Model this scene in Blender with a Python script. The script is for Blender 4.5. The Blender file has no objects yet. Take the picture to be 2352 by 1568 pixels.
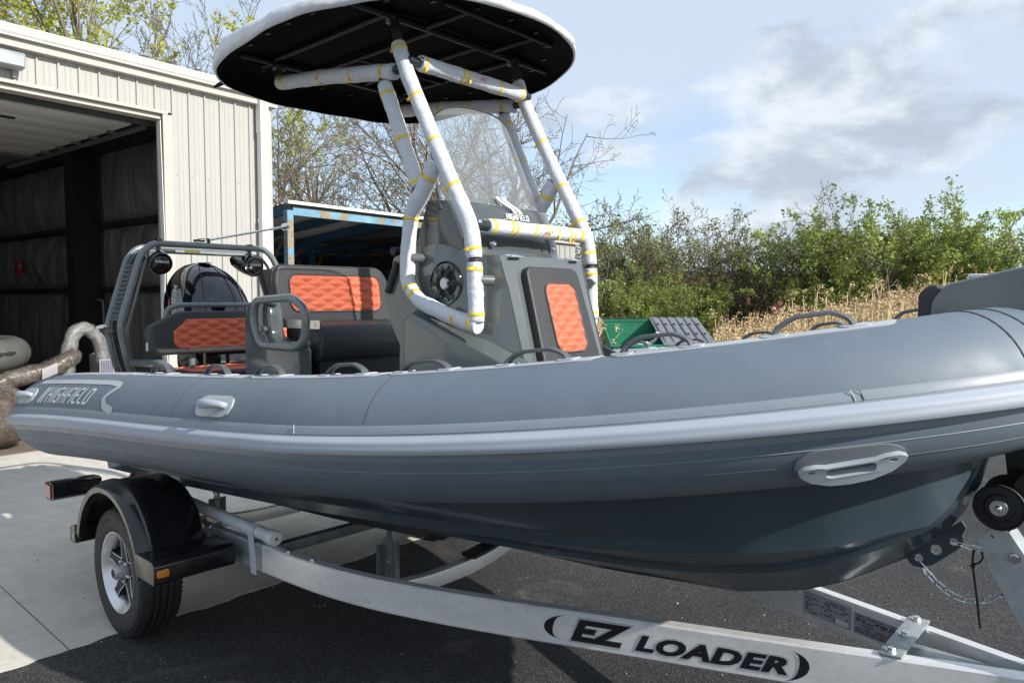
import bpy, bmesh, math, random
import numpy as np
from mathutils import Vector, Matrix
from mathutils.geometry import tessellate_polygon

R = math.radians
scn = bpy.context.scene
COL = scn.collection

# ------------------------------------------------------------------ camera
CAMZ = 1.72
cam_d = bpy.data.cameras.new('camera')
cam_d.sensor_width = 36.0
cam_d.lens = 36.0 * 1700.0 / 2352.0
cam_d.clip_start = 0.05
cam_d.clip_end = 2000.0
cam = bpy.data.objects.new('camera', cam_d)
COL.objects.link(cam)
cam.location = (0, 0, CAMZ)
cam.rotation_euler = (R(90) - math.atan(96 / 1700.0), 0, 0)
scn.camera = cam

# ------------------------------------------------------------------ boat frame, sun direction
BOAT_O = (-1.24780, 4.55713, 0.0)
BOAT_A = R(-42.0)
FX, FY = math.cos(BOAT_A), math.sin(BOAT_A)          # forward
PX, PY = -math.sin(BOAT_A), math.cos(BOAT_A)         # port
SUN_EL = R(31.0)
_sl = Vector((FX + 0.17 * PX, FY + 0.17 * PY, 0)).normalized()
SUN_AZ = math.atan2(_sl.x, _sl.y)

# ------------------------------------------------------------------ world
world = bpy.data.worlds.new('World')
scn.world = world
world.use_nodes = True
wn = world.node_tree
for n in list(wn.nodes):
    wn.nodes.remove(n)
def WN(t, **k):
    n = wn.nodes.new(t)
    for a, b in k.items():
        setattr(n, a, b)
    return n
w_out = WN('ShaderNodeOutputWorld')
w_bg = WN('ShaderNodeBackground')
w_bg.inputs[1].default_value = 0.148
sky = WN('ShaderNodeTexSky', sky_type='NISHITA')
sky.sun_disc = False
sky.sun_elevation = SUN_EL
sky.sun_rotation = SUN_AZ
sky.altitude = 200
sky.air_density = 1.0
sky.dust_density = 0.6
sky.ozone_density = 2.0
tc = WN('ShaderNodeTexCoord')
sep = WN('ShaderNodeSeparateXYZ')
wn.links.new(tc.outputs['Generated'], sep.inputs[0])
def wmath(op, a, b=None):
    n = WN('ShaderNodeMath', operation=op)
    for i, v in enumerate((a, b)):
        if v is None:
            continue
        if isinstance(v, (int, float)):
            n.inputs[i].default_value = v
        else:
            wn.links.new(v, n.inputs[i])
    return n.outputs[0]
zz = wmath('ADD', wmath('ABSOLUTE', sep.outputs[2]), 0.16)
px_ = wmath('DIVIDE', sep.outputs[0], zz)
py_ = wmath('DIVIDE', sep.outputs[1], zz)
comb = WN('ShaderNodeCombineXYZ')
wn.links.new(px_, comb.inputs[0]); wn.links.new(py_, comb.inputs[1])
comb.inputs[2].default_value = 3.7
def wnoise(scale, det, rough, off=(0, 0, 0), stretch=(1, 1, 1), dist=0.0, src=None):
    m = WN('ShaderNodeMapping')
    m.inputs['Location'].default_value = off
    m.inputs['Scale'].default_value = stretch
    wn.links.new(src or comb.outputs[0], m.inputs['Vector'])
    n = WN('ShaderNodeTexNoise')
    n.inputs['Scale'].default_value = scale
    n.inputs['Detail'].default_value = det
    n.inputs['Roughness'].default_value = rough
    n.inputs['Distortion'].default_value = dist
    wn.links.new(m.outputs[0], n.inputs['Vector'])
    return n.outputs['Fac']
def wramp(src, stops):
    n = WN('ShaderNodeValToRGB')
    el = n.color_ramp.elements
    while len(el) < len(stops):
        el.new(0.5)
    for e, (p, c) in zip(el, stops):
        e.position = p
        e.color = (c[0], c[1], c[2], 1) if not isinstance(c, (int, float)) else (c, c, c, 1)
    n.color_ramp.interpolation = 'EASE'
    wn.links.new(src, n.inputs[0])
    return n.outputs[0]
def wmix(f, a, b):
    n = WN('ShaderNodeMix', data_type='RGBA')
    wn.links.new(f, n.inputs[0])
    for i, v in ((6, a), (7, b)):
        if isinstance(v, tuple):
            n.inputs[i].default_value = (*v, 1)
        else:
            wn.links.new(v, n.inputs[i])
    return n.outputs[2]
OFFX, OFFZ = 1.6, 0.9
veil = wramp(wnoise(0.55, 5, 0.55, (2.0, 7.3, 0), (1.0, 0.75, 1), 0.4), [(0.32, 0.22), (0.60, 0.88)])
puff = wramp(wnoise(3.4, 9, 0.55, (OFFX, 1.7, OFFZ), (1.0, 1.0, 2.1), 0.15, tc.outputs['Generated']), [(0.515, 0.0), (0.605, 0.82)])
shade = wramp(wnoise(4.6, 8, 0.6, (OFFX + 0.05, 1.7, OFFZ - 0.18), (1.0, 1.0, 2.1), 0.2, tc.outputs['Generated']), [(0.40, (4.1, 4.35, 4.7)), (0.60, (2.3, 2.6, 3.05))])
c1 = wmix(veil, sky.outputs[0], (3.1, 3.6, 4.25))
c2 = wmix(puff, c1, shade)
wn.links.new(c2, w_bg.inputs[0])
wn.links.new(w_bg.outputs[0], w_out.inputs[0])

# ------------------------------------------------------------------ sun
sun_d = bpy.data.lights.new('sun', 'SUN')
sun_d.energy = 4.2
sun_d.angle = R(0.6)
sun_d.color = (1.0, 0.955, 0.88)
sun = bpy.data.objects.new('sun', sun_d)
COL.objects.link(sun)
_L = Vector((_sl.x * math.cos(SUN_EL), _sl.y * math.cos(SUN_EL), math.sin(SUN_EL)))
sun.rotation_euler = _L.to_track_quat('Z', 'Y').to_euler()
sun.location = (6, -4, 12)

# ------------------------------------------------------------------ exposure
scn.view_settings.view_transform = 'Standard'
scn.view_settings.look = 'None'
scn.view_settings.exposure = 0.58
scn.view_settings.gamma = 1.0
scn.view_settings.use_curve_mapping = False

# ================================================================== helpers
def add_obj(name, data, parent=None, loc=None, rotz=None):
    o = bpy.data.objects.new(name, data)
    COL.objects.link(o)
    if parent is not None:
        o.parent = parent
    if loc is not None:
        o.location = loc
    if rotz is not None:
        o.rotation_euler = (0, 0, rotz)
    return o
def thing(name, label, cat, loc=(0, 0, 0), rotz=0.0, group=None):
    o = add_obj(name, None, None, loc, rotz)
    o.empty_display_size = 0.2
    return tag(o, label, cat, group)
def tag(o, label=None, cat=None, group=None, kind=None):
    if label: o['label'] = label
    if cat: o['category'] = cat
    if group: o['group'] = group
    if kind: o['kind'] = kind
    return o
def mesh_of(name, geo, mat, smooth=None, bevel=0.0, bseg=2, fix=True):
    """geo: (verts, faces) or list of such; smooth: angle in degrees or None"""
    if isinstance(geo, tuple):
        geo = [geo]
    V, F = [], []
    for v, f in geo:
        o = len(V)
        V.extend([tuple(q) for q in v])
        F.extend([tuple(i + o for i in q) for q in f])
    me = bpy.data.meshes.new(name)
    me.from_pydata(V, [], F)
    if fix or bevel > 0:
        bm = bmesh.new(); bm.from_mesh(me)
        if fix:
            bmesh.ops.recalc_face_normals(bm, faces=bm.faces)
        if bevel > 0:
            es = [e for e in bm.edges if len(e.link_faces) == 2 and e.calc_face_angle(0) > R(28)]
            bmesh.ops.bevel(bm, geom=es, offset=bevel, segments=bseg, profile=0.6, affect='EDGES', clamp_overlap=True)
        bm.to_mesh(me); bm.free()
    if mat is not None:
        for m in (mat if isinstance(mat, (list, tuple)) else [mat]):
            me.materials.append(m)
    if smooth is not None:
        me.polygons.foreach_set('use_smooth', [True] * len(me.polygons))
        if smooth < 180:
            me.set_sharp_from_angle(angle=R(smooth))
    me.update()
    return me
def part(name, geo, mat, parent, smooth=None, bevel=0.0, bseg=2, label=None, kind=None, fix=True):
    o = add_obj(name, mesh_of(name, geo, mat, smooth, bevel, bseg, fix), parent)
    if label: o['label'] = label
    if kind: o['kind'] = kind
    return o
def many(name, geos, mat, parent, **k):
    """one object for each piece"""
    return [part(name, g, mat, parent, **k) for g in geos]
def copy_tree(o, parent=None):
    c = o.copy()
    COL.objects.link(c)
    c.parent = parent
    for ch in list(o.children):
        copy_tree(ch, c)
    return c

from mathutils import noise as mnoise
def lumpy(geo, amp, fr, seed):
    out = []
    off = Vector((seed * 7.3, seed * 3.1, seed * 1.7))
    for v in geo[0]:
        v = Vector(v)
        d = mnoise.noise_vector(v * fr * 0.5 + off) + mnoise.noise_vector(v * fr * 1.6 + off) * 0.6
        rdg = 1 - abs(mnoise.noise(v * fr * 0.9 + off)) * 2
        out.append(v + d * amp + Vector((0, 0, 1)) * amp * 0.5 * rdg)
    return out, geo[1]

def box(c, s, rot=None):
    hx, hy, hz = s[0] / 2, s[1] / 2, s[2] / 2
    v = [Vector((x, y, z)) for x in (-hx, hx) for y in (-hy, hy) for z in (-hz, hz)]
    if rot is not None:
        M = rot if isinstance(rot, Matrix) else Matrix.Rotation(rot, 3, 'Z')
        v = [M @ q for q in v]
    v = [tuple(q + Vector(c)) for q in v]
    return v, [(0, 1, 3, 2), (4, 6, 7, 5), (0, 4, 5, 1), (2, 3, 7, 6), (0, 2, 6, 4), (1, 5, 7, 3)]
def b6(x0, x1, y0, y1, z0, z1):
    return box(((x0 + x1) / 2, (y0 + y1) / 2, (z0 + z1) / 2), (x1 - x0, y1 - y0, z1 - z0))
def prism(poly, a, b, plane='xz', holes=()):
    """polygon in a plane extruded from a to b along the remaining axis"""
    def m(p, t):
        if plane == 'xz': return (p[0], t, p[1])
        if plane == 'xy': return (p[0], p[1], t)
        return (t, p[0], p[1])
    loops = [list(poly)] + [list(h) for h in holes]
    V, F = [], []
    flat = [p for l in loops for p in l]
    n = len(flat)
    for t in (a, b):
        V += [m(p, t) for p in flat]
    if holes:
        tris = tessellate_polygon([[Vector((p[0], p[1], 0)) for p in l] for l in loops])
        F += [tuple(t) for t in tris] + [tuple(i + n for i in reversed(t)) for t in tris]
    else:
        F += [tuple(range(n)), tuple(range(2 * n - 1, n - 1, -1))]
    o = 0
    for l in loops:
        k = len(l)
        for i in range(k):
            j = (i + 1) % k
            F.append((o + i, o + j, o + j + n, o + i + n))
        o += k
    return V, F
def circ(cx, cy, r, n=16, sx=1.0):
    return [(cx + r * sx * math.cos(2 * math.pi * i / n), cy + r * math.sin(2 * math.pi * i / n)) for i in range(n)]
def rrect(x0, x1, y0, y1, r, n=5):
    out = []
    for cx, cy, a in ((x1 - r, y1 - r, 0), (x0 + r, y1 - r, 90), (x0 + r, y0 + r, 180), (x1 - r, y0 + r, 270)):
        for i in range(n + 1):
            t = R(a + 90 * i / n)
            out.append((cx + r * math.cos(t), cy + r * math.sin(t)))
    return out
def fillet(pts, r, n=5, closed=False):
    P = [Vector(p) for p in pts]
    out = []
    N = len(P)
    for i in range(N):
        if not closed and i in (0, N - 1):
            out.append(P[i]); continue
        a, b, c = P[i - 1], P[i], P[(i + 1) % N]
        rr = r[i] if isinstance(r, (list, tuple)) else r
        d1, d2 = (a - b), (c - b)
        k = min(rr, d1.length * 0.45, d2.length * 0.45)
        p1, p2 = b + d1.normalized() * k, b + d2.normalized() * k
        for j in range(n + 1):
            t = j / n
            out.append(p1 * (1 - t) ** 2 + b * 2 * t * (1 - t) + p2 * t * t)
    return out
def resample(pts, n):
    P = [Vector(p) for p in pts]
    d = [0]
    for i in range(1, len(P)):
        d.append(d[-1] + (P[i] - P[i - 1]).length)
    out, k = [], 0
    for i in range(n):
        t = d[-1] * i / (n - 1)
        while k < len(P) - 2 and d[k + 1] < t:
            k += 1
        L = d[k + 1] - d[k]
        out.append(P[k].lerp(P[k + 1], 0 if L == 0 else (t - d[k]) / L))
    return out
def frames(P, closed=False, upv=None):
    n = len(P)
    T = []
    for i in range(n):
        a = P[i - 1] if (i > 0 or closed) else P[i]
        b = P[(i + 1) % n] if (i < n - 1 or closed) else P[i]
        t = (b - a)
        T.append(t.normalized() if t.length > 1e-9 else Vector((0, 0, 1)))
    if upv is None:
        upv = Vector((0, 0, 1)) if abs(T[0].z) < 0.9 else Vector((1, 0, 0))
    N0 = (upv - T[0] * upv.dot(T[0])).normalized()
    out = []
    for i in range(n):
        if i > 0:
            q = T[i - 1].rotation_difference(T[i])
            N0 = q @ N0
            N0 = (N0 - T[i] * N0.dot(T[i])).normalized()
        out.append((T[i], N0, T[i].cross(N0)))
    return out
def tube(pts, r, n=12, caps=True, closed=False, upv=None, sect=None):
    """r: float, list or function of fraction. sect: list of 2D section points overriding the circle"""
    P = [Vector(p) for p in pts]
    FR = frames(P, closed, upv)
    V, F = [], []
    m = len(sect) if sect else n
    for i, p in enumerate(P):
        rr = r(i / max(1, len(P) - 1)) if callable(r) else (r[i] if isinstance(r, (list, tuple)) else r)
        T, A, B = FR[i]
        for j in range(m):
            if sect:
                a, b = sect[j]
                V.append(p + A * a + B * b)
            else:
                t = 2 * math.pi * j / m
                V.append(p + (A * math.cos(t) + B * math.sin(t)) * rr)
    k = len(P)
    for i in range(k if closed else k - 1):
        i2 = (i + 1) % k
        for j in range(m):
            j2 = (j + 1) % m
            F.append((i * m + j, i * m + j2, i2 * m + j2, i2 * m + j))
    if caps and not closed:
        F.append(tuple(range(m - 1, -1, -1)))
        F.append(tuple((k - 1) * m + j for j in range(m)))
    return V, F
def cyl(p0, p1, r, n=14, r1=None):
    return tube([p0, p1], [r, r if r1 is None else r1], n)
def lathe(prof, c, axis=(0, 1, 0), n=32, closed=False):
    """prof: list of (radius, along)"""
    ax = Vector(axis).normalized()
    u = Vector((0, 0, 1)) if abs(ax.z) < 0.9 else Vector((1, 0, 0))
    u = (u - ax * u.dot(ax)).normalized()
    w = ax.cross(u)
    C = Vector(c)
    V, F = [], []
    k = len(prof)
    for i in range(n):
        t = 2 * math.pi * i / n
        d = u * math.cos(t) + w * math.sin(t)
        for r_, h in prof:
            V.append(C + d * r_ + ax * h)
    for i in range(n):
        i2 = (i + 1) % n
        for j in range(k if closed else k - 1):
            j2 = (j + 1) % k
            F.append((i * k + j, i2 * k + j, i2 * k + j2, i * k + j2))
    return V, F
def grid(fn, nu, nv, wrapu=False):
    V = [fn(i / (nu if wrapu else nu - 1), j / (nv - 1)) for i in range(nu) for j in range(nv)]
    F = []
    for i in range(nu if wrapu else nu - 1):
        i2 = (i + 1) % nu
        for j in range(nv - 1):
            F.append((i * nv + j, i2 * nv + j, i2 * nv + j + 1, i * nv + j + 1))
    return V, F
def xf(geo, fn):
    return [fn(Vector(v)) for v in geo[0]], geo[1]
def hexbolt(c, axis, r=0.009, h=0.007):
    ax = Vector(axis).normalized()
    c = Vector(c)
    return [cyl(c, c + ax * h * 0.35, r * 1.5, 14), tube([c + ax * h * 0.3, c + ax * h * 1.4], r, 6)]
def textgeo(s, size=1.0, shear=0.0, bold=0.0, sx=1.0, space=1.0):
    cu = bpy.data.curves.new('txt', 'FONT')
    cu.body = s
    cu.size = size
    cu.shear = shear
    cu.offset = bold
    cu.space_character = space
    cu.resolution_u = 3
    o = bpy.data.objects.new('txt', cu)
    COL.objects.link(o)
    dg = bpy.context.evaluated_depsgraph_get()
    me = bpy.data.meshes.new_from_object(o.evaluated_get(dg))
    V = [(v.co.x * sx, v.co.y, 0.0) for v in me.vertices]
    F = [tuple(p.vertices) for p in me.polygons]
    bpy.data.objects.remove(o); bpy.data.curves.remove(cu); bpy.data.meshes.remove(me)
    return V, F
def stroke(pts, w, sub=0.09):
    """flat mitred ribbon in 2D"""
    P0 = [Vector((p[0], p[1])) for p in pts]
    P = [P0[0]]
    for a, b in zip(P0, P0[1:]):
        k = max(1, int((b - a).length / sub))
        P += [a.lerp(b, (i + 1) / k) for i in range(k)]
    V, F = [], []
    for i, p in enumerate(P):
        if i == 0: d = (P[1] - P[0]).normalized(); m = Vector((-d.y, d.x)); k = 1
        elif i == len(P) - 1: d = (P[-1] - P[-2]).normalized(); m = Vector((-d.y, d.x)); k = 1
        else:
            d1 = (p - P[i - 1]).normalized(); d2 = (P[i + 1] - p).normalized()
            n1, n2 = Vector((-d1.y, d1.x)), Vector((-d2.y, d2.x))
            m = (n1 + n2).normalized(); k = 1 / max(0.5, m.dot(n1))
        V.append((p.x + m.x * k * w / 2, p.y + m.y * k * w / 2, 0)); V.append((p.x - m.x * k * w / 2, p.y - m.y * k * w / 2, 0))
    for i in range(len(P) - 1):
        F.append((2 * i, 2 * i + 1, 2 * i + 3, 2 * i + 2))
    return V, F
LET = {
 'H': (0.56, [[(0.07, 0), (0.07, 1)], [(0.49, 0), (0.49, 1)], [(0.142, .5), (0.418, .5)]]),
 'I': (0.14, [[(0.07, 0), (0.07, 1)]]),
 'G': (0.56, [[(0.5, .93), (0.17, .93), (0.07, .82), (0.07, .18), (0.17, .07), (0.49, .07), (0.49, .5), (0.28, .5)]]),
 'F': (0.5, [[(0.07, 0), (0.07, .82), (0.17, .93), (0.5, .93)], [(0.142, .48), (0.42, .48)]]),
 'E': (0.52, [[(0.52, .93), (0.17, .93), (0.07, .82), (0.07, .18), (0.17, .07), (0.52, .07)], [(0.142, .5), (0.46, .5)]]),
 'L': (0.48, [[(0.07, 1), (0.07, .18), (0.17, .07), (0.48, .07)]]),
 'D': (0.56, [[(0.0, .07), (0.4, .07), (0.49, .18), (0.49, .82), (0.4, .93), (0.0, .93)], [(0.07, .142), (0.07, .858)]]),
}
def word_highfield(shear=0.25):
    """unit-height lettering as 2D geometry list; returns geos and width"""
    out, x = [], 0.0
    for ch in 'HIGHFIELD':
        w, ss = LET[ch]
        for s_ in ss:
            v, f = stroke([(px + x, py) for px, py in s_], 0.14)
            out.append(([(a + shear * b, b, 0) for a, b, _ in v], f))
        x += w + 0.13
    return out, x - 0.13
def chevrons(shear=0.25):
    """the two bent bars of the mark, unit height"""
    out = []
    for k in (0, 1):
        x = 0.26 * k
        pts = [(x, 1.0), (x + 0.17, 1.0), (x + 0.20, 0.45), (x + 0.2, 0.0), (x + 0.03, 0.0), (x + 0.03, 0.45)]
        out.append(([(a + shear * b, b, 0) for a, b in pts], [(0, 1, 2, 5), (5, 2, 3, 4)]))
        v, f = out.pop()
        vv = []
        for t in [i / 10 for i in range(11)]:
            b = 1.0 - t; l = x + (0.03 * min(1, t / 0.55)); r_ = l + 0.17
            vv += [(l + shear * b, b, 0), (r_ + shear * b, b, 0)]
        out.append((vv, [(2 * i, 2 * i + 1, 2 * i + 3, 2 * i + 2) for i in range(10)]))
    return out
# ================================================================== materials
def new_mat(name):
    m = bpy.data.materials.new(name)
    m.use_nodes = True
    return m, m.node_tree, m.node_tree.nodes['Principled BSDF']
def ND(nt, t, **k):
    n = nt.nodes.new(t)
    for a, b in k.items():
        setattr(n, a, b)
    return n
def ramp(nt, src, stops, interp='LINEAR'):
    n = ND(nt, 'ShaderNodeValToRGB')
    el = n.color_ramp.elements
    while len(el) < len(stops):
        el.new(0.5)
    for e, (p, c) in zip(el, stops):
        e.position = p
        e.color = (*c, 1) if not isinstance(c, (int, float)) else (c, c, c, 1)
    n.color_ramp.interpolation = interp
    nt.links.new(src, n.inputs[0])
    return n.outputs[0]
def noise(nt, scale, det=4, rough=0.55, coord='Object', stretch=(1, 1, 1), dist=0.0):
    tcn = ND(nt, 'ShaderNodeTexCoord')
    mp = ND(nt, 'ShaderNodeMapping')
    mp.inputs['Scale'].default_value = stretch
    nt.links.new(tcn.outputs[coord], mp.inputs['Vector'])
    n = ND(nt, 'ShaderNodeTexNoise')
    n.inputs['Scale'].default_value = scale
    n.inputs['Detail'].default_value = det
    n.inputs['Roughness'].default_value = rough
    n.inputs['Distortion'].default_value = dist
    nt.links.new(mp.outputs[0], n.inputs['Vector'])
    return n.outputs['Fac']
def bump(nt, bs, src, strength=0.2, dist=0.01):
    b = ND(nt, 'ShaderNodeBump')
    b.inputs['Strength'].default_value = strength
    b.inputs['Distance'].default_value = dist
    nt.links.new(src, b.inputs['Height'])
    nt.links.new(b.outputs[0], bs.inputs['Normal'])
    return b
def simple(name, col, rough=0.5, metal=0.0, coat=0.0, var=0.12, vscale=6.0, bscale=0, bstr=0.1, bdist=0.003, rvar=0.08, stretch=(1, 1, 1), spec=0.5, sheen=0.0):
    m, nt, bs = new_mat(name)
    c0 = tuple(max(0, c * (1 - var)) for c in col); c1 = tuple(min(1, c * (1 + var)) for c in col)
    f = noise(nt, vscale, 5, 0.6, stretch=stretch)
    nt.links.new(ramp(nt, f, [(0.3, c0), (0.7, c1)]), bs.inputs['Base Color'])
    nt.links.new(ramp(nt, noise(nt, vscale * 2.3, 4, 0.6, stretch=stretch), [(0.3, max(0.02, rough - rvar)), (0.7, min(1, rough + rvar))]), bs.inputs['Roughness'])
    bs.inputs['Metallic'].default_value = metal
    bs.inputs['Coat Weight'].default_value = coat
    bs.inputs['Coat Roughness'].default_value = 0.06
    bs.inputs['Specular IOR Level'].default_value = spec
    if sheen:
        bs.inputs['Sheen Weight'].default_value = sheen
    if bscale:
        bump(nt, bs, noise(nt, bscale, 3, 0.6, stretch=stretch), bstr, bdist)
    return m

M = {}
M['tube'] = simple('tube_fabric_grey', (0.125, 0.158, 0.194), 0.60, var=0.07, vscale=3.5, bscale=7, bstr=0.10, bdist=0.006)
M['pad'] = simple('pad_light_grey', (0.40, 0.425, 0.45), 0.45, var=0.05, vscale=5, bscale=600, bstr=0.08, bdist=0.0006)
M['band'] = simple('rubbing_band_grey', (0.215, 0.245, 0.285), 0.45, var=0.05, vscale=4, bscale=500, bstr=0.06, bdist=0.0005)
M['strake'] = simple('rub_strake_pale', (0.335, 0.370, 0.425), 0.60, var=0.05, vscale=5, stretch=(0.4, 1, 3), bscale=60, bstr=0.05, bdist=0.001)
M['seam'] = simple('seam_dark', (0.07, 0.08, 0.09), 0.5)
M['letter'] = simple('lettering_pale', (0.56, 0.58, 0.60), 0.5, var=0.04)
M['gel'] = simple('gelcoat_grey', (0.105, 0.120, 0.120), 0.16, coat=0.6, var=0.05, vscale=2.0, rvar=0.04)
M['hullp'] = simple('hull_paint_grey', (0.040, 0.060, 0.074), 0.22, coat=0.35, var=0.10, vscale=3.0, rvar=0.06, bscale=3.0, bstr=0.16, bdist=0.02)
M['metalgrey'] = simple('powder_coat_grey', (0.15, 0.172, 0.178), 0.26, coat=0.3, var=0.04, vscale=5)
M['darktube'] = simple('dark_green_grey_tube', (0.032, 0.040, 0.042), 0.3, var=0.1)
M['rubber'] = simple('black_rubber', (0.013, 0.013, 0.014), 0.62, var=0.25, vscale=9, bscale=80, bstr=0.12, bdist=0.001)
M['tyre'] = simple('tyre_rubber', (0.018, 0.018, 0.019), 0.66, var=0.25, vscale=14, bscale=120, bstr=0.12, bdist=0.001)
M['plastic'] = simple('black_plastic', (0.010, 0.010, 0.012), 0.24, coat=0.2, var=0.2, vscale=8, bscale=25, bstr=0.08, bdist=0.002)
M['gloss'] = simple('gloss_black', (0.006, 0.006, 0.010), 0.07, coat=0.8, var=0.2, rvar=0.03)
M['chrome'] = simple('polished_steel', (0.82, 0.82, 0.83), 0.10, metal=1.0, var=0.04, rvar=0.05)
M['steel'] = simple('bright_steel', (0.62, 0.63, 0.64), 0.25, metal=1.0, var=0.08)
M['foam'] = simple('white_packing_foam', (0.58, 0.60, 0.64), 0.8, var=0.08, vscale=60, bscale=55, bstr=0.55, bdist=0.006, rvar=0.1)
M['tape'] = simple('yellow_tape', (0.78, 0.56, 0.07), 0.42, var=0.10, vscale=60, bscale=150, bstr=0.25, bdist=0.001)
M['ducttape'] = simple('grey_duct_tape', (0.55, 0.58, 0.62), 0.4, var=0.06, vscale=40, bscale=120, bstr=0.3, bdist=0.001)
M['pvc'] = simple('white_pvc', (0.66, 0.68, 0.67), 0.35, var=0.05, vscale=8)
M['white'] = simple('white_paint', (0.72, 0.72, 0.70), 0.35, var=0.05, vscale=3)
M['canvasw'] = simple('canopy_white_vinyl', (0.62, 0.63, 0.65), 0.4, var=0.06, vscale=5, bscale=7, bstr=0.5, bdist=0.02)
M['canvasb'] = simple('canopy_black_lining', (0.0035, 0.0035, 0.004), 0.9, spec=0.08, var=0.3, vscale=20, bscale=12, bstr=0.4, bdist=0.01)
M['vinyl'] = simple('charcoal_vinyl', (0.030, 0.030, 0.032), 0.5, var=0.12, vscale=14, bscale=700, bstr=0.3, bdist=0.0006)
M['orange'] = simple('orange_upholstery', (0.62, 0.125, 0.055), 0.62, var=0.10, vscale=30, bscale=800, bstr=0.3, bdist=0.0006, sheen=0.15)
M['thread'] = simple('orange_thread', (0.80, 0.30, 0.14), 0.7, var=0.1)
M['amber'] = simple('amber_lens', (0.65, 0.20, 0.01), 0.12, coat=0.6, var=0.15, vscale=60)
M['redlens'] = simple('red_lens', (0.20, 0.05, 0.045), 0.2, coat=0.4)
M['redstrap'] = simple('orange_red_strap', (0.75, 0.06, 0.02), 0.6, var=0.15, vscale=40)
M['decal'] = simple('black_decal', (0.008, 0.009, 0.012), 0.3)
M['silverdecal'] = simple('silver_decal', (0.36, 0.37, 0.37), 0.4)
M['whitedecal'] = simple('white_decal', (0.70, 0.70, 0.69), 0.4)
M['greydecal'] = simple('grey_decal', (0.30, 0.31, 0.32), 0.4)
M['reddecal'] = simple('red_marker_ink', (0.65, 0.10, 0.10), 0.7)
M['stainless'] = simple('satin_stainless', (0.66, 0.64, 0.60), 0.28, metal=1.0, var=0.06)

# brushed aluminium
m, nt, bs = new_mat('mill_aluminium')
f = noise(nt, 3.0, 6, 0.65, stretch=(1.0, 1.0, 3.0))
nt.links.new(ramp(nt, f, [(0.25, (0.72, 0.72, 0.715)), (0.75, (0.95, 0.95, 0.94))]), bs.inputs['Base Color'])
nt.links.new(ramp(nt, noise(nt, 40, 6, 0.75, stretch=(1, 1, 1)), [(0.35, 0.26), (0.72, 0.46)]), bs.inputs['Roughness'])
bs.inputs['Metallic'].default_value = 0.5
M['alu'] = m
# galvanised
m, nt, bs = new_mat('galvanised_steel')
vo = ND(nt, 'ShaderNodeTexVoronoi'); vo.inputs['Scale'].default_value = 38
tcn = ND(nt, 'ShaderNodeTexCoord'); nt.links.new(tcn.outputs['Object'], vo.inputs['Vector'])
nt.links.new(ramp(nt, vo.outputs['Color'], [(0.1, (0.40, 0.43, 0.44)), (0.9, (0.48, 0.51, 0.52))]), bs.inputs['Base Color'])
nt.links.new(ramp(nt, noise(nt, 14, 6, 0.7), [(0.3, 0.34), (0.7, 0.6)]), bs.inputs['Roughness'])
bs.inputs['Metallic'].default_value = 0.6
bump(nt, bs, noise(nt, 60, 4, 0.6), 0.08, 0.002)
M['galv'] = m
M['galvdark'] = simple('weathered_shaded_galvanised', (0.20, 0.215, 0.215), 0.5, metal=0.5, var=0.25, vscale=16)  # darker galvanised; shade on the bunk brackets is put into its colour
# thin clear acrylic
m, nt, bs = new_mat('clear_acrylic')
bs.inputs['Base Color'].default_value = (0.9, 0.92, 0.93, 1); bs.inputs['Roughness'].default_value = 0.02
tr = ND(nt, 'ShaderNodeBsdfTransparent'); tr.inputs[0].default_value = (0.74, 0.78, 0.81, 1)
gl = ND(nt, 'ShaderNodeBsdfGlossy'); gl.inputs['Roughness'].default_value = 0.015; gl.inputs['Color'].default_value = (0.95, 0.97, 1, 1)
lw = ND(nt, 'ShaderNodeFresnel'); lw.inputs[0].default_value = 1.5
mx = ND(nt, 'ShaderNodeMixShader')
bb = ND(nt, 'ShaderNodeBump'); bb.inputs['Strength'].default_value = 0.05; bb.inputs['Distance'].default_value = 0.02
nt.links.new(noise(nt, 5, 2, 0.5), bb.inputs['Height']); nt.links.new(bb.outputs[0], gl.inputs['Normal']); nt.links.new(bb.outputs[0], lw.inputs['Normal'])
df = ND(nt, 'ShaderNodeBsdfDiffuse'); df.inputs[0].default_value = (0.75, 0.78, 0.8, 1)
mh = ND(nt, 'ShaderNodeMixShader'); mh.inputs[0].default_value = 0.14
nt.links.new(tr.outputs[0], mh.inputs[1]); nt.links.new(df.outputs[0], mh.inputs[2])
nt.links.new(lw.outputs[0], mx.inputs[0]); nt.links.new(mh.outputs[0], mx.inputs[1]); nt.links.new(gl.outputs[0], mx.inputs[2])
nt.links.new(mx.outputs[0], nt.nodes['Material Output'].inputs[0])
M['acrylic'] = m
# plastic wrap film
m, nt, bs = new_mat('clear_wrap_film')
tr = ND(nt, 'ShaderNodeBsdfTransparent'); tr.inputs[0].default_value = (0.95, 0.95, 0.94, 1)
bs.inputs['Base Color'].default_value = (0.42, 0.42, 0.41, 1); bs.inputs['Roughness'].default_value = 0.12
bump(nt, bs, noise(nt, 16, 5, 0.7, stretch=(1, 1, 3), dist=1.5), 0.9, 0.03)
mx = ND(nt, 'ShaderNodeMixShader')
nt.links.new(ramp(nt, noise(nt, 12, 4, 0.7, dist=2), [(0.45, 0.05), (0.85, 0.55)]), mx.inputs[0])
nt.links.new(tr.outputs[0], mx.inputs[1]); nt.links.new(bs.outputs[0], mx.inputs[2])
nt.links.new(mx.outputs[0], nt.nodes['Material Output'].inputs[0])
M['film'] = m
M['cardboard'] = simple('brown_cardboard', (0.075, 0.053, 0.040), 0.35, var=0.25, vscale=5, bscale=10, bstr=0.5, bdist=0.03, rvar=0.15)
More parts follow.
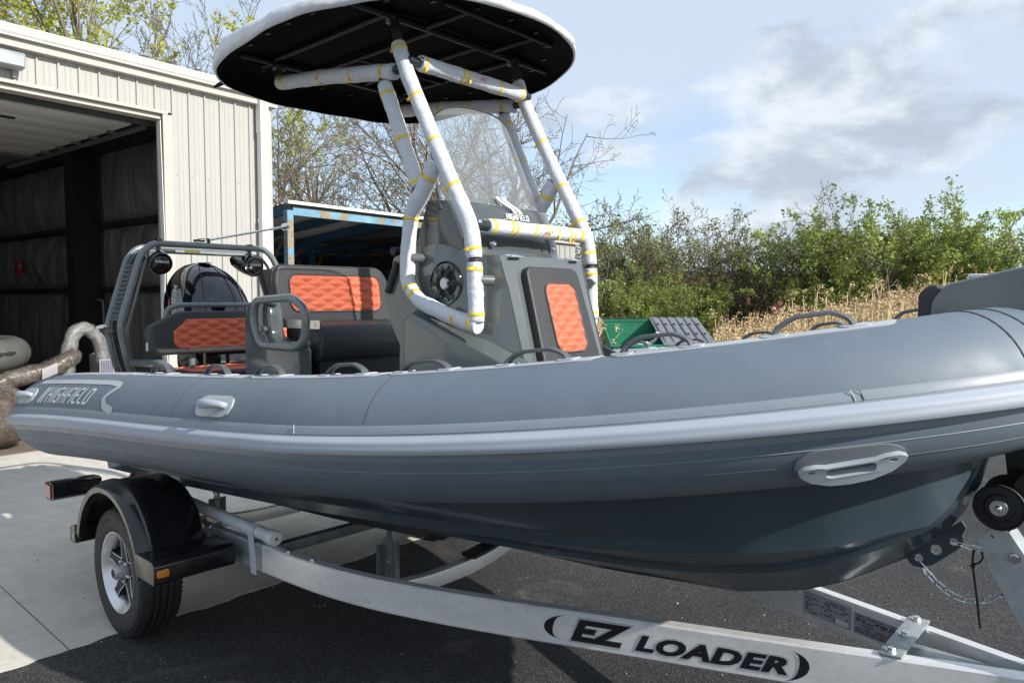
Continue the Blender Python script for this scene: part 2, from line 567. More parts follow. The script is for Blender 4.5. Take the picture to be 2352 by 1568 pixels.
M['bubble'] = simple('grey_bubble_wrap', (0.20, 0.197, 0.193), 0.3, var=0.3, vscale=18, bscale=40, bstr=0.8, bdist=0.015)
M['label'] = simple('paper_label', (0.27, 0.26, 0.27), 0.6, var=0.1, vscale=30)

# asphalt
m, nt, bs = new_mat('asphalt')
big = noise(nt, 0.6, 5, 0.6)
fine = noise(nt, 130, 4, 0.8)
vo = ND(nt, 'ShaderNodeTexVoronoi'); vo.inputs['Scale'].default_value = 170; vo.inputs['Randomness'].default_value = 1.0
tcn = ND(nt, 'ShaderNodeTexCoord'); nt.links.new(tcn.outputs['Object'], vo.inputs['Vector'])
c0 = ramp(nt, vo.outputs['Color'], [(0.08, (0.008, 0.009, 0.010)), (0.60, (0.026, 0.026, 0.028)), (0.95, (0.115, 0.112, 0.108))])
c1 = ramp(nt, big, [(0.3, (0.55, 0.55, 0.57)), (0.7, (1.35, 1.32, 1.28))])
mxn = ND(nt, 'ShaderNodeMix', data_type='RGBA', blend_type='MULTIPLY'); mxn.inputs[0].default_value = 1.0
nt.links.new(c0, mxn.inputs[6]); nt.links.new(c1, mxn.inputs[7])
st = ramp(nt, noise(nt, 1.9, 6, 0.7, dist=0.8), [(0.56, 0.0), (0.74, 0.55)])
mx2 = ND(nt, 'ShaderNodeMix', data_type='RGBA'); nt.links.new(st, mx2.inputs[0]); nt.links.new(mxn.outputs[2], mx2.inputs[6]); mx2.inputs[7].default_value = (0.15, 0.135, 0.12, 1)
fl = ramp(nt, noise(nt, 38, 2, 0.5), [(0.745, 0.0), (0.765, 0.65)])
mx3 = ND(nt, 'ShaderNodeMix', data_type='RGBA'); nt.links.new(fl, mx3.inputs[0]); nt.links.new(mx2.outputs[2], mx3.inputs[6]); mx3.inputs[7].default_value = (0.36, 0.34, 0.31, 1)
nt.links.new(mx3.outputs[2], bs.inputs['Base Color'])
bs.inputs['Roughness'].default_value = 0.85
bh = ND(nt, 'ShaderNodeMath', operation='ADD'); nt.links.new(vo.outputs['Distance'], bh.inputs[0]); nt.links.new(fine, bh.inputs[1])
bump(nt, bs, bh.outputs[0], 0.7, 0.006)
M['asphalt'] = m
# concrete
m, nt, bs = new_mat('broom_finished_concrete')
a = ramp(nt, noise(nt, 0.9, 6, 0.65), [(0.3, (0.52, 0.49, 0.435)), (0.7, (0.66, 0.625, 0.56))])
b = ramp(nt, noise(nt, 7, 7, 0.75), [(0.35, (0.86, 0.86, 0.86)), (0.7, (1.08, 1.08, 1.08))])
mxn = ND(nt, 'ShaderNodeMix', data_type='RGBA', blend_type='MULTIPLY'); mxn.inputs[0].default_value = 1.0
nt.links.new(a, mxn.inputs[6]); nt.links.new(b, mxn.inputs[7])
sp = ramp(nt, noise(nt, 3.5, 6, 0.7, dist=0.9), [(0.60, 0.0), (0.80, 0.45)])
mx2 = ND(nt, 'ShaderNodeMix', data_type='RGBA'); nt.links.new(sp, mx2.inputs[0]); nt.links.new(mxn.outputs[2], mx2.inputs[6]); mx2.inputs[7].default_value = (0.20, 0.17, 0.14, 1)
trk = ramp(nt, noise(nt, 1.6, 5, 0.65, stretch=(0.16, 2.2, 1), dist=0.3), [(0.55, 0.0), (0.75, 0.30)])
mx4 = ND(nt, 'ShaderNodeMix', data_type='RGBA'); nt.links.new(trk, mx4.inputs[0]); nt.links.new(mx2.outputs[2], mx4.inputs[6]); mx4.inputs[7].default_value = (0.17, 0.155, 0.14, 1)
nt.links.new(mx4.outputs[2], bs.inputs['Base Color'])
bs.inputs['Roughness'].default_value = 0.8
bump(nt, bs, noise(nt, 30, 5, 0.7, stretch=(1, 12, 1)), 0.25, 0.004)
M['concrete'] = m
M['jointfill'] = simple('dark_joint', (0.05, 0.045, 0.04), 0.9)
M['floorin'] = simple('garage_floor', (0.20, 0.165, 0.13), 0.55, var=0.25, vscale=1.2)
# wall cladding
m, nt, bs = new_mat('beige_cladding')
a = ramp(nt, noise(nt, 1.3, 5, 0.6, stretch=(3, 3, 0.5)), [(0.3, (0.34, 0.333, 0.312)), (0.7, (0.395, 0.386, 0.362))])
gr = ramp(nt, noise(nt, 60, 3, 0.6), [(0.3, 0.93), (0.7, 1.05)])
mxn = ND(nt, 'ShaderNodeMix', data_type='RGBA', blend_type='MULTIPLY'); mxn.inputs[0].default_value = 1.0
nt.links.new(a, mxn.inputs[6]); nt.links.new(gr, mxn.inputs[7]); nt.links.new(mxn.outputs[2], bs.inputs['Base Color'])
bs.inputs['Roughness'].default_value = 0.5
M['clad'] = m
M['trimb'] = simple('beige_trim', (0.42, 0.40, 0.355), 0.45, var=0.06, vscale=3)
M['gutter'] = simple('white_gutter', (0.56, 0.55, 0.51), 0.4, var=0.08, vscale=3, stretch=(8, 8, 1))
M['roofdark'] = simple('dark_roof_sheet', (0.05, 0.05, 0.055), 0.5)
M['doorw'] = simple('sectional_door_white', (0.62, 0.62, 0.60), 0.5, var=0.04)
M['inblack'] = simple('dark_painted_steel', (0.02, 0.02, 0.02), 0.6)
m, nt, bs = new_mat('insulation_facing')
a = ramp(nt, noise(nt, 6, 5, 0.6, stretch=(1, 1, 0.12), dist=0.7), [(0.3, (0.15, 0.145, 0.14)), (0.7, (0.34, 0.335, 0.325))])
nt.links.new(a, bs.inputs['Base Color']); bs.inputs['Roughness'].default_value = 0.35
bump(nt, bs, noise(nt, 9, 4, 0.6, stretch=(1, 1, 0.10), dist=0.9), 0.9, 0.05)
M['insul'] = m
# weathered blue paint
m, nt, bs = new_mat('weathered_blue_paint')
f = ramp(nt, noise(nt, 2.6, 7, 0.7, dist=0.5), [(0.50, 0.0), (0.56, 1.0)])
a = ramp(nt, noise(nt, 1.5, 5, 0.6), [(0.35, (0.06, 0.20, 0.34)), (0.65, (0.22, 0.37, 0.45))])
b = ramp(nt, noise(nt, 16, 5, 0.6), [(0.3, (0.17, 0.12, 0.07)), (0.7, (0.34, 0.29, 0.20))])
mxn = ND(nt, 'ShaderNodeMix', data_type='RGBA'); nt.links.new(f, mxn.inputs[0]); nt.links.new(a, mxn.inputs[6]); nt.links.new(b, mxn.inputs[7])
nt.links.new(mxn.outputs[2], bs.inputs['Base Color']); bs.inputs['Roughness'].default_value = 0.6
M['bluew'] = m
M['bluep'] = simple('blue_paint', (0.015, 0.075, 0.15), 0.55, var=0.2, vscale=4)
M['sheet'] = simple('old_roof_sheet', (0.42, 0.40, 0.37), 0.55, var=0.15, vscale=2)
M['skip'] = simple('green_skip_paint', (0.012, 0.16, 0.085), 0.45, var=0.2, vscale=3)
M['lid'] = simple('grey_plastic_lid', (0.16, 0.17, 0.19), 0.55, var=0.08)
M['brickred'] = simple('far_red_wall', (0.17, 0.062, 0.042), 0.8, var=0.25, vscale=5)
def leafmat(name, c, tr=0.35):
    m, nt, bs = new_mat(name)
    inf = ND(nt, 'ShaderNodeObjectInfo')
    f = noise(nt, 0.8, 3, 0.6)
    g = noise(nt, 30, 2, 0.5)
    add = ND(nt, 'ShaderNodeMath', operation='MULTIPLY_ADD'); nt.links.new(g, add.inputs[0]); add.inputs[1].default_value = 0.6; nt.links.new(f, add.inputs[2])
    colr = ramp(nt, add.outputs[0], [(0.55, tuple(x * 0.55 for x in c)), (0.8, c), (1.05, tuple(min(1, x * 1.5) for x in c))])
    nt.links.new(colr, bs.inputs['Base Color'])
    bs.inputs['Roughness'].default_value = 0.5
    tl = ND(nt, 'ShaderNodeBsdfTranslucent'); nt.links.new(colr, tl.inputs[0])
    mx = ND(nt, 'ShaderNodeMixShader'); mx.inputs[0].default_value = tr
    nt.links.new(bs.outputs[0], mx.inputs[1]); nt.links.new(tl.outputs[0], mx.inputs[2])
    nt.links.new(mx.outputs[0], nt.nodes['Material Output'].inputs[0])
    return m
M['leafy'] = leafmat('yellow_green_leaves', (0.48, 0.50, 0.07), 0.5)
M['leafg'] = leafmat('fresh_green_leaves', (0.27, 0.34, 0.07), 0.45)
M['leafd'] = leafmat('dull_green_leaves', (0.22, 0.26, 0.075), 0.4)
M['bud'] = leafmat('tiny_brown_buds', (0.36, 0.36, 0.12), 0.3)
M['bark'] = simple('grey_brown_bark', (0.17, 0.14, 0.105), 0.9, var=0.3, vscale=9, bscale=40, bstr=0.5, bdist=0.01)
M['barkd'] = simple('dark_twigs', (0.13, 0.105, 0.08), 0.9, var=0.3, vscale=6)
M['barkp'] = simple('pale_dead_wood', (0.34, 0.29, 0.22), 0.9, var=0.2, vscale=6)
M['reed'] = simple('dry_reed_straw', (0.62, 0.48, 0.26), 0.8, var=0.3, vscale=5)
M['plume'] = simple('reed_plume', (0.62, 0.46, 0.27), 0.9, var=0.35, vscale=8)
M['grass'] = simple('rough_grass', (0.07, 0.10, 0.03), 0.9, var=0.4, vscale=3)

# scuffs and dust on the tube fabric
nt = M['tube'].node_tree; bs = nt.nodes['Principled BSDF']
lk = bs.inputs['Base Color'].links[0].from_socket
sc = ramp(nt, noise(nt, 9, 6, 0.75, stretch=(0.5, 1, 2.2), dist=0.6), [(0.60, 0.0), (0.82, 0.16)])
mxs = ND(nt, 'ShaderNodeMix', data_type='RGBA'); nt.links.new(sc, mxs.inputs[0]); nt.links.new(lk, mxs.inputs[6]); mxs.inputs[7].default_value = (0.34, 0.36, 0.38, 1)
nt.links.new(mxs.outputs[2], bs.inputs['Base Color'])
M['podgrey'] = simple('pod_charcoal_gelcoat', (0.066, 0.075, 0.078), 0.14, coat=0.6, var=0.05, vscale=2.0, rvar=0.04)
M['blackbar'] = simple('black_canopy_bar', (0.008, 0.009, 0.010), 0.5, var=0.1, spec=0.3)
M['barrel'] = simple('rim_barrel', (0.30, 0.30, 0.31), 0.4, metal=0.6, var=0.05)
# ================================================================== BOAT
boat = thing('inflatable_boat', 'grey rigid inflatable boat with white canopy and orange quilted seats on trailer', 'boat', BOAT_O, BOAT_A)
S0, XA, XB, EX = 0.9658, 1.5191, 3.6111, 1.6161
_kz = np.polyfit(np.linspace(-1.6, 4.2, 4), [0.9513, 1.1156, 1.2795, 1.6473], 3)
X_ST = -1.70
def tz(x): return float(np.polyval(_kz, x))
def ts(x):
    t = min(1, max(0, (x - XA) / (XB - XA)))
    return S0 * math.sqrt(max(0, 1 - t ** EX))
def tr_(x): return 0.262 + (0.1942 - 0.262) * min(1, max(0, (x + 1.6) / 5.8))
# dense starboard centre line, arc length resampled
_raw = []
for i in range(400):
    a = i / 399
    x = X_ST + (XB - X_ST) * (1 - (1 - a) ** 2.2)
    _raw.append(Vector((x, -ts(x), tz(x))))
STB = resample(_raw, 150)
def tubeframe(x):
    """centre, tangent, outward, up at station x on the starboard tube"""
    h = 0.004
    xa, xb = x - h, min(x + h, XB - 1e-4)
    a, b = Vector((xa, -ts(xa), tz(xa))), Vector((xb, -ts(xb), tz(xb)))
    T = (b - a).normalized()
    N = T.cross(Vector((0, 0, 1))).normalized()
    if N.y > 0: N = -N
    U = N.cross(T).normalized()
    if U.z < 0: U = -U
    return Vector((x, -ts(x), tz(x))), T, N, U
def stern_r(x):
    """rounded stern cone"""
    r = tr_(x)
    if x < -1.25:
        k = (-1.25 - x) / 0.47
        r *= 1 - 0.28 * k * k
    return r
def tp(x, phi, dr=0.0, side=-1):
    """point on the tube skin: phi degrees up from outboard"""
    C_, T, N, U = tubeframe(x)
    r = stern_r(x) + dr
    p = C_ + N * (r * math.cos(R(phi))) + U * (r * math.sin(R(phi)))
    return Vector((p.x, p.y if side < 0 else -p.y, p.z))
# closed collar: starboard stern -> bow -> port stern
_full = list(STB) + [Vector((p.x, -p.y, p.z)) for p in reversed(STB[:-1])]
NT, FT = 44, []
V = []
nF = len(_full)
def ring(i):
    p = _full[i]
    x = p.x
    port = i >= len(STB)
    a = _full[max(0, i - 1)]; b = _full[min(nF - 1, i + 1)]
    T = (b - a).normalized()
    N = T.cross(Vector((0, 0, 1))).normalized()
    U = N.cross(T)
    return p, N, U
rows = []
rad = []
for i in range(nF):
    rows.append(ring(i)); rad.append(stern_r(_full[i].x))
pre = []
for k in range(6):       # rounded end cap
    t = k / 6
    pre.append((0.055 * (1 - math.sin(t * math.pi / 2)), math.sin(t * math.pi / 2) * 0.9 + 0.1 if k else 0.0))
allrows = []
r_end = rad[0]
for off, fr in pre:
    p, N, U = rows[0]
    allrows.append((p + Vector((-off, 0, 0)), N, U, r_end * (0.55 + 0.45 * fr) if fr > 0 else 0.004))
for (p, N, U), r_ in zip(rows, rad):
    allrows.append((p, N, U, r_))
for off, fr in reversed(pre):
    p, N, U = rows[-1]
    allrows.append((p + Vector((-off, 0, 0)), N, U, r_end * (0.55 + 0.45 * fr) if fr > 0 else 0.004))
for p, N, U, r_ in allrows:
    for j in range(NT):
        t = 2 * math.pi * j / NT
        V.append(p + N * (r_ * math.cos(t)) + U * (r_ * math.sin(t)))
for i in range(len(allrows) - 1):
    for j in range(NT):
        j2 = (j + 1) % NT
        FT.append((i * NT + j, i * NT + j2, (i + 1) * NT + j2, (i + 1) * NT + j))
collar = part('inflatable_collar', (V, FT), M['tube'], boat, smooth=180)

def skin_patch(x0, x1, p0, p1, dr=0.0025, nx=40, npn=8, side=-1, round_=0.0, taper=None):
    """thin raised patch following the tube skin; thickness shows at its edges"""
    def cc(u, v, d):
        x = x0 + (x1 - x0) * u
        a, b = p0, p1
        if round_:
            L = abs(x1 - x0)
            e = min(u, 1 - u) * L
            if e < round_:
                k = 1 - math.sqrt(max(0, 1 - (1 - e / round_) ** 2))
                ext = min(abs(b - a) * 0.5, math.degrees(round_ / 0.24)) * k
                a, b = a + ext, b - ext
        if taper:
            a, b = taper(x, a, b)
        return tp(x, a + (b - a) * v, d, side)
    top = grid(lambda u, v: cc(u, v, dr), nx, npn)
    n = nx * npn
    V2 = list(top[0]); F2 = list(top[1])
    per = [i * npn for i in range(nx)] + [(nx - 1) * npn + j for j in range(1, npn)] + [i * npn + npn - 1 for i in range(nx - 2, -1, -1)] + [j for j in range(npn - 2, 0, -1)]
    base = len(V2)
    for q in per:
        i, j = divmod(q, npn)
        V2.append(cc(i / (nx - 1), j / (npn - 1), -0.004))
    for k in range(len(per)):
        k2 = (k + 1) % len(per)
        F2.append((per[k], per[k2], base + k2, base + k))
    return V2, F2
def skin_strip(xs, phis, half, dr, sect_n=8, side=-1):
    """bead running along the skin"""
    V2, F2 = [], []
    for x, ph in zip(xs, phis):
        C_, T, N, U = tubeframe(x)
        for j in range(sect_n):
            t = 2 * math.pi * j / sect_n
            rr = stern_r(x) + dr * math.cos(t)
            aa = ph + math.degrees(half / 0.24) * math.sin(t)
            p = C_ + N * (rr * math.cos(R(aa))) + U * (rr * math.sin(R(aa)))
            V2.append(Vector((p.x, p.y * (-side), p.z)))
    for i in range(len(xs) - 1):
        for j in range(sect_n):
            j2 = (j + 1) % sect_n
            F2.append((i * sect_n + j, i * sect_n + j2, (i + 1) * sect_n + j2, (i + 1) * sect_n + j))
    F2 += [tuple(range(sect_n)), tuple((len(xs) - 1) * sect_n + j for j in range(sect_n))]
    return V2, F2
def xsp(a, b, n=90):
    out = []
    for i in range(n):
        t = i / (n - 1)
        out.append(a + (b - a) * (1 - (1 - t) ** 1.5) if b > 3.3 else a + (b - a) * t)
    return out
for side in (-1, 1):
    sfx = 'starboard' if side < 0 else 'port'
    xs = xsp(-1.66, 3.58, 110)
    # wide grey band carrying the strake
    bandx = xs
    def bandpatch(p0, p1, dr):
        V2, F2 = [], []
        npn = 8
        for x in bandx:
            for j in range(npn):
                V2.append(tp(x, p0 + (p1 - p0) * j / (npn - 1), dr if 0 < j < npn - 1 else -0.002, side))
        for i in range(len(bandx) - 1):
            for j in range(npn - 1):
                F2.append((i * npn + j, (i + 1) * npn + j, (i + 1) * npn + j + 1, i * npn + j + 1))
        return V2, F2
    part('rubbing_band', bandpatch(-15, 18.5, 0.006), M['band'], collar, smooth=60)
    # protruding strake: ribbed section
    prof = [(8.5, 0.006), (6.4, 0.013), (5.2, 0.024), (3.8, 0.029), (2.2, 0.0305), (1.0, 0.030), (-0.4, 0.0325), (-2.2, 0.033), (-3.8, 0.032), (-5.4, 0.029), (-6.6, 0.012), (-7.4, 0.005)]
    V2, F2 = [], []
    sxs = xsp(-1.70, 3.585, 120)
    for k, x in enumerate(sxs):
        for a, d in prof:
            V2.append(tp(x, a, d, side))
    m_ = len(prof)
    for i in range(len(sxs) - 1):
        for j in range(m_ - 1):
            F2.append((i * m_ + j, (i + 1) * m_ + j, (i + 1) * m_ + j + 1, i * m_ + j + 1))
    F2.append(tuple(range(m_)))
    part('rub_strake', (V2, F2), M['strake'], collar, smooth=45)
    # fine glue lines
    part('seam_line', skin_strip(xs, [10.5] * len(xs), 0.0016, 0.0078, 6, side), M['pad'], collar, smooth=60)
    part('seam_line', skin_strip(xs, [-22 + 1.2 * math.sin(x * 2) for x in xs], 0.0012, 0.0016, 6, side), M['band'], collar, smooth=60)
    part('seam_line', skin_strip(xs, [-34.5 + 1.5 * math.sin(x * 1.3) for x in xs], 0.0015, 0.0014, 6, side), M['seam'], collar, smooth=60)
    # top pads
    for x0, x1 in ((-1.15, -0.14), (-0.10, 1.10), (1.14, 1.955), (1.985, 2.735), (2.765, 3.43)):
        part('step_pad', skin_patch(x0, x1, 76, 122, 0.003, 44, 10, side, round_=0.05), M['pad'], collar, smooth=50)
# seam rings round the tube
for x in (0.78, 2.02):
    V2, F2 = [], []
    pts = [tp(x + 0.02 * math.sin(R(a)), a, 0.0006) for a in range(20, 76, 4)]
    part('seam_line', tube(pts, 0.0012, 6), M['seam'], collar, smooth=60)
for x in (3.545, 3.575):
    part('seam_line', tube([tp(x, a, 0.0008) for a in range(19, 120, 5)], 0.0022, 6), M['seam'], collar, smooth=60)
for x in (1.72, 3.285, 3.30):
    part('seam_line', tube([tp(x - 0.0007 * (a - 8), a, 0.0072) for a in range(10, 19, 1)], 0.0014, 6), M['pad'] if x < 3.29 else M['seam'], collar, smooth=60)
# name panel outline at the stern
def on_skin(fnxp, dr):
    return lambda v: tp(*fnxp(v.x, v.y), dr)
ctrl = [(-1.20, 57), (-0.08, 57), (0.03, 54), (0.05, 50), (-0.03, 34), (0.02, 23), (0.14, 18.6)]
def outline(width):
    pts = resample([(p[0], p[1] * 0.0042, 0) for p in fillet([Vector((a, b * 1.0, 0)) for a, b in ctrl], 0.6, 6)], 60)
    return stroke([(p.x, p.y) for p in pts], width, 9)
g = outline(0.036)
part('panel_outline', xf(g, lambda v: tp(v.x, v.y / 0.0042, 0.0025)), M['pad'], collar, smooth=60, fix=False)
# lettering on the tube
wg, ww = word_highfield(0.28)
HT = 0.105
sx_ = 0.66 / ww
letters = []
k_ = 0
for g in wg:
    k_ += 1
    letters.append(xf(g, lambda v: tp(-0.885 + v.x * sx_, 23.5 + v.y * 22.5, 0.0020 + 0.0002 * (k_ % 3))))
part('collar_lettering', letters, M['letter'], collar, fix=False)
part('collar_emblem', [xf(g, lambda v: tp(-1.01 + v.x * 0.17, 23.5 + v.y * 22.5, 0.0021)) for g in chevrons(0.30)], M['letter'], collar, fix=False)

M['strap'] = simple('strap_rubber', (0.075, 0.085, 0.092), 0.5)
# strap handles on top of the tube
def strap_handle(xc, L, hgt, side=-1, phi=90, w=0.028):
    def f(t):
        x = xc - L / 2 + L * t
        lift = hgt * min(1.0, 1.25 * math.sin(math.pi * t)) ** 0.6
        p = tp(x, phi, 0.004, side)
        return p + Vector((0, 0, lift))
    pts = [f(i / 22) for i in range(23)]
    V2, F2 = [], []
    for i, p in enumerate(pts):
        a = pts[max(0, i - 1)]; b = pts[min(22, i + 1)]
        T = (b - a).normalized()
        W = Vector((0, 1, 0)); W = (W - T * W.dot(T)).normalized()
        Nn = T.cross(W)
        ww2 = w * (1.15 if i in (0, 22) else 1.0)
        for sa, sb in ((-.5, -.5), (-.3, -.85), (.3, -.85), (.5, -.5), (.5, .5), (.3, .9), (-.3, .9), (-.5, .5)):
            V2.append(p + W * (sa * ww2) + Nn * (sb * 0.007))
    for i in range(22):
        for j in range(8):
            j2 = (j + 1) % 8
            F2.append((i * 8 + j, i * 8 + j2, (i + 1) * 8 + j2, (i + 1) * 8 + j))
    F2 += [tuple(range(8)), tuple(22 * 8 + j for j in range(8))]
    return V2, F2
for side in (-1, 1):
    for xc, L, h in ((0.20, 0.20, 0.042), (0.79, 0.20, 0.040), (1.24, 0.20, 0.036), (1.755, 0.20, 0.034), (2.13, 0.19, 0.028), (2.54, 0.20, 0.034), (2.892, 0.185, 0.040), (3.262, 0.17, 0.042)):
        part('strap_handle', strap_handle(xc, L, h, side, 88), M['strap'], collar, smooth=50)
        for e in (-1, 1):
            part('handle_patch', skin_patch(xc + e * L / 2 - 0.03, xc + e * L / 2 + 0.03, 80, 98, 0.0065, 10, 6, side, round_=0.012), M['pad'], collar, smooth=50)
# moulded side handles
def moulded_handle(x0, x1, p0, p1, plate_mat, mat, tilt=1.0):
    part('handle_plate', skin_patch(x0, x1, p0, p1, 0.006, 26, 10, round_=abs(x1 - x0) * 0.22), plate_mat, collar, smooth=40)
    xm = (x0 + x1) / 2; L = (x1 - x0) * 0.36; pm = (p0 + p1) / 2
    pts = []
    for i in range(17):
        t = i / 16
        lift = 0.004 + 0.036 * math.sin(math.pi * t) ** 0.5
        pts.append(tp(xm - L + 2 * L * t, pm - 2 * tilt * math.sin(math.pi * t), lift))
    part('side_handle', tube(pts, lambda t: 0.012 + 0.008 * math.sin(math.pi * t), 12), mat, collar, smooth=180)
moulded_handle(0.985, 1.275, 21, 44, M['pad'], M['strake'])
moulded_handle(-1.42, -1.10, 22, 45, M['pad'], M['strake'])
# lift handle near the bow with two holes and an open grip
bx0, bx1 = 3.163, 3.367
part('handle_plate', skin_patch(bx0, bx1, -52, -22, 0.005, 30, 12, round_=0.055), simple('handle_plate_grey', (0.17, 0.19, 0.21), 0.4, var=0.04), collar, smooth=40)
def bowmap(v, lift=0.0):
    x = 3.265 + v.x * 0.096
    return tp(x, -37 + 3.0 * v.x + v.y * 13.5, 0.006 + lift)
outer = [(-1.0, 0.22), (-0.86, 0.42), (-0.62, 0.42), (-0.46, 0.30), (0.46, 0.30), (0.62, 0.42), (0.86, 0.42), (1.0, 0.22), (0.95, -0.1), (0.75, -0.48), (0.4, -0.78), (0.0, -0.86), (-0.4, -0.78), (-0.75, -0.48), (-0.95, -0.1)]
grip = rrect(-0.46, 0.46, -0.36, 0.24, 0.18, 4)
h1 = circ(-0.75, 0.16, 0.11, 10, 0.7); h2 = circ(0.75, 0.16, 0.11, 10, 0.7)
vv, ff = prism(outer, 0, 1, 'xy', [grip, h1, h2])
part('bow_lift_handle', ([bowmap(Vector((a, b, 0)), 0.015 * c * (1.0 + 1.0 * max(0, -b))) for a, b, c in vv], ff), simple('bow_handle_grey', (0.33, 0.365, 0.40), 0.45, var=0.04), collar, smooth=40, bevel=0.0)

# ------------------------------------------------------------------ hull
kx = [-1.15, 0.0, 0.83, 1.5, 2.23, 2.8, 3.05, 3.17, 3.28, 3.36, 3.44, 3.51, 3.56, 3.60]
kz = [0.44, 0.475, 0.508, 0.545, 0.589, 0.648, 0.72, 0.78, 0.85, 0.905, 0.975, 1.06, 1.18, 1.36]
def ip(x, a, b): return float(np.interp(x, a, b))
cxs = [-1.15, 0.0, 1.0, 1.9, 2.6, 3.05, 3.27, 3.5, 3.60]
cys = [0.78, 0.78, 0.76, 0.70, 0.60, 0.49, 0.40, 0.24, 0.02]
czs = [0.66, 0.735, 0.805, 0.875, 0.935, 0.995, 1.045, 1.125, 1.36]
def hull_section(x):
    k = ip(x, kx, kz); cy = ip(x, cxs, cys); cz = max(k + 0.002, ip(x, cxs, czs))
    ty = max(cy * 1.01 + 0.002, ts(x) - 0.03 if x < 3.5 else cy); tzv = tz(x) - tr_(x) * 0.80
    tzv = max(tzv, cz + 0.05)
    fl = 0.055 * min(1, max(0, (3.55 - x) / 0.6))   # chine flat width
    pts = [(0.0, k), (0.018, k + 0.002)]
    # slight convex bottom with one spray strake
    s1y, s1z = cy * 0.52, k + (cz - k) * 0.50
    pts += [(cy * 0.25, k + (cz - k) * 0.235), (s1y, s1z), (s1y + fl * 0.45, s1z - 0.006), (s1y + fl * 0.5, s1z + 0.014)]
    pts += [(cy - fl, cz - 0.028), (cy - fl * 0.1, cz - 0.03), (cy, cz + 0.012)]
    # topside with knuckle
    pts += [(cy + (ty - cy) * 0.42, cz + (tzv - cz) * 0.42), (cy + (ty - cy) * 0.46, cz + (tzv - cz) * 0.48), (ty, tzv)]
    return pts
hx = list(np.linspace(-1.15, 2.4, 20)) + list(np.linspace(2.5, 3.595, 30))
V2, F2 = [], []
secs = [hull_section(x) for x in hx]
ns = len(secs[0])
for x, s_ in zip(hx, secs):
    for y, z in s_:
        V2.append((x, -y, z))
    for y, z in s_:
        V2.append((x, y, z))
for i in range(len(hx) - 1):
    a, b = i * 2 * ns, (i + 1) * 2 * ns
    for j in range(ns - 1):
        F2.append((a + j, a + j + 1, b + j + 1, b + j))
        F2.append((a + ns + j, b + ns + j, b + ns + j + 1, a + ns + j + 1))
F2.append(tuple(range(ns - 1, -1, -1)) + tuple(range(ns + 1, 2 * ns)))
hull = part('hull', (V2, F2), M['hullp'], boat, smooth=22)
# black keel guard
pts = [(x, 0, ip(x, kx, kz) - 0.004) for x in np.linspace(0.9, 3.36, 50)]
V2, F2 = [], []
for x, _, z in pts:
    w = 0.05 if x < 3.2 else 0.05 - 0.02 * (x - 3.2) / 0.16
    sl = 0.42 + 0.25 * max(0, x - 2.4)
    for y in (-w, -w * 0.4, 0, w * 0.4, w):
        V2.append((x, y, z + abs(y) * sl - 0.001))
for i in range(len(pts) - 1):
    for j in range(4):
        F2.append((i * 5 + j, i * 5 + j + 1, (i + 1) * 5 + j + 1, (i + 1) * 5 + j))
kg = part('keel_guard', (V2, F2), M['rubber'], hull, smooth=60)
md = kg.modifiers.new('thick', 'SOLIDIFY'); md.thickness = 0.010; md.offset = -1
# bow eye plate with three holes
eye = [(3.315, 0.875), (3.345, 0.905), (3.45, 0.99), (3.512, 1.052), (3.527, 1.03), (3.516, 1.005), (3.512, 0.972), (3.49, 0.945), (3.43, 0.893), (3.405, 0.880), (3.380, 0.882), (3.36, 0.902), (3.345, 0.905)]
eye = [(3.335, 0.905), (3.45, 1.0), (3.512, 1.052), (3.524, 1.035), (3.515, 1.008), (3.519, 0.992), (3.508, 0.966), (3.44, 0.900), (3.405, 0.884), (3.383, 0.884), (3.365, 0.902), (3.35, 0.905)]
part('bow_eye_plate', prism(eye, -0.006, 0.006, 'xz', [circ(3.400, 0.913, 0.0125, 14), circ(3.447, 0.950, 0.016, 16), circ(3.494, 0.985, 0.0115, 14)]), M['hullp'], hull, smooth=30)
# transom
part('transom', prism([(-0.72, 1.02), (-0.70, 0.70), (0, 0.44), (0.70, 0.70), (0.72, 1.02)], -1.15, -1.10, 'yz'), M['hullp'], hull, bevel=0.006, smooth=30)
# deck
V2, F2 = [], []
dxs = np.linspace(-1.1, 3.45, 16)
for x in dxs:
    w = max(0.05, ts(x) - 0.12)
    z = 0.98 + 0.065 * (x + 1.1)
    V2 += [(x, -w, z), (x, w, z)]
for i in range(len(dxs) - 1):
    F2.append((2 * i, 2 * i + 1, 2 * i + 3, 2 * i + 2))
part('deck', (V2, F2), M['gel'], boat)
# ------------------------------------------------------------------ quilted panel builder
def quilt(poly_fn, origin, ux, uy, nrm, w, h, dx, dy, amp=0.012, n=(76, 40), rr=0.05, cut=0.0):
    """grid of w x h with rounded corners (superellipse clamp), puffed diamonds.
    origin: centre; ux, uy, nrm unit vectors"""
    O_ = Vector(origin); ux = Vector(ux); uy = Vector(uy); nrm = Vector(nrm)
    nu, nv = n
    def f(u, v):
        a = (u - 0.5) * w; b = (v - 0.5) * h
        # rounded corners: pull grid rows in
        ex = max(0.0, abs(b) - (h / 2 - rr))
        lim = w / 2 - (rr - math.sqrt(max(0, rr * rr - ex * ex)))
        a *= lim / (w / 2)
        if cut and a < 0 and b > 0:      # cut upper left corner
            pass
        p = abs((a / dx + b / dy) % 1.0 - 0.5) * 2
        q = abs((a / dx - b / dy) % 1.0 - 0.5) * 2
        s1 = min(1, p * 1.05) ** 0.5; s2 = min(1, q * 1.05) ** 0.5
        e = min(1.0, min(w / 2 - abs((u - 0.5) * w), h / 2 - abs(b)) / 0.022)
        z = amp * s1 * s2 * max(0, e) ** 0.5
        pt = O_ + ux * a + uy * b + nrm * z
        if poly_fn: pt = poly_fn(pt, a, b, z)
        return pt
    return grid(f, nu, nv)
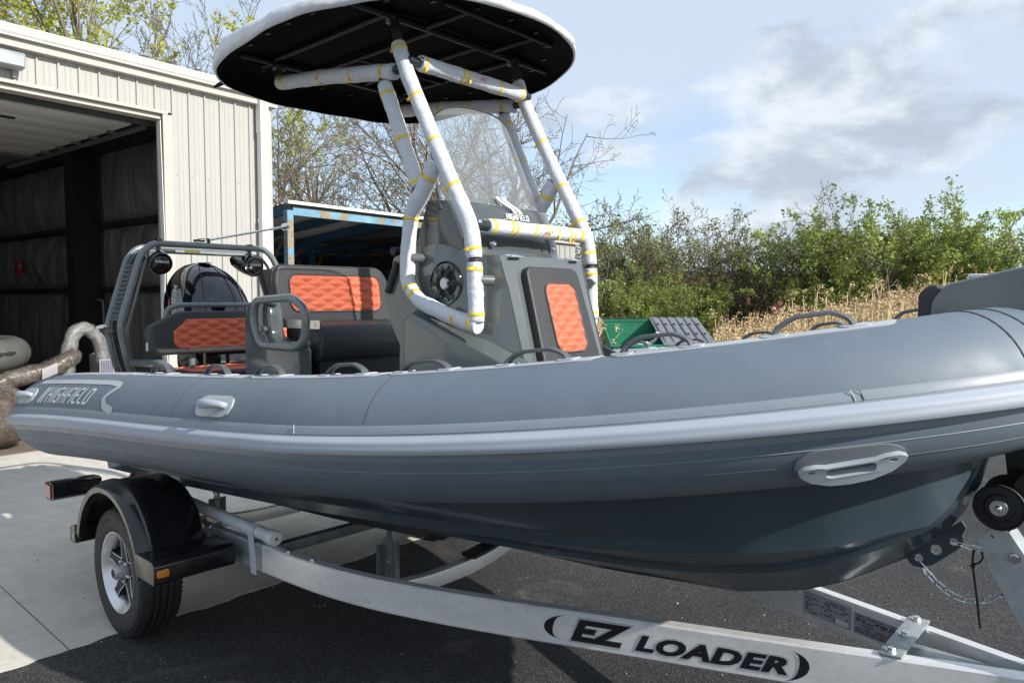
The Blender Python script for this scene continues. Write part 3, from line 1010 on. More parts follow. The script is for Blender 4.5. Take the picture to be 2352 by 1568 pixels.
def stitch_lines(O_, ux, uy, nrm, w, h, dx, dy, rr=0.05, lift=0.0025, fn=None):
    O_ = Vector(O_); ux = Vector(ux); uy = Vector(uy); nrm = Vector(nrm)
    out = []
    def inside(a, b):
        ex = max(0.0, abs(b) - (h / 2 - rr))
        if abs(b) > h / 2: return False
        return abs(a) < w / 2 - (rr - math.sqrt(max(0, rr * rr - ex * ex)))
    K = int(w / dx + h / dy) + 2
    for sgn in (1, -1):
        for k in range(-K, K + 1):
            c = k
            pts = []
            for i in range(61):
                b = -h / 2 + h * i / 60
                a = (c - sgn * b / dy) * dx
                if inside(a, b):
                    q = O_ + ux * a + uy * b + nrm * lift
                    if fn: q = fn(q, a, b, lift)
                    pts.append(q)
                elif len(pts) > 1:
                    out.append(tube(pts[::4] + [pts[-1]] if len(pts) > 5 else pts, 0.0012, 4)); pts = []
                else: pts = []
            if len(pts) > 1: out.append(tube(pts[::4] + [pts[-1]] if len(pts) > 5 else pts, 0.0012, 4))
    return out
def cushion(poly, plane_o, ux, uy, nrm, thick, bulge=0.0, name='cushion', mat=None, parent=None, bevel=0.022):
    """padded slab from a 2D outline in (ux,uy)"""
    O_ = Vector(plane_o); ux = Vector(ux); uy = Vector(uy); nrm = Vector(nrm)
    V2 = [O_ + ux * a + uy * b for a, b in poly] + [O_ + ux * a + uy * b - nrm * thick for a, b in poly]
    n = len(poly)
    F2 = [tuple(range(n)), tuple(range(2 * n - 1, n - 1, -1))] + [(i, (i + 1) % n, (i + 1) % n + n, i + n) for i in range(n)]
    return part(name, (V2, F2), mat or M['vinyl'], parent, smooth=50, bevel=bevel, bseg=4)
def poly2(pts, r, n=5):
    return [(p.x, p.y) for p in fillet([Vector((a, b, 0)) for a, b in pts], r, n, closed=True)]

# ------------------------------------------------------------------ helm seat
helm = part('helm_seat', [prism(poly2([(-0.02, 1.0), (-0.02, 1.46), (0.10, 1.50), (0.30, 1.50), (0.36, 1.40), (0.36, 1.0)], 0.03), -0.36, 0.36, 'xz')], M['gel'], boat, bevel=0.012, smooth=40)
tilt = R(8)
sn = Vector((math.cos(tilt), 0, math.sin(tilt))); su = Vector((-math.sin(tilt), 0, math.cos(tilt)))
sO = Vector((0.30, 0.0, 1.745))
bk = poly2([(-0.375, -0.165), (-0.405, 0.08), (-0.38, 0.175), (0.33, 0.175), (0.385, 0.10), (0.41, -0.165)], [0.05, 0.04, 0.06, 0.08, 0.05, 0.05])
helm_back = cushion(bk, sO, (0, 1, 0), su, sn, 0.085, name='backrest', parent=helm)
qO = sO + su * 0.012 + sn * 0.001
part('quilted_panel', quilt(None, qO, (0, 1, 0), su, sn, 0.62, 0.205, 0.134, 0.060, 0.015, (190, 72), 0.05), M['orange'], helm, smooth=180, fix=False)
part('stitching', stitch_lines(qO, (0, 1, 0), su, sn, 0.60, 0.19, 0.134, 0.060, 0.05), M['thread'], helm, smooth=60, kind='stuff')
part('piping', tube(fillet([qO + Vector((0, a, 0)) + su * b + sn * 0.003 for a, b in rrect(-0.313, 0.313, -0.106, 0.106, 0.052, 6)], 0.001, 1, True), 0.0035, 6, closed=True), M['seam'], helm, smooth=60)
# side gusset seam
part('piping', tube([sO + Vector((0, a, 0)) + su * b - sn * 0.03 for a, b in bk], 0.003, 6, closed=True), M['seam'], helm, smooth=60)
# rolled bolster in front
bol = [(0.30, 1.60), (0.42, 1.60), (0.56, 1.585), (0.62, 1.54), (0.635, 1.48), (0.62, 1.42), (0.58, 1.385), (0.50, 1.41), (0.38, 1.46), (0.30, 1.49)]
part('seat_cushion', prism(poly2(bol, 0.03), -0.345, 0.40, 'xz'), M['vinyl'], helm, smooth=50, bevel=0.02, bseg=3)
part('piping', tube([(a, -0.328, b) for a, b in poly2(bol, 0.03)], 0.003, 6, closed=True), M['seam'], helm, smooth=60)
part('seat_front', [b6(0.30, 0.56, -0.30, 0.40, 1.0, 1.44)], M['inblack'], helm, bevel=0.01)
many('fixing_stud', [cyl((0.56, 0.33, 1.352), (0.572, 0.33, 1.352), 0.011, 12), cyl((0.56, 0.33, 1.305), (0.572, 0.33, 1.305), 0.011, 12)], M['steel'], helm, smooth=40)
# stainless hinge plate
part('hinge_plate', [prism(rrect(0.30, 0.68, 1.567, 1.612, 0.012, 4), -0.375, -0.369, 'xz'), prism([(0.30, 1.567), (0.30, 1.61), (0.24, 1.575), (0.20, 1.552)], -0.383, -0.379, 'xz')], M['stainless'], helm, smooth=30)
many('hinge_screw', [cyl((x, -0.378, 1.59), (x, -0.372, 1.59), 0.010, 12) for x in (0.56, 0.63)], M['steel'], helm, smooth=40)
# side box and looped hand rail
part('seat_side_box', prism(poly2([(0.06, 1.0), (0.06, 1.60), (0.10, 1.70), (0.30, 1.74), (0.34, 1.66), (0.36, 1.52), (0.62, 1.48), (0.62, 1.0)], 0.035), -0.46, -0.385, 'xz'), M['gel'], helm, bevel=0.012, smooth=40)
loop = fillet([(0.255, -0.50, 1.715), (0.64, -0.50, 1.733), (0.755, -0.50, 1.66), (0.735, -0.50, 1.515), (0.65, -0.50, 1.475), (0.305, -0.50, 1.475), (0.235, -0.50, 1.60)], [0.07, 0.07, 0.06, 0.06, 0.06, 0.06, 0.06], 6, True)
part('hand_rail', tube(loop, 0.0215, 14, closed=True), M['metalgrey'], helm, smooth=180)
many('rail_mount', [cyl((0.30, -0.50, 1.56), (0.30, -0.44, 1.56), 0.016, 14), cyl((0.34, -0.50, 1.715), (0.34, -0.42, 1.70), 0.016, 14), cyl((0.62, -0.50, 1.49), (0.62, -0.40, 1.49), 0.016, 14)], M['metalgrey'], helm, smooth=40)
# ------------------------------------------------------------------ rear bench
bench = part('rear_bench', [b6(-1.02, -0.62, -0.52, 0.52, 1.0, 1.20)], M['gel'], boat, bevel=0.02, smooth=40)
bO = Vector((-0.74, -0.02, 1.50))
tb = R(6); bn = Vector((math.cos(tb), 0, math.sin(tb))); bu = Vector((-math.sin(tb), 0, math.cos(tb)))
bp = poly2([(-0.60, -0.125), (-0.64, 0.02), (-0.625, 0.06), (-0.44, 0.148), (0.50, 0.148), (0.64, 0.05), (0.62, -0.125)], [0.04, 0.03, 0.03, 0.03, 0.05, 0.05, 0.05])
cushion(bp, bO, (0, 1, 0), bu, bn, 0.10, name='backrest', parent=bench)
def cutcorner(pt, a, b, z):
    # slope the upper left corner like the cushion outline
    lim = -0.57 + max(0, b + 0.02) * 1.15
    if a < lim: return pt + Vector((0, lim - a, 0))
    return pt
qO = bO + bu * 0.004 + bn * 0.001 + Vector((0, 0.0, 0))
part('quilted_panel', quilt(lambda p, a, b, z: cutcorner(p, a, b, z), qO + Vector((0, 0.04, 0)), (0, 1, 0), bu, bn, 1.06, 0.185, 0.134, 0.060, 0.015, (260, 66), 0.05), M['orange'], bench, smooth=180, fix=False)
part('stitching', stitch_lines(qO + Vector((0, 0.04, 0)), (0, 1, 0), bu, bn, 0.96, 0.17, 0.134, 0.060, 0.05), M['thread'], bench, smooth=60, kind='stuff')
part('seat_cushion', prism(rrect(-1.0, -0.5, -0.55, 0.55, 0.05, 4), 1.20, 1.268, 'xy'), M['vinyl'], bench, bevel=0.018, bseg=3, smooth=50)
part('quilted_panel', quilt(None, (-0.75, 0.0, 1.269), (0, 1, 0), (1, 0, 0), (0, 0, 1), 0.90, 0.34, 0.134, 0.06, 0.012, (110, 60), 0.05), M['orange'], bench, smooth=180, fix=False)
part('bench_rail', tube(fillet([(-0.87, -0.50, 1.42), (-0.87, -0.50, 1.655), (-0.87, -0.42, 1.685), (-0.87, 0.24, 1.685), (-0.87, 0.31, 1.64), (-0.87, 0.31, 1.4)], 0.06, 6), 0.0165, 12), M['metalgrey'], bench, smooth=180)
many('bench_post', [cyl((-0.82, -0.36, 1.1), (-0.82, -0.36, 1.42), 0.02, 12), cyl((-0.82, 0.12, 1.1), (-0.82, 0.12, 1.42), 0.02, 12), cyl((-0.82, 0.4, 1.1), (-0.82, 0.4, 1.42), 0.02, 12)], M['metalgrey'], bench, smooth=40)
part('care_tag', b6(-0.772, -0.77, -0.668, -0.655, 1.40, 1.455), M['whitedecal'], bench)
# ------------------------------------------------------------------ console
side_prof = [(1.30, 1.05), (1.304, 1.508), (1.225, 1.624), (1.199, 1.706), (1.174, 1.743), (1.205, 1.765), (1.245, 1.905), (1.30, 1.925), (1.377, 1.949), (1.552, 1.967), (1.788, 1.905), (1.86, 1.885)]
def cons_half(x, z):
    """half width of the console at station x, height z"""
    base = 0.345 + 0.05 * max(0, min(1, (1.75 - z) / 0.3)) * 0.3
    fr = max(0, (x - (1.62 + 0.22 * (1.9 - z))) / 0.30)
    return base - 0.085 * min(1, fr) ** 1.6
def front_x(z): return 1.872 + (1.88 - z) * 0.30
zs_ = [1.05, 1.2, 1.35, 1.45, 1.508, 1.56, 1.624, 1.68, 1.743, 1.80, 1.86, 1.905]
def rear_x(z): return float(np.interp(z, [1.05, 1.508, 1.624, 1.706, 1.743, 1.765, 1.905], [1.302, 1.304, 1.225, 1.199, 1.175, 1.205, 1.245]))
V2, F2 = [], []
na = 12
for z in zs_:
    xr, xf_ = rear_x(z), front_x(z)
    ring_ = []
    for i in range(na):           # starboard side rear -> front
        t = i / (na - 1); x = xr + (xf_ - xr) * t
        ring_.append((x, -cons_half(x, z)))
    for j in (0.62, 0.2, -0.2, -0.62):
        ring_.append((xf_ + 0.012 * (1 - j * j), -cons_half(xf_, z) * j))
    for i in range(na - 1, -1, -1):
        t = i / (na - 1); x = xr + (xf_ - xr) * t
        ring_.append((x, cons_half(x, z)))
    V2 += [(a, b, z) for a, b in ring_]
nr = 2 * na + 4
for i in range(len(zs_) - 1):
    for j in range(nr):
        j2 = (j + 1) % nr
        F2.append((i * nr + j, i * nr + j2, (i + 1) * nr + j2, (i + 1) * nr + j))
# crowned shoulder following the side peak
top_i = len(V2)
ring_ = []
for i in range(nr):
    x, y, z = V2[(len(zs_) - 1) * nr + i]
    pk = float(np.interp(x, [1.24, 1.377, 1.552, 1.788, 1.92], [1.915, 1.949, 1.967, 1.905, 1.893]))
    ring_.append((x, y * 0.985, pk))
V2 += ring_
a = (len(zs_) - 1) * nr
for j in range(nr):
    j2 = (j + 1) % nr
    F2.append((a + j, a + j2, top_i + j2, top_i + j))
for j in range(na - 1):
    F2.append((top_i + j, top_i + j + 1, top_i + nr - 2 - j, top_i + nr - 1 - j))
F2.append((top_i + na - 1, top_i + na, top_i + na + 1, top_i + na + 2, top_i + na + 3, top_i + na + 4))
cons = part('steering_console', (V2, F2), M['gel'], boat, smooth=28)
# lower side ledges
for sg in (-1, 1):
    poly = [(1.375, 1.02), (1.385, 1.665), (1.425, 1.690), (1.445, 1.690), (2.06, 1.475), (2.30, 1.36), (2.30, 1.02)]
    y0, y1 = 0.33, 0.405
    g = prism(poly, sg * y0, sg * y1, 'xz')
    V3 = []
    for (x, y, z) in g[0]:
        if abs(abs(y) - y1) < 1e-6 and z > 1.3: z -= 0.035
        if x > 1.7: y *= 1 - 0.10 * (x - 1.7)
        V3.append((x, y, z))
    part('console_ledge', (V3, g[1]), M['gel'], cons, bevel=0.01, bseg=3, smooth=40)
# front locker door seam, hinges
for sg in (-1, 1):
    part('door_seam', tube([(front_x(z) + 0.001, sg * (cons_half(front_x(z), z) - 0.004), z) for z in np.linspace(1.15, 1.88, 14)], 0.0035, 6), M['seam'], cons, smooth=60)
    y = sg * 0.205
    part('door_hinge', [b6(1.835, 1.895, y - 0.035, y + 0.035, 1.897, 1.905), cyl((1.865, y - 0.04, 1.906), (1.865, y + 0.04, 1.906), 0.006, 10)], M['chrome'], cons, bevel=0.002, smooth=40)
part('rear_grab_bar', tube([(1.285, -0.355, 1.89), (1.215, -0.355, 1.755)], 0.017, 12), M['darktube'], cons, smooth=40)
part('dash_cap', cyl((1.235, -0.34, 1.945), (1.235, 0.3, 1.945), 0.021, 14), M['rubber'], cons, smooth=40)
# speaker on the starboard side
sp = part('speaker', [lathe([(0.0, -0.010), (0.07, -0.010), (0.083, -0.004), (0.0955, 0.006), (0.0985, 0.002), (0.0985, -0.012)], (1.602, -0.345, 1.790), (0, -1, 0), 40)], M['gloss'], cons, smooth=40)
part('speaker_cone', lathe([(0.028, -0.004), (0.05, -0.0035), (0.056, 0.0), (0.06, -0.004), (0.066, -0.006)], (1.602, -0.350, 1.790), (0, -1, 0), 36), M['rubber'], cons, smooth=40)
part('speaker_dome', lathe([(0.0, 0.012), (0.016, 0.011), (0.025, 0.007), (0.027, 0.0)], (1.602, -0.350, 1.790), (0, -1, 0), 28), M['whitedecal'], cons, smooth=180)
gg = []
for k in range(6):
    for off in (-1, 1):
        a = R(60 * k + 8 * off)
        a2 = R(60 * k + 3.6 * off)
        d1 = Vector((math.cos(a), 0, math.sin(a))); d2 = Vector((math.cos(a2), 0, math.sin(a2)))
        gg.append(tube([Vector((1.602, -0.362, 1.79)) + d1 * 0.03, Vector((1.602, -0.362, 1.79)) + d2 * 0.085], 0.0048, 6))
    d = Vector((math.cos(R(60 * k)), 0, math.sin(R(60 * k))))
    w_ = Vector((-d.z, 0, d.x))
    gg.append(tube([Vector((1.602, -0.362, 1.79)) + d * 0.062 - w_ * 0.012, Vector((1.602, -0.362, 1.79)) + d * 0.062 + w_ * 0.012], 0.004, 6))
part('speaker_grille', gg, M['plastic'], cons, smooth=60)
# front cushion with quilted panel
cO = Vector((1.985, 0.0, 1.65))
cu = Vector((-0.30, 0, 1)).normalized(); cn = Vector((1, 0, 0.30)).normalized()
front_c = poly2([(-0.205, -0.30), (-0.185, 0.195), (-0.165, 0.222), (0.150, 0.222), (0.175, 0.195), (0.205, -0.30)], [0.03, 0.02, 0.02, 0.02, 0.02, 0.03])
cushion(front_c, cO, (0, 1, 0), cu, cn, 0.05, name='front_cushion', parent=cons, bevel=0.012)
qO = cO + cu * (-0.008) + cn * 0.001 + Vector((0, 0.012, 0))
part('quilted_panel', quilt(None, qO, (0, 1, 0), cu, cn, 0.205, 0.305, 0.096, 0.061, 0.014, (90, 130), 0.045), M['orange'], cons, smooth=180, fix=False)
part('stitching', stitch_lines(qO, (0, 1, 0), cu, cn, 0.195, 0.295, 0.096, 0.061, 0.045), M['thread'], cons, smooth=60, kind='stuff')
part('piping', tube([qO + Vector((0, a, 0)) + cu * b + cn * 0.002 for a, b in rrect(-0.105, 0.105, -0.155, 0.155, 0.047, 6)], 0.0035, 6, closed=True), M['seam'], cons, smooth=60)
# upper pod
def pod_ring(z):
    t = (z - 1.905) / (2.16 - 1.905)
    xf2 = 1.775 - 0.115 * t + (0.0 if t > 0.1 else -0.01)
    hw = 0.325 + 0.02 * t
    xr2 = 1.36 + 0.13 * t
    out = []
    for i in range(6):
        x = xr2 + (xf2 - 0.12 - xr2) * i / 5
        out.append((x, -hw, z))
    for i in range(1, 12):
        a = -90 + 180 * i / 12
        out.append((xf2 - 0.12 + 0.12 * max(0, math.cos(R(a))) ** 0.5, hw * math.copysign(abs(math.sin(R(a))) ** 0.8, a), z))
    for i in range(5, -1, -1):
        x = xr2 + (xf2 - 0.12 - xr2) * i / 5
        out.append((x, hw, z))
    return out
zs2 = [1.90, 1.93, 1.98, 2.06, 2.13, 2.165]
V2, F2 = [], []
for z in zs2: V2 += pod_ring(z)
nr = len(pod_ring(1.95))
V2 = [Vector(v) for v in V2]
for k in range(nr):      # slope the rim: rear higher than front
    v = V2[(len(zs2) - 1) * nr + k]; v.z = 2.145 + 0.06 * (1.67 - v.x)
for i in range(len(zs2) - 1):
    for j in range(nr):
        j2 = (j + 1) % nr
        F2.append((i * nr + j, i * nr + j2, (i + 1) * nr + j2, (i + 1) * nr + j))
F2.append(tuple((len(zs2) - 1) * nr + j for j in range(nr)))
pod = part('console_pod', (V2, F2), M['podgrey'], cons, smooth=35)
# recessed arc under the pod with bolts
bl = []
for y in (-0.205, 0.205):
    bl += [lathe([(0, 0.013), (0.010, 0.012), (0.0125, 0.009), (0.0125, -0.01)], (1.752, y, 1.962), (1, 0, 0.15), 18)]
for x, z in ((1.46, 2.005), (1.62, 2.02)):
    bl += [lathe([(0, 0.013), (0.010, 0.012), (0.0125, 0.009), (0.0125, -0.01)], (x, -0.318, z), (0, -1, 0), 18)]
many('pod_bolt', bl, M['steel'], cons, smooth=40)
# windscreen: curved acrylic
def scr(u, v, off=0.0):
    a = -1 + 2 * u
    z0_ = 2.115
    z1_ = 2.615 - 0.10 * abs(a) ** 3.0
    z = z0_ + (z1_ - z0_) * v
    hw = 0.385 - 0.075 * v
    ang = a * 64
    x = 1.655 - 0.15 + 0.15 * math.cos(R(ang)) ** 0.7 - (z - 2.145) * 0.40
    rear = 0.03 * abs(a) ** 4
    return Vector((x - rear + off, (hw + off) * math.sin(R(ang)), z))
part('windscreen', grid(lambda u, v: scr(u, v), 41, 14), M['acrylic'], cons, smooth=180, fix=False)
part('windscreen_edge', tube([scr(i / 60, 1.0) for i in range(61)], 0.004, 6), M['darktube'], cons, smooth=60)
many('windscreen_edge', [tube([scr(0, i / 10) for i in range(11)], 0.006, 6), tube([scr(1, i / 10) for i in range(11)], 0.006, 6)], M['darktube'], cons, smooth=60)
# raised emblem and name on the pod front
def podmap(v, lift=0.004):
    y = v.x; z = v.y
    t = (z - 1.905) / 0.255
    s_ = max(-1, min(1, y / (0.325 + 0.02 * t)))
    s_ = math.copysign(abs(s_) ** 1.25, s_)
    x = 1.775 - 0.115 * t - 0.12 + 0.12 * math.cos(math.asin(s_)) ** 0.5
    return Vector((x + lift, y, z))
g = [xf(q, lambda v: podmap(Vector((-0.02 - 0.085 * (v.y - 0.5) + 0.012 * math.sin(6.28 * v.y) + (v.x - 0.2) * 0.14, 2.112 + v.y * 0.072, 0)), 0.006)) for q in chevrons(0.0)]
o = part('pod_emblem', g, M['whitedecal'], cons, fix=False); md = o.modifiers.new('t', 'SOLIDIFY'); md.thickness = 0.006
g = [xf(q, lambda v: podmap(Vector((-0.055 + v.x * 0.031, 2.084 + v.y * 0.028, 0)), 0.006)) for q in word_highfield(0.1)[0]]
o = part('pod_lettering', g, M['whitedecal'], cons, fix=False); md = o.modifiers.new('t', 'SOLIDIFY'); md.thickness = 0.005

# ------------------------------------------------------------------ canopy frame with foam wrapping
LEG = [(1.322, 2.985), (1.333, 2.973), (1.362, 2.853), (1.42, 2.718), (1.601, 2.382), (1.814, 2.018), (1.834, 1.876), (1.845, 1.619)]
HOOP = [(1.845, 1.619), (1.703, 1.647), (1.481, 1.716), (1.408, 1.794), (1.419, 1.967), (1.441, 2.081), (1.625, 2.325)]
REAR = [(1.245, 2.73), (1.487, 2.21), (1.462, 2.12)]
RAIL = [(0.36, 2.885), (1.38, 2.735)]
YL = 0.40
geo = []
for sg in (-1, 1):
    y = sg * YL
    geo.append(tube(fillet([(a, y, b) for a, b in LEG + HOOP[1:]], 0.05, 4), 0.0225, 12))
    geo.append(tube(fillet([(a, y, b) for a, b in REAR], 0.05, 4), 0.02, 12))
    geo.append(tube([(a, y, b) for a, b in RAIL], 0.02, 12))
    geo.append(cyl((0.37, y, 2.87), (0.37, y, 2.975), 0.022, 12))
    geo.append(cyl((0.37, y, 2.935), (0.37, y, 2.97), 0.034, 12))
    geo.append(cyl((1.325, y, 2.955), (1.320, y, 2.985), 0.034, 12))
geo.append(cyl((1.435, -YL, 2.765), (1.435, YL, 2.765), 0.02, 12))
geo.append(cyl((1.805, -YL, 2.028), (1.805, YL, 2.028), 0.021, 12))
frame = part('canopy_frame', geo, M['darktube'], boat, smooth=180)
geo = []
for sg in (-1, 1):
    for x, z in ((1.435, 1.905), (1.845, 1.80)):
        geo.append(tube([(x, sg * YL, z), (x + 0.03, sg * 0.335, z - 0.002)], 0.022, 14))
many('frame_mount', geo, M['gel'], frame, smooth=40)
many('frame_screw', [lathe([(0, 0.006), (0.008, 0.004), (0.009, 0)], (1.832, -YL + 0.035, 2.04), (1, 0, 0.4), 12), lathe([(0, 0.006), (0.008, 0.004), (0.009, 0)], (1.462, -YL + 0.05, 2.775), (1, 0, 0.3), 12)], M['chrome'], frame, smooth=40)
rng = random.Random(4)
def wobble_r(r0, seed, amp=0.05, ends=True):
    ph = seed * 1.7
    def f(t):
        k = r0 * (1 + amp * math.sin(t * 17 + ph) * 0.5 + amp * math.sin(t * 41 + ph * 2.1) * 0.35)
        return k
    return f
def sleeve(pts, r0, bands, seed=0, name='foam_sleeve', fil=0.05):
    P = resample(fillet(pts, fil, 6), max(40, int(len(pts) * 16)))
    rf = wobble_r(r0 * 0.97, seed, 0.035)
    # open foam tube with rounded lips
    n = 22
    body = tube(P, rf, n, caps=False)
    T0 = (P[1] - P[0]).normalized(); T1 = (P[-1] - P[-2]).normalized()
    end0 = tube([P[0], P[0] - T0 * 0.006, P[0] - T0 * 0.004, P[0] + T0 * 0.012], [rf(0), rf(0) * 0.93, rf(0) * 0.72, rf(0) * 0.60], n, caps=False)
    end1 = tube([P[-1], P[-1] + T1 * 0.006, P[-1] + T1 * 0.004, P[-1] - T1 * 0.012], [rf(1), rf(1) * 0.93, rf(1) * 0.72, rf(1) * 0.60], n, caps=False)
    part(name, [lumpy(body, 0.0022, 34, seed), end0, end1], M['foam'], frame, smooth=70)
    # slit seam
    for b in bands:
        t = b if isinstance(b, (int, float)) else b[0]
        w = 0.008 if isinstance(b, (int, float)) else b[1]
        k = t * (len(P) - 1); i = min(len(P) - 2, int(k)); fr = k - i
        c = P[i].lerp(P[i + 1], fr); T = (P[i + 1] - P[i]).normalized()
        sk = Vector((rng.uniform(-1, 1), rng.uniform(-1, 1), rng.uniform(-1, 1))) * 0.12
        T = (T + sk).normalized()
        rr = rf(t)
        prof = [(rr * 1.012, -w), (rr * 1.035, -w * 0.9), (rr * 1.045, 0), (rr * 1.035, w * 0.9), (rr * 1.012, w)]
        gs = [lathe(prof, c, T, 22)]
        if rng.random() < 0.5:
            sd = Vector((rng.uniform(-1, 1), -1, rng.uniform(-0.6, 0.6))); sd = (sd - T * sd.dot(T)).normalized(); tn = T.cross(sd)
            q = c + sd * rr * 1.03
            gs.append(([q - T * w * .8, q + T * w * .8, q + T * w * .9 + tn * 0.012 + sd * 0.006, q - T * w * .7 + tn * 0.014 + sd * 0.008, q + T * w * .7 + tn * 0.022 + sd * 0.004, q - T * w * .5 + tn * 0.024 + sd * 0.007], [(0, 1, 2, 3), (3, 2, 4, 5)]))
        part('tape_band', gs, M['tape'], frame, smooth=60, fix=False)
def y3(l, y): return [(a, y, b) for a, b in l]
for sg in (-1, 1):
    y = sg * YL
    sleeve(y3([(1.362, 2.845), (1.425, 2.70), (1.601, 2.382), (1.814, 2.018), (1.832, 1.895)], y), 0.0345, [0.02, 0.26, 0.48, 0.70, 0.97] if sg < 0 else [0.1, 0.35, 0.6, 0.8, 0.95], 1 + sg)
    sleeve(y3([(1.8335, 1.865), (1.841, 1.70), (1.845, 1.635)], y), 0.0335, [0.1, 0.9], 3)
    sleeve(y3([(1.850, 1.612), (1.703, 1.645), (1.481, 1.716), (1.408, 1.794), (1.419, 1.967), (1.444, 2.10)], y), 0.0345, [0.03, 0.16, 0.52, 0.58, 0.97], 5)
    sleeve(y3([(1.447, 2.105), (1.50, 2.165), (1.605, 2.305)], y), 0.039, [0.72], 6)
    sleeve(y3([(1.262, 2.69), (1.487, 2.215)], y), 0.0345, [0.10, 0.55, 0.97], 7)
    sleeve(y3([(0.385, 2.868), (0.8, 2.817), (1.335, 2.735)], y), 0.037, [0.07, 0.42, 0.68, 0.93], 8)
sleeve([(1.435, -0.335, 2.765), (1.435, 0.34, 2.765)], 0.0355, [0.02, 0.36, 0.41, 0.74, 0.98], 9)
sleeve([(1.805, -0.29, 2.028), (1.805, 0.385, 2.028)], 0.0335, [(0.03, 0.012), 0.19, 0.23, 0.42, 0.55, 0.66, 0.80, 0.84, (0.93, 0.012)], 10)
def scrawl(c, w, h, x, n=4):
    out = []
    r3 = random.Random(n)
    for k in range(n):
        a = c[0] - w / 2 + w * (k + 0.2) / n
        pts = [(x, a + r3.uniform(0, w / n), c[1] + r3.uniform(-h, h)) for _ in range(4)]
        out.append(tube(pts, 0.0012, 4))
    return out
part('marker_scrawl', scrawl((0.02, 2.765), 0.09, 0.012, 1.435 + 0.0358, 5), M['reddecal'], frame)
part('marker_scrawl', scrawl((0.06, 2.02), 0.09, 0.010, 1.805 + 0.0338, 5), M['reddecal'], frame)

# ------------------------------------------------------------------ canopy
def hemz(x): return 2.855 + 0.055 * x
def outline_c(t):
    """plan outline of the hem, t in degrees from bow"""
    c, s_ = math.cos(R(t)), math.sin(R(t))
    if c >= 0:
        e = 2.25; a, b = 0.90, 0.80
    else:
        e = 3.4; a, b = 0.88, 0.80
    r = (abs(c / a) ** e + abs(s_ / b) ** e) ** (-1 / e)
    return 0.915 + r * c, r * s_
NC = 120
rings = []
# from the underside lining inwards to hem, then up outside and over the crown
def fasc(x): return 0.48 + 0.70 * max(0, min(1, (1.65 - x) / 1.5))
def crow(scale, dz, wav=0.0, ph=0):
    out = []
    for i in range(NC):
        t = 360 * i / NC
        x, y = outline_c(t)
        sc_ = scale * (1 + (0.0045 * math.sin(t * 0.83 + 1) + 0.003 * math.sin(t * 1.9) + 0.004 * math.sin(t * 0.37)) * (1 if 0.94 < scale and dz > 0.02 else 0))
        x = 0.915 + (x - 0.915) * sc_; y *= sc_
        w = 0.6 * wav * (math.sin(t * 0.11 + ph) + 0.5 * math.sin(t * 0.29 + ph * 2) + 0.8 * math.sin(t * 0.052 + 1))
        out.append((x, y, hemz(x) + dz * fasc(x) + w))
    return out
lin = [crow(0.02, 0.118), crow(0.5, 0.115), crow(0.80, 0.10, 0.002), crow(0.93, 0.075, 0.004, 1), crow(0.975, 0.03, 0.006, 2), crow(0.99, 0.0, 0.007, 2.5)]
V2 = [q for r_ in lin for q in r_]; F2 = []
for i in range(len(lin) - 1):
    for j in range(NC):
        j2 = (j + 1) % NC
        F2.append((i * NC + j, (i + 1) * NC + j, (i + 1) * NC + j2, i * NC + j2))
canopy = part('canopy', (V2, F2), M['canvasb'], boat, smooth=180, fix=False, label='black underside lining of the canopy')
outr = [crow(0.990, -0.002, 0.007, 2.5), crow(1.0, -0.001, 0.007, 2.5), crow(1.006, 0.03, 0.005, 2), crow(1.0, 0.065, 0.004, 1.5), crow(0.985, 0.092, 0.003, 1), crow(0.955, 0.112, 0.002), crow(0.90, 0.130), crow(0.75, 0.150), crow(0.5, 0.165), crow(0.25, 0.172), crow(0.02, 0.175)]
V2 = [q for r_ in outr for q in r_]; F2 = []
for i in range(len(outr) - 1):
    for j in range(NC):
        j2 = (j + 1) % NC
        F2.append((i * NC + j, i * NC + j2, (i + 1) * NC + j2, (i + 1) * NC + j))
part('canopy_cover', (V2, F2), M['canvasw'], canopy, smooth=180, fix=False, label='white vinyl canopy cover')
# loose black corner at the aft starboard edge
part('loose_corner', ([(0.15, -0.60, hemz(.1) - 0.004), (0.09, -0.62, hemz(.1) - 0.012), (0.035, -0.60, hemz(.1) + 0.012), (0.06, -0.555, hemz(.1) + 0.05), (0.10, -0.545, hemz(.1) + 0.065), (0.085, -0.595, hemz(.1) + 0.025)], [(0, 1, 5), (1, 2, 5), (2, 3, 5), (3, 4, 5), (4, 0, 5)]), M['canvasb'], canopy, fix=False)
# canopy bars
bz = lambda x: hemz(x) + 0.112 * fasc(x) - 0.026
bars = []
for x in (0.37, 1.335):
    bars.append(cyl((x, -0.62 if x < 1 else -0.66, bz(x)), (x, 0.62 if x < 1 else 0.66, bz(x)), 0.017, 10))
for y in (-0.43, -0.15, 0.15, 0.43):
    bars.append(cyl((0.37, y, bz(.37) + .01), (1.335, y, bz(1.335) + .01), 0.0125, 8))
bars += [cyl((1.335, -0.22, bz(1.335)), (1.62, -0.22, bz(1.62)), 0.012, 8), cyl((1.335, 0.22, bz(1.335)), (1.62, 0.22, bz(1.62)), 0.012, 8), cyl((1.62, -0.36, bz(1.62)), (1.62, 0.36, bz(1.62)), 0.012, 8)]
bars += [cyl((0.75, -0.15, bz(.75)), (0.75, 0.43, bz(.75)), 0.011, 8), cyl((0.16 + .1, -0.43, bz(.2)), (0.37, -0.43, bz(.37)), 0.012, 8), cyl((0.26, 0.43, bz(.2)), (0.37, 0.43, bz(.37)), 0.012, 8)]
many('canopy_bar', bars, M['blackbar'], canopy, smooth=60)
snaps = []
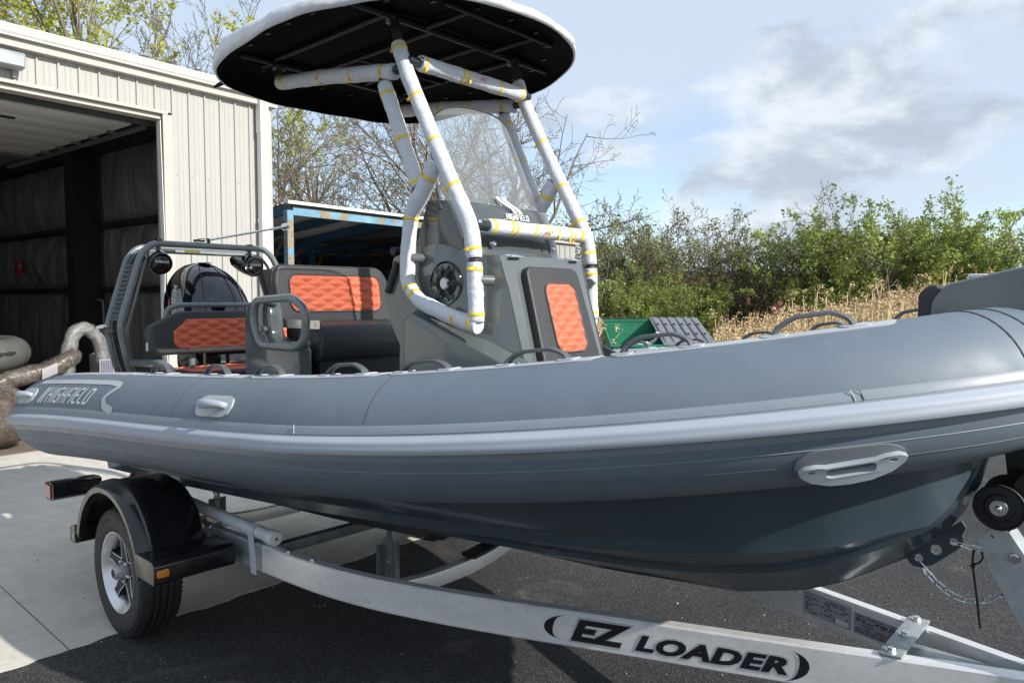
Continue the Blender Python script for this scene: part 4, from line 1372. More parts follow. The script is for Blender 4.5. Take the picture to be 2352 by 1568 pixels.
for t in range(0, 360, 15):
    x, y = outline_c(t)
    x = 0.915 + (x - 0.915) * 0.84; y *= 0.84
    snaps.append(b6(x - 0.016, x + 0.016, y - 0.008, y + 0.008, hemz(x) + 0.085 * fasc(x) - 0.004, hemz(x) + 0.085 * fasc(x) + 0.004))
many('canopy_clip', snaps, M['blackbar'], canopy)

# ------------------------------------------------------------------ stern arch
def hoop(x, zoff, sc=1.0, lean=0.0):
    pts = [(-0.555, 1.16), (-0.60, 1.30), (-0.645, 1.545), (-0.50, 2.02), (-0.42, 2.105)]
    P = [(x + lean * (z - 1.2), y * sc, z + zoff) for y, z in pts]
    return fillet(P + [(a, -b, c) for a, b, c in reversed(P)], [0, 0.05, 0.08, 0.10, 0.09, 0.09, 0.10, 0.08, 0.05, 0], 6)
arch = part('stern_arch', [tube(hoop(-1.25, 0.0), 0.0225, 14), tube(hoop(-1.50, -0.015, 0.985), 0.021, 14), tube(hoop(-1.275, -0.055, 0.93), 0.012, 10)], M['metalgrey'], boat, smooth=180)
# louvred side plates between the hoops
for sg in (-1, 1):
    def plate(z):
        y = sg * float(np.interp(z, [1.16, 1.30, 1.545, 2.02, 2.105], [0.555, 0.60, 0.645, 0.50, 0.42]))
        return y
    zs3 = np.linspace(1.58, 1.96, 20)
    V2, F2 = [], []
    for z in zs3:
        V2 += [(-1.50, plate(z) * 0.99, z), (-1.255, plate(z), z)]
    for i in range(len(zs3) - 1): F2.append((2 * i, 2 * i + 1, 2 * i + 3, 2 * i + 2))
    o = part('louvre_plate', (V2, F2), M['metalgrey'], arch, fix=False); md = o.modifiers.new('t', 'SOLIDIFY'); md.thickness = 0.004; md.offset = 0
    for k in range(12):
        z = 1.60 + k * 0.031
        y = plate(z)
        o = part('louvre', prism(poly2([(-1.44, z), (-1.30, z + 0.004), (-1.30, z + 0.014), (-1.43, z + 0.010)], 0.003, 2), y + sg * 0.001, y + sg * 0.012, 'xz'), M['metalgrey'], arch, smooth=30)
        part('louvre_slot', prism([(-1.43, z - 0.004), (-1.31, z), (-1.31, z + 0.0035), (-1.43, z)], y + sg * 0.0015, y + sg * 0.0045, 'xz'), M['inblack'], arch)
# side step rail near the arch foot
part('stern_rail', tube(fillet([(-1.17, -0.60, 1.30), (-0.72, -0.60, 1.325), (-0.60, -0.60, 1.30), (-0.50, -0.60, 1.21)], 0.05, 6), 0.024, 14), M['metalgrey'], arch, smooth=180)
part('fairlead', [lathe([(0, 0.02), (0.03, 0.018), (0.045, 0.010), (0.048, 0), (0.0, -0.008)], (-1.50, -0.665, 1.53), (0, -0.2, 1), 20), b6(-1.53, -1.42, -0.67, -0.62, 1.495, 1.515)], M['stainless'], arch, smooth=40)
# speakers hung under the arch
for yc in (-0.385, 0.30):
    ax = Vector((1.0, -0.15, -0.30)).normalized() if yc < 0 else Vector((1.0, 0.05, -0.22)).normalized()
    c = Vector((-1.20, yc, 1.965))
    s_ = part('tower_speaker', lathe([(0.0, -0.30), (0.03, -0.295), (0.055, -0.24), (0.072, -0.14), (0.078, -0.05), (0.077, 0.0), (0.074, 0.010), (0.066, 0.012), (0.0, 0.010)], c, ax, 32), M['gloss'], arch, smooth=40)
    part('speaker_clamp', [cyl(c - ax * 0.06 + Vector((0, 0, 0.075)), c - ax * 0.06 + Vector((0, 0, 0.15)), 0.016, 12), box(c - ax * 0.06 + Vector((0, 0, 0.13)), (0.05, 0.035, 0.05))], M['plastic'], arch, smooth=30)
    part('speaker_cap', lathe([(0.0, 0.0185), (0.050, 0.018), (0.056, 0.014), (0.057, 0.01)], c, ax, 32), M['plastic'], arch, smooth=40)
    tg = textgeo('FUSION', 0.024, 0, 0.0006, 1.05)
    rt = Vector((0, 1, 0)); rt = (rt - ax * rt.dot(ax)).normalized(); upv_ = rt.cross(ax) * -1
    if upv_.z < 0: upv_ = -upv_
    wd = max(v[0] for v in tg[0])
    part('speaker_lettering', xf(tg, lambda v: c + ax * 0.0192 + rt * (v.x - wd / 2) + upv_ * (v.y + 0.010)), M['whitedecal'], arch, fix=False)
# cross light bar with amber tag
part('light_bar', [box((-1.265, 0.0, 2.058), (0.025, 0.52, 0.022))], M['stainless'], arch, bevel=0.004)
part('amber_tag', box((-1.2495, -0.14, 2.060), (0.004, 0.11, 0.016)), M['tape'], arch)
# folding stern light
pole0, pole1 = Vector((-1.25, -0.02, 2.150)), Vector((-1.03, 0.45, 2.262))
pl = part('stern_light', [tube([pole0, pole1], 0.0085, 12)], M['chrome'], arch, smooth=60)
pd = (pole1 - pole0).normalized()
part('light_head', lathe([(0.0, -0.012), (0.020, -0.010), (0.024, 0.0), (0.026, 0.022), (0.024, 0.040), (0.014, 0.044), (0, 0.044)], pole1, pd, 20), M['chrome'], arch, smooth=50)
part('light_base', [box((-1.25, -0.09, 2.139), (0.035, 0.07, 0.016)), tube([(-1.25, -0.11, 2.145), (-1.25, -0.075, 2.158), (-1.25, -0.035, 2.155), (-1.25, -0.02, 2.13)], 0.003, 6), cyl((-1.25, -0.02, 2.125), (-1.25, -0.02, 2.16), 0.011, 10)], M['plastic'], arch, smooth=40)

# ------------------------------------------------------------------ outboard
ENG = Vector((-1.36, 0.0, 1.40))
def cowl(u, v):
    a = 2 * math.pi * u
    z = 1.44 + 0.555 * v
    prof = math.sqrt(max(0.0, 1 - max(0, (v - 0.25) / 0.75) ** 2.3))
    hl = 0.345 * (0.90 + 0.10 * min(1, v * 4)) * prof
    hw = 0.255 * (0.86 + 0.14 * min(1, v * 4)) * prof
    c, s_ = math.cos(a), math.sin(a)
    e = 2.7
    r = (abs(c) ** e + abs(s_) ** e) ** (-1 / e)
    x = hl * r * c; y = hw * r * s_
    return Vector((ENG.x + x + 0.05 * (1 - v) - (0.10 * v * v), y, z))
eng = part('outboard_motor', [grid(lambda u, v: cowl(u, v * 0.997), 64, 26, wrapu=True), prism(circ(-1.36, 0.0, 0.05, 20), 1.985, 1.99, 'xy')], M['gloss'], boat, smooth=180)
part('motor_leg', [prism(poly2([(-1.62, 1.45), (-1.05, 1.45), (-1.12, 1.2), (-1.28, 0.95), (-1.32, 0.45), (-1.48, 0.36), (-1.55, 0.5), (-1.52, 1.0), (-1.66, 1.25)], 0.05), -0.10, 0.10, 'xz'), b6(-1.22, -1.05, -0.16, 0.16, 1.02, 1.38)], M['gloss'], eng, bevel=0.02, smooth=50)
for yy in (0.16, 0.40, -0.52):
    pts = []
    for i in range(24):
        v = 0.05 + 0.93 * i / 23
        pts.append(cowl((math.atan2(yy, 0.75) / (2 * math.pi)) % 1.0, v) + Vector((0.0015, 0, 0)))
    part('cowl_groove', tube(pts, 0.0035, 6), M['inblack'], eng, smooth=60)
# side vent panel and vertical lettering on the starboard side of the cowl
def cowl_side(a, v, d=0.004):
    u = (270 + a) / 360.0
    p = cowl(u % 1.0, v); q = cowl((u + 0.003) % 1.0, v); w_ = cowl(u % 1.0, v + 0.01)
    nn = (q - p).cross(w_ - p).normalized()
    if nn.dot(p - Vector((ENG.x, 0, 1.7))) < 0: nn = -nn
    return p + nn * d
part('side_panel', grid(lambda u, v: cowl_side(-2 + 34 * u * (1 - 0.3 * v), 0.12 + 0.52 * v, 0.0035), 16, 12), M['greydecal'], eng, smooth=180, fix=False)
tg = textgeo('MERCURY', 1.0, 0.2, 0.02, 0.9)
wd = max(v[0] for v in tg[0])
part('motor_lettering', xf(tg, lambda v: cowl_side(-4 + 16 * v.y + 6 * (1 - v.x / wd), 0.70 - 0.62 * v.x / wd, 0.0055)), M['whitedecal'], eng, fix=False)
part('red_stripe', grid(lambda u, v: cowl_side(-10 + 4 * u, 0.10 + 0.4 * v, 0.004), 4, 10), M['reddecal'], eng, smooth=180, fix=False)
# ------------------------------------------------------------------ bow locker
lock = part('bow_locker', prism(poly2([(3.425, 1.30), (3.425, 1.715), (3.46, 1.765), (3.66, 1.815), (3.80, 1.80), (3.80, 1.3)], 0.02), -0.085, 0.085, 'xz'), M['gel'], boat, bevel=0.015, bseg=3, smooth=40)
part('locker_cushion', prism(poly2([(3.388, 1.40), (3.392, 1.735), (3.415, 1.762), (3.445, 1.764), (3.448, 1.73), (3.432, 1.70), (3.426, 1.40)], 0.012), -0.082, 0.082, 'xz'), M['vinyl'], lock, bevel=0.010, smooth=50)
part('bow_light', b6(3.50, 3.55, 0.02, 0.07, 1.785, 1.797), M['white'], lock, bevel=0.006)
# ================================================================== TRAILER
trl = thing('boat_trailer', 'aluminium boat trailer with black fenders carrying the grey inflatable boat', 'trailer', BOAT_O, BOAT_A)
def rz(x): return 0.53 + 0.033 * x           # top of the rails
rp_x = [-1.32, 1.15, 1.45, 1.8, 2.15, 2.47, 2.88, 3.33, 3.66, 4.1]
rp_y = [0.78, 0.78, 0.755, 0.68, 0.575, 0.465, 0.335, 0.185, 0.075, -0.06]
def rail_y(x):
    # smooth interpolation
    return float(np.interp(x, np.linspace(-1.4, 4.2, 300), _rs))
_base = np.interp(np.linspace(-1.4, 4.2, 300), rp_x, rp_y)
_k = np.ones(21) / 21
_rs = np.convolve(np.pad(_base, 10, mode='reflect', reflect_type='odd'), _k, mode='valid')
RW, RH = 0.05, 0.132
def rail(side, x0, x1, n, inner=0.0, outer=RW, top=0.0, bot=RH):
    xs = np.linspace(x0, x1, n)
    V2, F2 = [], []
    for x in xs:
        d = (rail_y(x + .01) - rail_y(x - .01)) / 0.02
        nn = Vector((-d, 1, 0)).normalized()       # outward for the +y rail
        base = Vector((x, rail_y(x), rz(x)))
        ring_ = []
        ch = 0.006
        for o, z in ((0, -ch), (-ch, 0), (-outer + ch, 0), (-outer, -ch), (-outer, -bot + ch), (-outer + ch, -bot), (-ch, -bot), (0, -bot + ch)):
            p = base + nn * o
            ring_.append((p.x, p.y * side, base.z + z))
        V2 += ring_
    for i in range(n - 1):
        for j in range(8):
            j2 = (j + 1) % 8
            F2.append((i * 8 + j, i * 8 + j2, (i + 1) * 8 + j2, (i + 1) * 8 + j))
    F2 += [tuple(range(8)), tuple((n - 1) * 8 + j for j in range(8))]
    return V2, F2
rails = {}
for side in (-1, 1):
    rails[side] = part('frame_rail', rail(side, 0.78, 3.95, 90), M['alu'], trl, smooth=30)
    part('rear_rail', rail(side, -1.30, 0.776, 40), M['galv'], trl, smooth=30)
# coupler tube ahead
part('tongue', b6(3.35, 5.2, -0.04, 0.04, 0.545, 0.62), M['galv'], trl, bevel=0.006, smooth=30)
# curved cross members
def xmember(x, dip, w=0.055, h=0.075, zt=-0.005, mat='alu', ye=0.74):
    V2, F2 = [], []
    n = 41
    for i in range(n):
        y = -ye + 2 * ye * i / (n - 1)
        t = abs(y) / ye
        z = rz(x) - 0.05 + zt - dip * (1 - t ** 2.4)
        for dx, dz in ((-w / 2, 0), (w / 2, 0), (w / 2, -h), (-w / 2, -h)):
            V2.append((x + dx, y, z + dz))
    for i in range(n - 1):
        for j in range(4):
            j2 = (j + 1) % 4
            F2.append((i * 4 + j, i * 4 + j2, (i + 1) * 4 + j2, (i + 1) * 4 + j))
    F2 += [(0, 1, 2, 3), (4 * n - 4, 4 * n - 3, 4 * n - 2, 4 * n - 1)]
    return part('cross_member', (V2, F2), M[mat], trl, bevel=0.004, smooth=40)
xmember(1.22, 0.17)
xmember(-0.42, 0.10)
# black rubber pad on the forward cross member
V2 = []
for i in range(13):
    y = 0.16 + 0.40 * i / 12; t = abs(y) / 0.74
    z = rz(1.22) - 0.055 - 0.17 * (1 - t ** 2.4)
    V2 += [(1.17, y, z + 0.004), (1.27, y, z + 0.004), (1.27, y, z + 0.022), (1.17, y, z + 0.022)]
F2 = []
for i in range(12):
    for j in range(4):
        j2 = (j + 1) % 4
        F2.append((i * 4 + j, i * 4 + j2, (i + 1) * 4 + j2, (i + 1) * 4 + j))
F2 += [(0, 1, 2, 3), (48, 49, 50, 51)]
part('rubber_pad', (V2, F2), M['rubber'], trl, bevel=0.004, smooth=40)
# axle and straight brace
for sg_ in (-1, 1):
    part('axle_stub', b6(-0.035, 0.035, sg_ * 0.84 - 0.09, sg_ * 0.84 + 0.09, 0.325, 0.39), M['galv'], trl, bevel=0.005, smooth=30)
part('cross_brace', [box((0.80, 0.0, rz(0.8) - 0.03), (0.05, 1.46, 0.05))], M['galvdark'], trl, bevel=0.004, smooth=30)
part('cross_brace', [b6(-1.27, -1.19, -0.73, 0.73, 0.40, 0.475)], M['galvdark'], trl, bevel=0.004, smooth=30)
# bunks
for side in (-1, 1):
    V2, F2 = [], []
    for i in range(24):
        x = -1.0 + 2.55 * i / 23
        k = ip(x, kx, kz); cy = ip(x, cxs, cys); cz = ip(x, cxs, czs)
        z = k + (cz - k) * (0.36 / cy) - 0.012
        for dy, dz in ((-0.045, 0.0), (0.045, 0.03), (0.045, -0.02), (-0.045, -0.05)):
            V2.append((x, side * (0.36 + dy), z + dz))
    for i in range(23):
        for j in range(4):
            j2 = (j + 1) % 4
            F2.append((i * 4 + j, i * 4 + j2, (i + 1) * 4 + j2, (i + 1) * 4 + j))
    F2 += [(0, 1, 2, 3), (92, 93, 94, 95)]
    part('bunk', (V2, F2), M['rubber'], trl, smooth=30)
def bracket(x, y, z0, z1):
    w = 0.075
    holes = []
    for k in range(3):
        zz_ = z0 + 0.025 + k * 0.04
        holes += [circ(x - 0.02, zz_, 0.006, 8), circ(x + 0.02, zz_, 0.006, 8)]
    poly = [(x - w / 2, z0), (x + w / 2, z0), (x + w / 2, z1 - 0.10), (x + w / 2 - 0.008, z1 - 0.02), (x + 0.02, z1), (x - 0.0, z1 - 0.015), (x - 0.005, z1 - 0.08), (x - 0.028, z1 - 0.09), (x - w / 2, z1 - 0.12)]
    holes = holes[:4]
    g = [prism(poly, y - 0.003, y + 0.003, 'xz', holes),
         b6(x - w / 2 - 0.003, x - w / 2 + 0.003, y - 0.036, y + 0.036, z0, z1 - 0.12),
         b6(x + w / 2 - 0.003, x + w / 2 + 0.003, y + 0.004, y + 0.040, z0, z1 - 0.10)]
    g2 = []
    for dx, dz in ((-0.02, 0.115), (0.02, 0.115), (0.02, 0.02)):
        g2 += hexbolt((x + dx, y - 0.004, z0 + dz), (0, -1, 0), 0.008, 0.007)
    o = part('bunk_bracket', g, M['galvdark'], trl, smooth=25)  # darker zinc colour stands in for the shade under the hull
    many('bracket_bolt', [g2[i:i + 2] for i in range(0, len(g2), 2)], M['steel'], o, smooth=30)
    part('bracket_cap', box((x, y + 0.01, z1 + 0.012), (0.10, 0.075, 0.03), Matrix.Rotation(R(-12), 3, 'X')), M['galvdark'], o, bevel=0.004, smooth=30)
bracket(1.20, -0.36, 0.36, 0.665)
bracket(1.20, 0.36, 0.36, 0.665)
bracket(-0.52, -0.36, 0.38, 0.575)
bracket(-0.52, 0.36, 0.38, 0.575)
# ------------------------------------------------------------------ wheels
WR = 0.331
def build_wheel(side):
    yc = side * 1.05
    ax = (0, side, 0)
    w = 0.105
    prof = [(0.203, -0.085), (0.215, -0.098), (0.245, -0.106), (0.285, -0.105), (0.308, -0.098), (0.322, -0.088), (0.326, -0.078), (0.3275, -0.060)]
    # circumferential grooves
    for gx in (-0.048, -0.018, 0.018, 0.048):
        prof += [(0.3285, gx - 0.0055), (0.3205, gx - 0.0045), (0.3205, gx + 0.0045), (0.3285, gx + 0.0055)]
    prof += [(0.3275, 0.060), (0.326, 0.078), (0.322, 0.088), (0.308, 0.098), (0.300, 0.100), (0.298, 0.1035), (0.285, 0.105), (0.262, 0.107), (0.258, 0.1045), (0.245, 0.106), (0.215, 0.098), (0.203, 0.085)]
    wheel = part('wheel', lathe(prof, (0, yc, WR), ax, 96), M['tyre'], trl, smooth=40, label='black tyre on a silver star rim')
    # tread blocks: shoulder ribs and sipes
    g = []
    for k in range(84):
        a = 2 * math.pi * k / 84
        for s2 in (-1, 1):
            c = Vector((math.sin(a) * 0.3205, yc + side * s2 * 0.080, WR + math.cos(a) * 0.3205))
            M3 = Matrix.Rotation(a, 3, 'Y')
            g.append(box(c, (0.0125, 0.034, 0.012), M3 @ Matrix.Rotation(s2 * R(28), 3, 'X') if side > 0 else M3 @ Matrix.Rotation(-s2 * R(28), 3, 'X').inverted()))
    part('tread_ribs', g, M['tyre'], wheel, kind='stuff')
    g = []
    for k in range(60):
        a = 2 * math.pi * k / 60
        for j, y2 in enumerate((-0.033, 0.0, 0.033)):
            aa = a + (0.03 if j == 1 else 0)
            c = Vector((math.sin(aa) * 0.3288, yc + y2, WR + math.cos(aa) * 0.3288))
            g.append(box(c, (0.023, 0.0215, 0.010), Matrix.Rotation(aa, 3, 'Y')))
    part('tread_blocks', g, M['tyre'], wheel, kind='stuff')
    # raised sidewall lettering
    tg = textgeo('Carlisle', 0.034, 0.1, 0.0008, 1.0)
    wd = max(v[0] for v in tg[0])
    def sw(v):
        a = R(-38) + (v.x / 0.262)
        r_ = 0.262 + v.y
        return Vector((-side * -1 * math.sin(a) * r_ * -1 if False else math.sin(a) * r_, yc + side * 0.1085, WR + math.cos(a) * r_))
    part('tyre_lettering', xf(tg, sw), M['rubber'], wheel, fix=False)
    # rim
    part('rim_barrel', lathe([(0.203, -0.085), (0.19, -0.07), (0.172, -0.06), (0.168, 0.0), (0.171, 0.040), (0.174, 0.052)], (0, yc, WR), ax, 56), M['barrel'], wheel, smooth=40)
    rimp = [(0.178, 0.045), (0.172, 0.047), (0.180, 0.070), (0.196, 0.088), (0.2035, 0.0985), (0.207, 0.099), (0.207, 0.090), (0.203, 0.080)]
    part('rim', lathe(rimp, (0, yc, WR), ax, 64, closed=True), M['alu_pol'], wheel, smooth=40)
    part('rim_disc', lathe([(0.0, -0.012), (0.172, -0.012), (0.172, -0.02), (0.0, -0.02)], (0, yc, WR), ax, 40), M['plastic'], wheel, smooth=30)
    sp_, ed = [], []
    for k in range(5):
        a0 = R(90 + 72 * k)
        def P(a, r_, h): return Vector((math.cos(a0 + a) * r_, yc + side * h, WR + math.sin(a0 + a) * r_))
        L1 = [(R(-35), 0.066), (R(-24), 0.085), (R(-13), 0.115), (R(-8.0), 0.150), (R(-9.0), 0.174)]
        L2 = [(-a, r_) for a, r_ in L1]
        top = [P(a, r_, 0.050 + 0.02 * (r_ / 0.18)) for a, r_ in L1] + [P(a, r_, 0.050 + 0.02 * (r_ / 0.18)) for a, r_ in reversed(L2)]
        bot = [P(a, r_, -0.01) for a, r_ in L1] + [P(a, r_, -0.01) for a, r_ in reversed(L2)]
        n = len(top)
        V2 = top + bot
        F2 = [(0, 1, 8, 9), (1, 2, 7, 8), (2, 3, 6, 7), (3, 4, 5, 6)] + [(i, (i + 1) % n, (i + 1) % n + n, i + n) for i in range(n)]
        sp_.append((V2, F2))
        for LL in (L1, L2):
            ed.append(tube([P(a, r_, 0.0505 + 0.02 * (r_ / 0.18)) for a, r_ in LL], 0.0024, 6))
    many('rim_spoke', sp_, M['rubber'], wheel, smooth=30)
    many('spoke_edge', ed, M['alu_pol'], wheel, smooth=60)
    part('hub_plate', lathe([(0.0, 0.052), (0.060, 0.052), (0.066, 0.046), (0.066, -0.01)], (0, yc, WR), ax, 30), M['plastic'], wheel, smooth=30)
    # hub cap with flutes
    hub = []
    prof2 = []
    V2, F2 = [], []
    nn_ = 36
    for i in range(nn_):
        a = 2 * math.pi * i / nn_
        rr = 0.0335 if i % 3 else 0.0305
        for r_, h in ((rr * 1.12, 0.05), (rr * 1.06, 0.085), (rr, 0.108), (rr * 0.8, 0.116)):
            V2.append((math.cos(a) * r_, yc + side * h, WR + math.sin(a) * r_))
    for i in range(nn_):
        i2 = (i + 1) % nn_
        for j in range(3):
            F2.append((i * 4 + j, i2 * 4 + j, i2 * 4 + j + 1, i * 4 + j + 1))
    F2.append(tuple(i * 4 + 3 for i in range(nn_)))
    part('hub', (V2, F2), M['galv'], wheel, smooth=40)
    part('hub_plug', lathe([(0.0, 0.1185), (0.02, 0.1185), (0.022, 0.116)], (0, yc, WR), ax, 20), M['rubber'], wheel, smooth=40)
    nuts = []
    for k in range(5):
        a = R(54 + 72 * k)
        c = Vector((math.cos(a) * 0.052, yc + side * 0.05, WR + math.sin(a) * 0.052))
        nuts.append(tube([c, c + Vector((0, side * 0.020, 0)), c + Vector((0, side * 0.026, 0))], [0.0095, 0.0095, 0.006], 6))
    many('lug_nut', nuts, M['chrome'], wheel, smooth=30)
    a = R(150)
    part('valve', cyl((math.cos(a) * 0.165, yc + side * 0.03, WR + math.sin(a) * 0.165), (math.cos(a) * 0.15, yc + side * 0.075, WR + math.sin(a) * 0.15), 0.006, 8), M['rubber'], wheel)
    return wheel
M['alu_pol'] = simple('machined_alloy', (0.72, 0.72, 0.72), 0.32, metal=0.6, var=0.04, rvar=0.06)
for side in (-1, 1):
    build_wheel(side)
# ------------------------------------------------------------------ fenders
def build_fender(side):
    yo, yi = 1.20, 0.86
    cz = WR + 0.02
    Rf = 0.445
    V2, F2 = [], []
    # section across (from outside lip to inner edge): (y, radial offset)
    sec = [(yo - 0.012, -0.062), (yo, -0.060), (yo + 0.002, -0.030), (yo - 0.02, -0.012), (yo - 0.055, -0.004), (yo - 0.062, 0.010), (yo - 0.09, 0.014), (yo - 0.11, 0.004), (yo - 0.19, 0.002), (yi + 0.03, 0.0), (yi, -0.03), (yi - 0.004, -0.08)]
    ths = [R(a) for a in np.linspace(172, 4, 44)]
    for th in ths:
        # arch slightly flattened on top
        for y, dr in sec:
            rr = Rf + dr
            x = math.cos(th) * rr * 1.0; z = math.sin(th) * rr
            z = z if z < 0.40 else 0.40 + (z - 0.40) * 0.75
            V2.append((x, side * y, cz + 0.035 + z * 0.94))
    m_ = len(sec)
    for i in range(len(ths) - 1):
        for j in range(m_ - 1):
            F2.append((i * m_ + j, i * m_ + j + 1, (i + 1) * m_ + j + 1, (i + 1) * m_ + j))
    o = part('fender', (V2, F2), M['plastic'], trl, smooth=50)
    md = o.modifiers.new('t', 'SOLIDIFY'); md.thickness = 0.006; md.offset = -1
    # front step with marker lamp, rear foot
    st = [(0.40, 0.50), (0.42, 0.545), (0.60, 0.545), (0.625, 0.53), (0.62, 0.44), (0.42, 0.44)]
    part('fender_step', prism(poly2(st, 0.012, 3), side * 1.215, side * 0.83, 'xz'), M['plastic'], o, bevel=0.008, bseg=2, smooth=40)
    part('fender_foot', prism(poly2([(-0.42, 0.40), (-0.42, 0.50), (-0.50, 0.485), (-0.50, 0.40)], 0.012, 3), side * 1.205, side * 1.0, 'xz'), M['plastic'], o, bevel=0.006, smooth=40)
    part('fender_bolt', hexbolt((-0.43, side * 1.206, 0.44), (0, side, 0), 0.008, 0.006), M['steel'], o, smooth=30)
    yl = side * 1.178
    part('marker_bezel', prism(rrect(yl - 0.034, yl + 0.034, 0.468, 0.518, 0.010, 3), 0.618, 0.630, 'yz'), M['rubber'], o, bevel=0.003, smooth=40)
    part('marker_lamp', prism(rrect(yl - 0.027, yl + 0.027, 0.476, 0.510, 0.006, 3), 0.622, 0.636, 'yz'), M['amber'], o, bevel=0.004, smooth=40)
    # flat oval on the fender top
    return o
for side in (-1, 1):
    build_fender(side)
# rear lamps on stub bars
for side in (-1, 1):
    tl = part('tail_lamp', prism(poly2([(-1.29, 0.47), (-1.30, 0.575), (-1.19, 0.585), (-1.15, 0.575), (-1.15, 0.49), (-1.19, 0.47)], 0.01, 3), side * 0.815, side * 1.095, 'xz'), M['plastic'], trl, bevel=0.008, smooth=40)
    part('lamp_lens', b6(-1.33, -1.292, min(side * 0.86, side * 1.085), max(side * 0.86, side * 1.085), 0.478, 0.568), M['redlens'], tl, bevel=0.008, smooth=40)
    part('side_lens', b6(-1.285, -1.18, side * 1.099 - 0.004, side * 1.099 + 0.004, 0.485, 0.57), M['redlens'], tl, bevel=0.003)
    part('lamp_wire', tube([(-1.17, side * 0.86, 0.58), (-1.13, side * 0.835, 0.55), (-1.14, side * 0.82, 0.49), (-1.10, side * 0.80, 0.44), (-1.16, side * 0.80, 0.41)], 0.006, 6), M['rubber'], tl, smooth=60)
# u-bolts clamping the axle bracket
for x in (0.10, 0.27):
    for side in (-1, 1):
        yo_, yi_ = side * 0.787, side * 0.722
        part('u_bolt', tube(fillet([(x, yo_, 0.37), (x, yo_, rz(x) + 0.008), (x, yi_, rz(x) + 0.008), (x, yi_, 0.37)], 0.015, 4), 0.0065, 10), M['steel'], trl, smooth=60)
# bolts on top of the rails
g = []
for x in (0.98, 1.17):
    for side in (-1, 1):
        g += hexbolt((x, side * (rail_y(x) - 0.022), rz(x)), (0, 0, 1), 0.010, 0.008)
many('rail_bolt', [g[i:i + 2] for i in range(0, len(g), 2)], M['steel'], trl, smooth=30)
# cross plate ahead with bolts
xp = 3.365
pg = []
V2 = [(xp - 0.03, -rail_y(xp) - 0.0, rz(xp) + 0.003), (xp + 0.035, -rail_y(xp) - 0.0, rz(xp) + 0.005), (xp + 0.035, rail_y(xp), rz(xp) + 0.005), (xp - 0.03, rail_y(xp), rz(xp) + 0.003)]
V2 += [(a, b, c + 0.008) for a, b, c in V2]
part('tongue_plate', (V2, [(0, 1, 2, 3), (7, 6, 5, 4), (0, 4, 5, 1), (1, 5, 6, 2), (2, 6, 7, 3), (3, 7, 4, 0)]), M['galv'], trl, bevel=0.002, smooth=30)
g = []
for y in (-rail_y(xp) + 0.025, 0.0, rail_y(xp) - 0.025):
    g += hexbolt((xp, y, rz(xp) + 0.012), (0, 0, 1), 0.011, 0.009)
many('plate_bolt', [g[i:i + 2] for i in range(0, len(g), 2)], M['steel'], trl, smooth=30)
# maker lettering on the starboard rail
def railmap(u, z, lift=0.0015, side=-1):
    """u: metres along x from the left, z: height on the face 0..1"""
    x = u
    d = (rail_y(x + .01) - rail_y(x - .01)) / 0.02
    nn = Vector((-d, 1, 0)).normalized()
    p = Vector((x, rail_y(x), 0)) + nn * lift
    return Vector((p.x, p.y * side, rz(x) - RH + z * RH))
def rail_text(s, x0, w, z0, h, bold, mat, lift, name, sx=1.25, space=1.0):
    tg = textgeo(s, 1.0, 0.28, bold, sx, space)
    xs_ = [v[0] for v in tg[0]]; ys_ = [v[1] for v in tg[0]]
    wd = max(xs_) - min(xs_); hh = 0.70
    return part(name, xf(tg, lambda v: railmap(x0 + (v.x - min(xs_)) / wd * w, z0 + v.y / hh * h, lift)), mat, rails[-1], fix=False)
LX = 2.325
rail_text('EZ', 2.394, 0.228, 0.22, 0.60, 0.080, M['silverdecal'], 0.0012, 'maker_lettering_outline', 1.3)
rail_text('EZ', 2.402, 0.212, 0.245, 0.55, 0.050, M['decal'], 0.0020, 'maker_lettering', 1.3)
rail_text('LOADER', 2.616, 0.488, 0.22, 0.43, 0.080, M['silverdecal'], 0.0012, 'maker_lettering_outline', 1.3, 1.08)
rail_text('LOADER', 2.625, 0.470, 0.245, 0.385, 0.050, M['decal'], 0.0020, 'maker_lettering', 1.3, 1.08)
def swoosh(x0, flip, zc, hh, ww):
    V2, F2 = [], []
    n = 16
    for i in range(n):
        t = i / (n - 1)
        a = R(-78 + 156 * t)
        th = 0.34 * math.sin(math.pi * t) ** 0.9
        c, s_ = math.cos(a), math.sin(a)
        xo = -ww * (c - 0.2) ; xi = -ww * (c * (1 - th) - 0.2)
        z = zc + hh * s_
        sh = 0.10 * ww * s_
        V2 += [railmap(x0 + flip * xo + sh, z, 0.002), railmap(x0 + flip * xi + sh, z, 0.002)]
    for i in range(n - 1): F2.append((2 * i, 2 * i + 1, 2 * i + 3, 2 * i + 2))
    return V2, F2
part('maker_swoosh', [swoosh(2.382, 1, 0.53, 0.36, 0.095)], M['decal'], rails[-1], fix=False)
part('maker_swoosh', [swoosh(3.088, -1, 0.46, 0.40, 0.085)], M['decal'], rails[-1], fix=False)
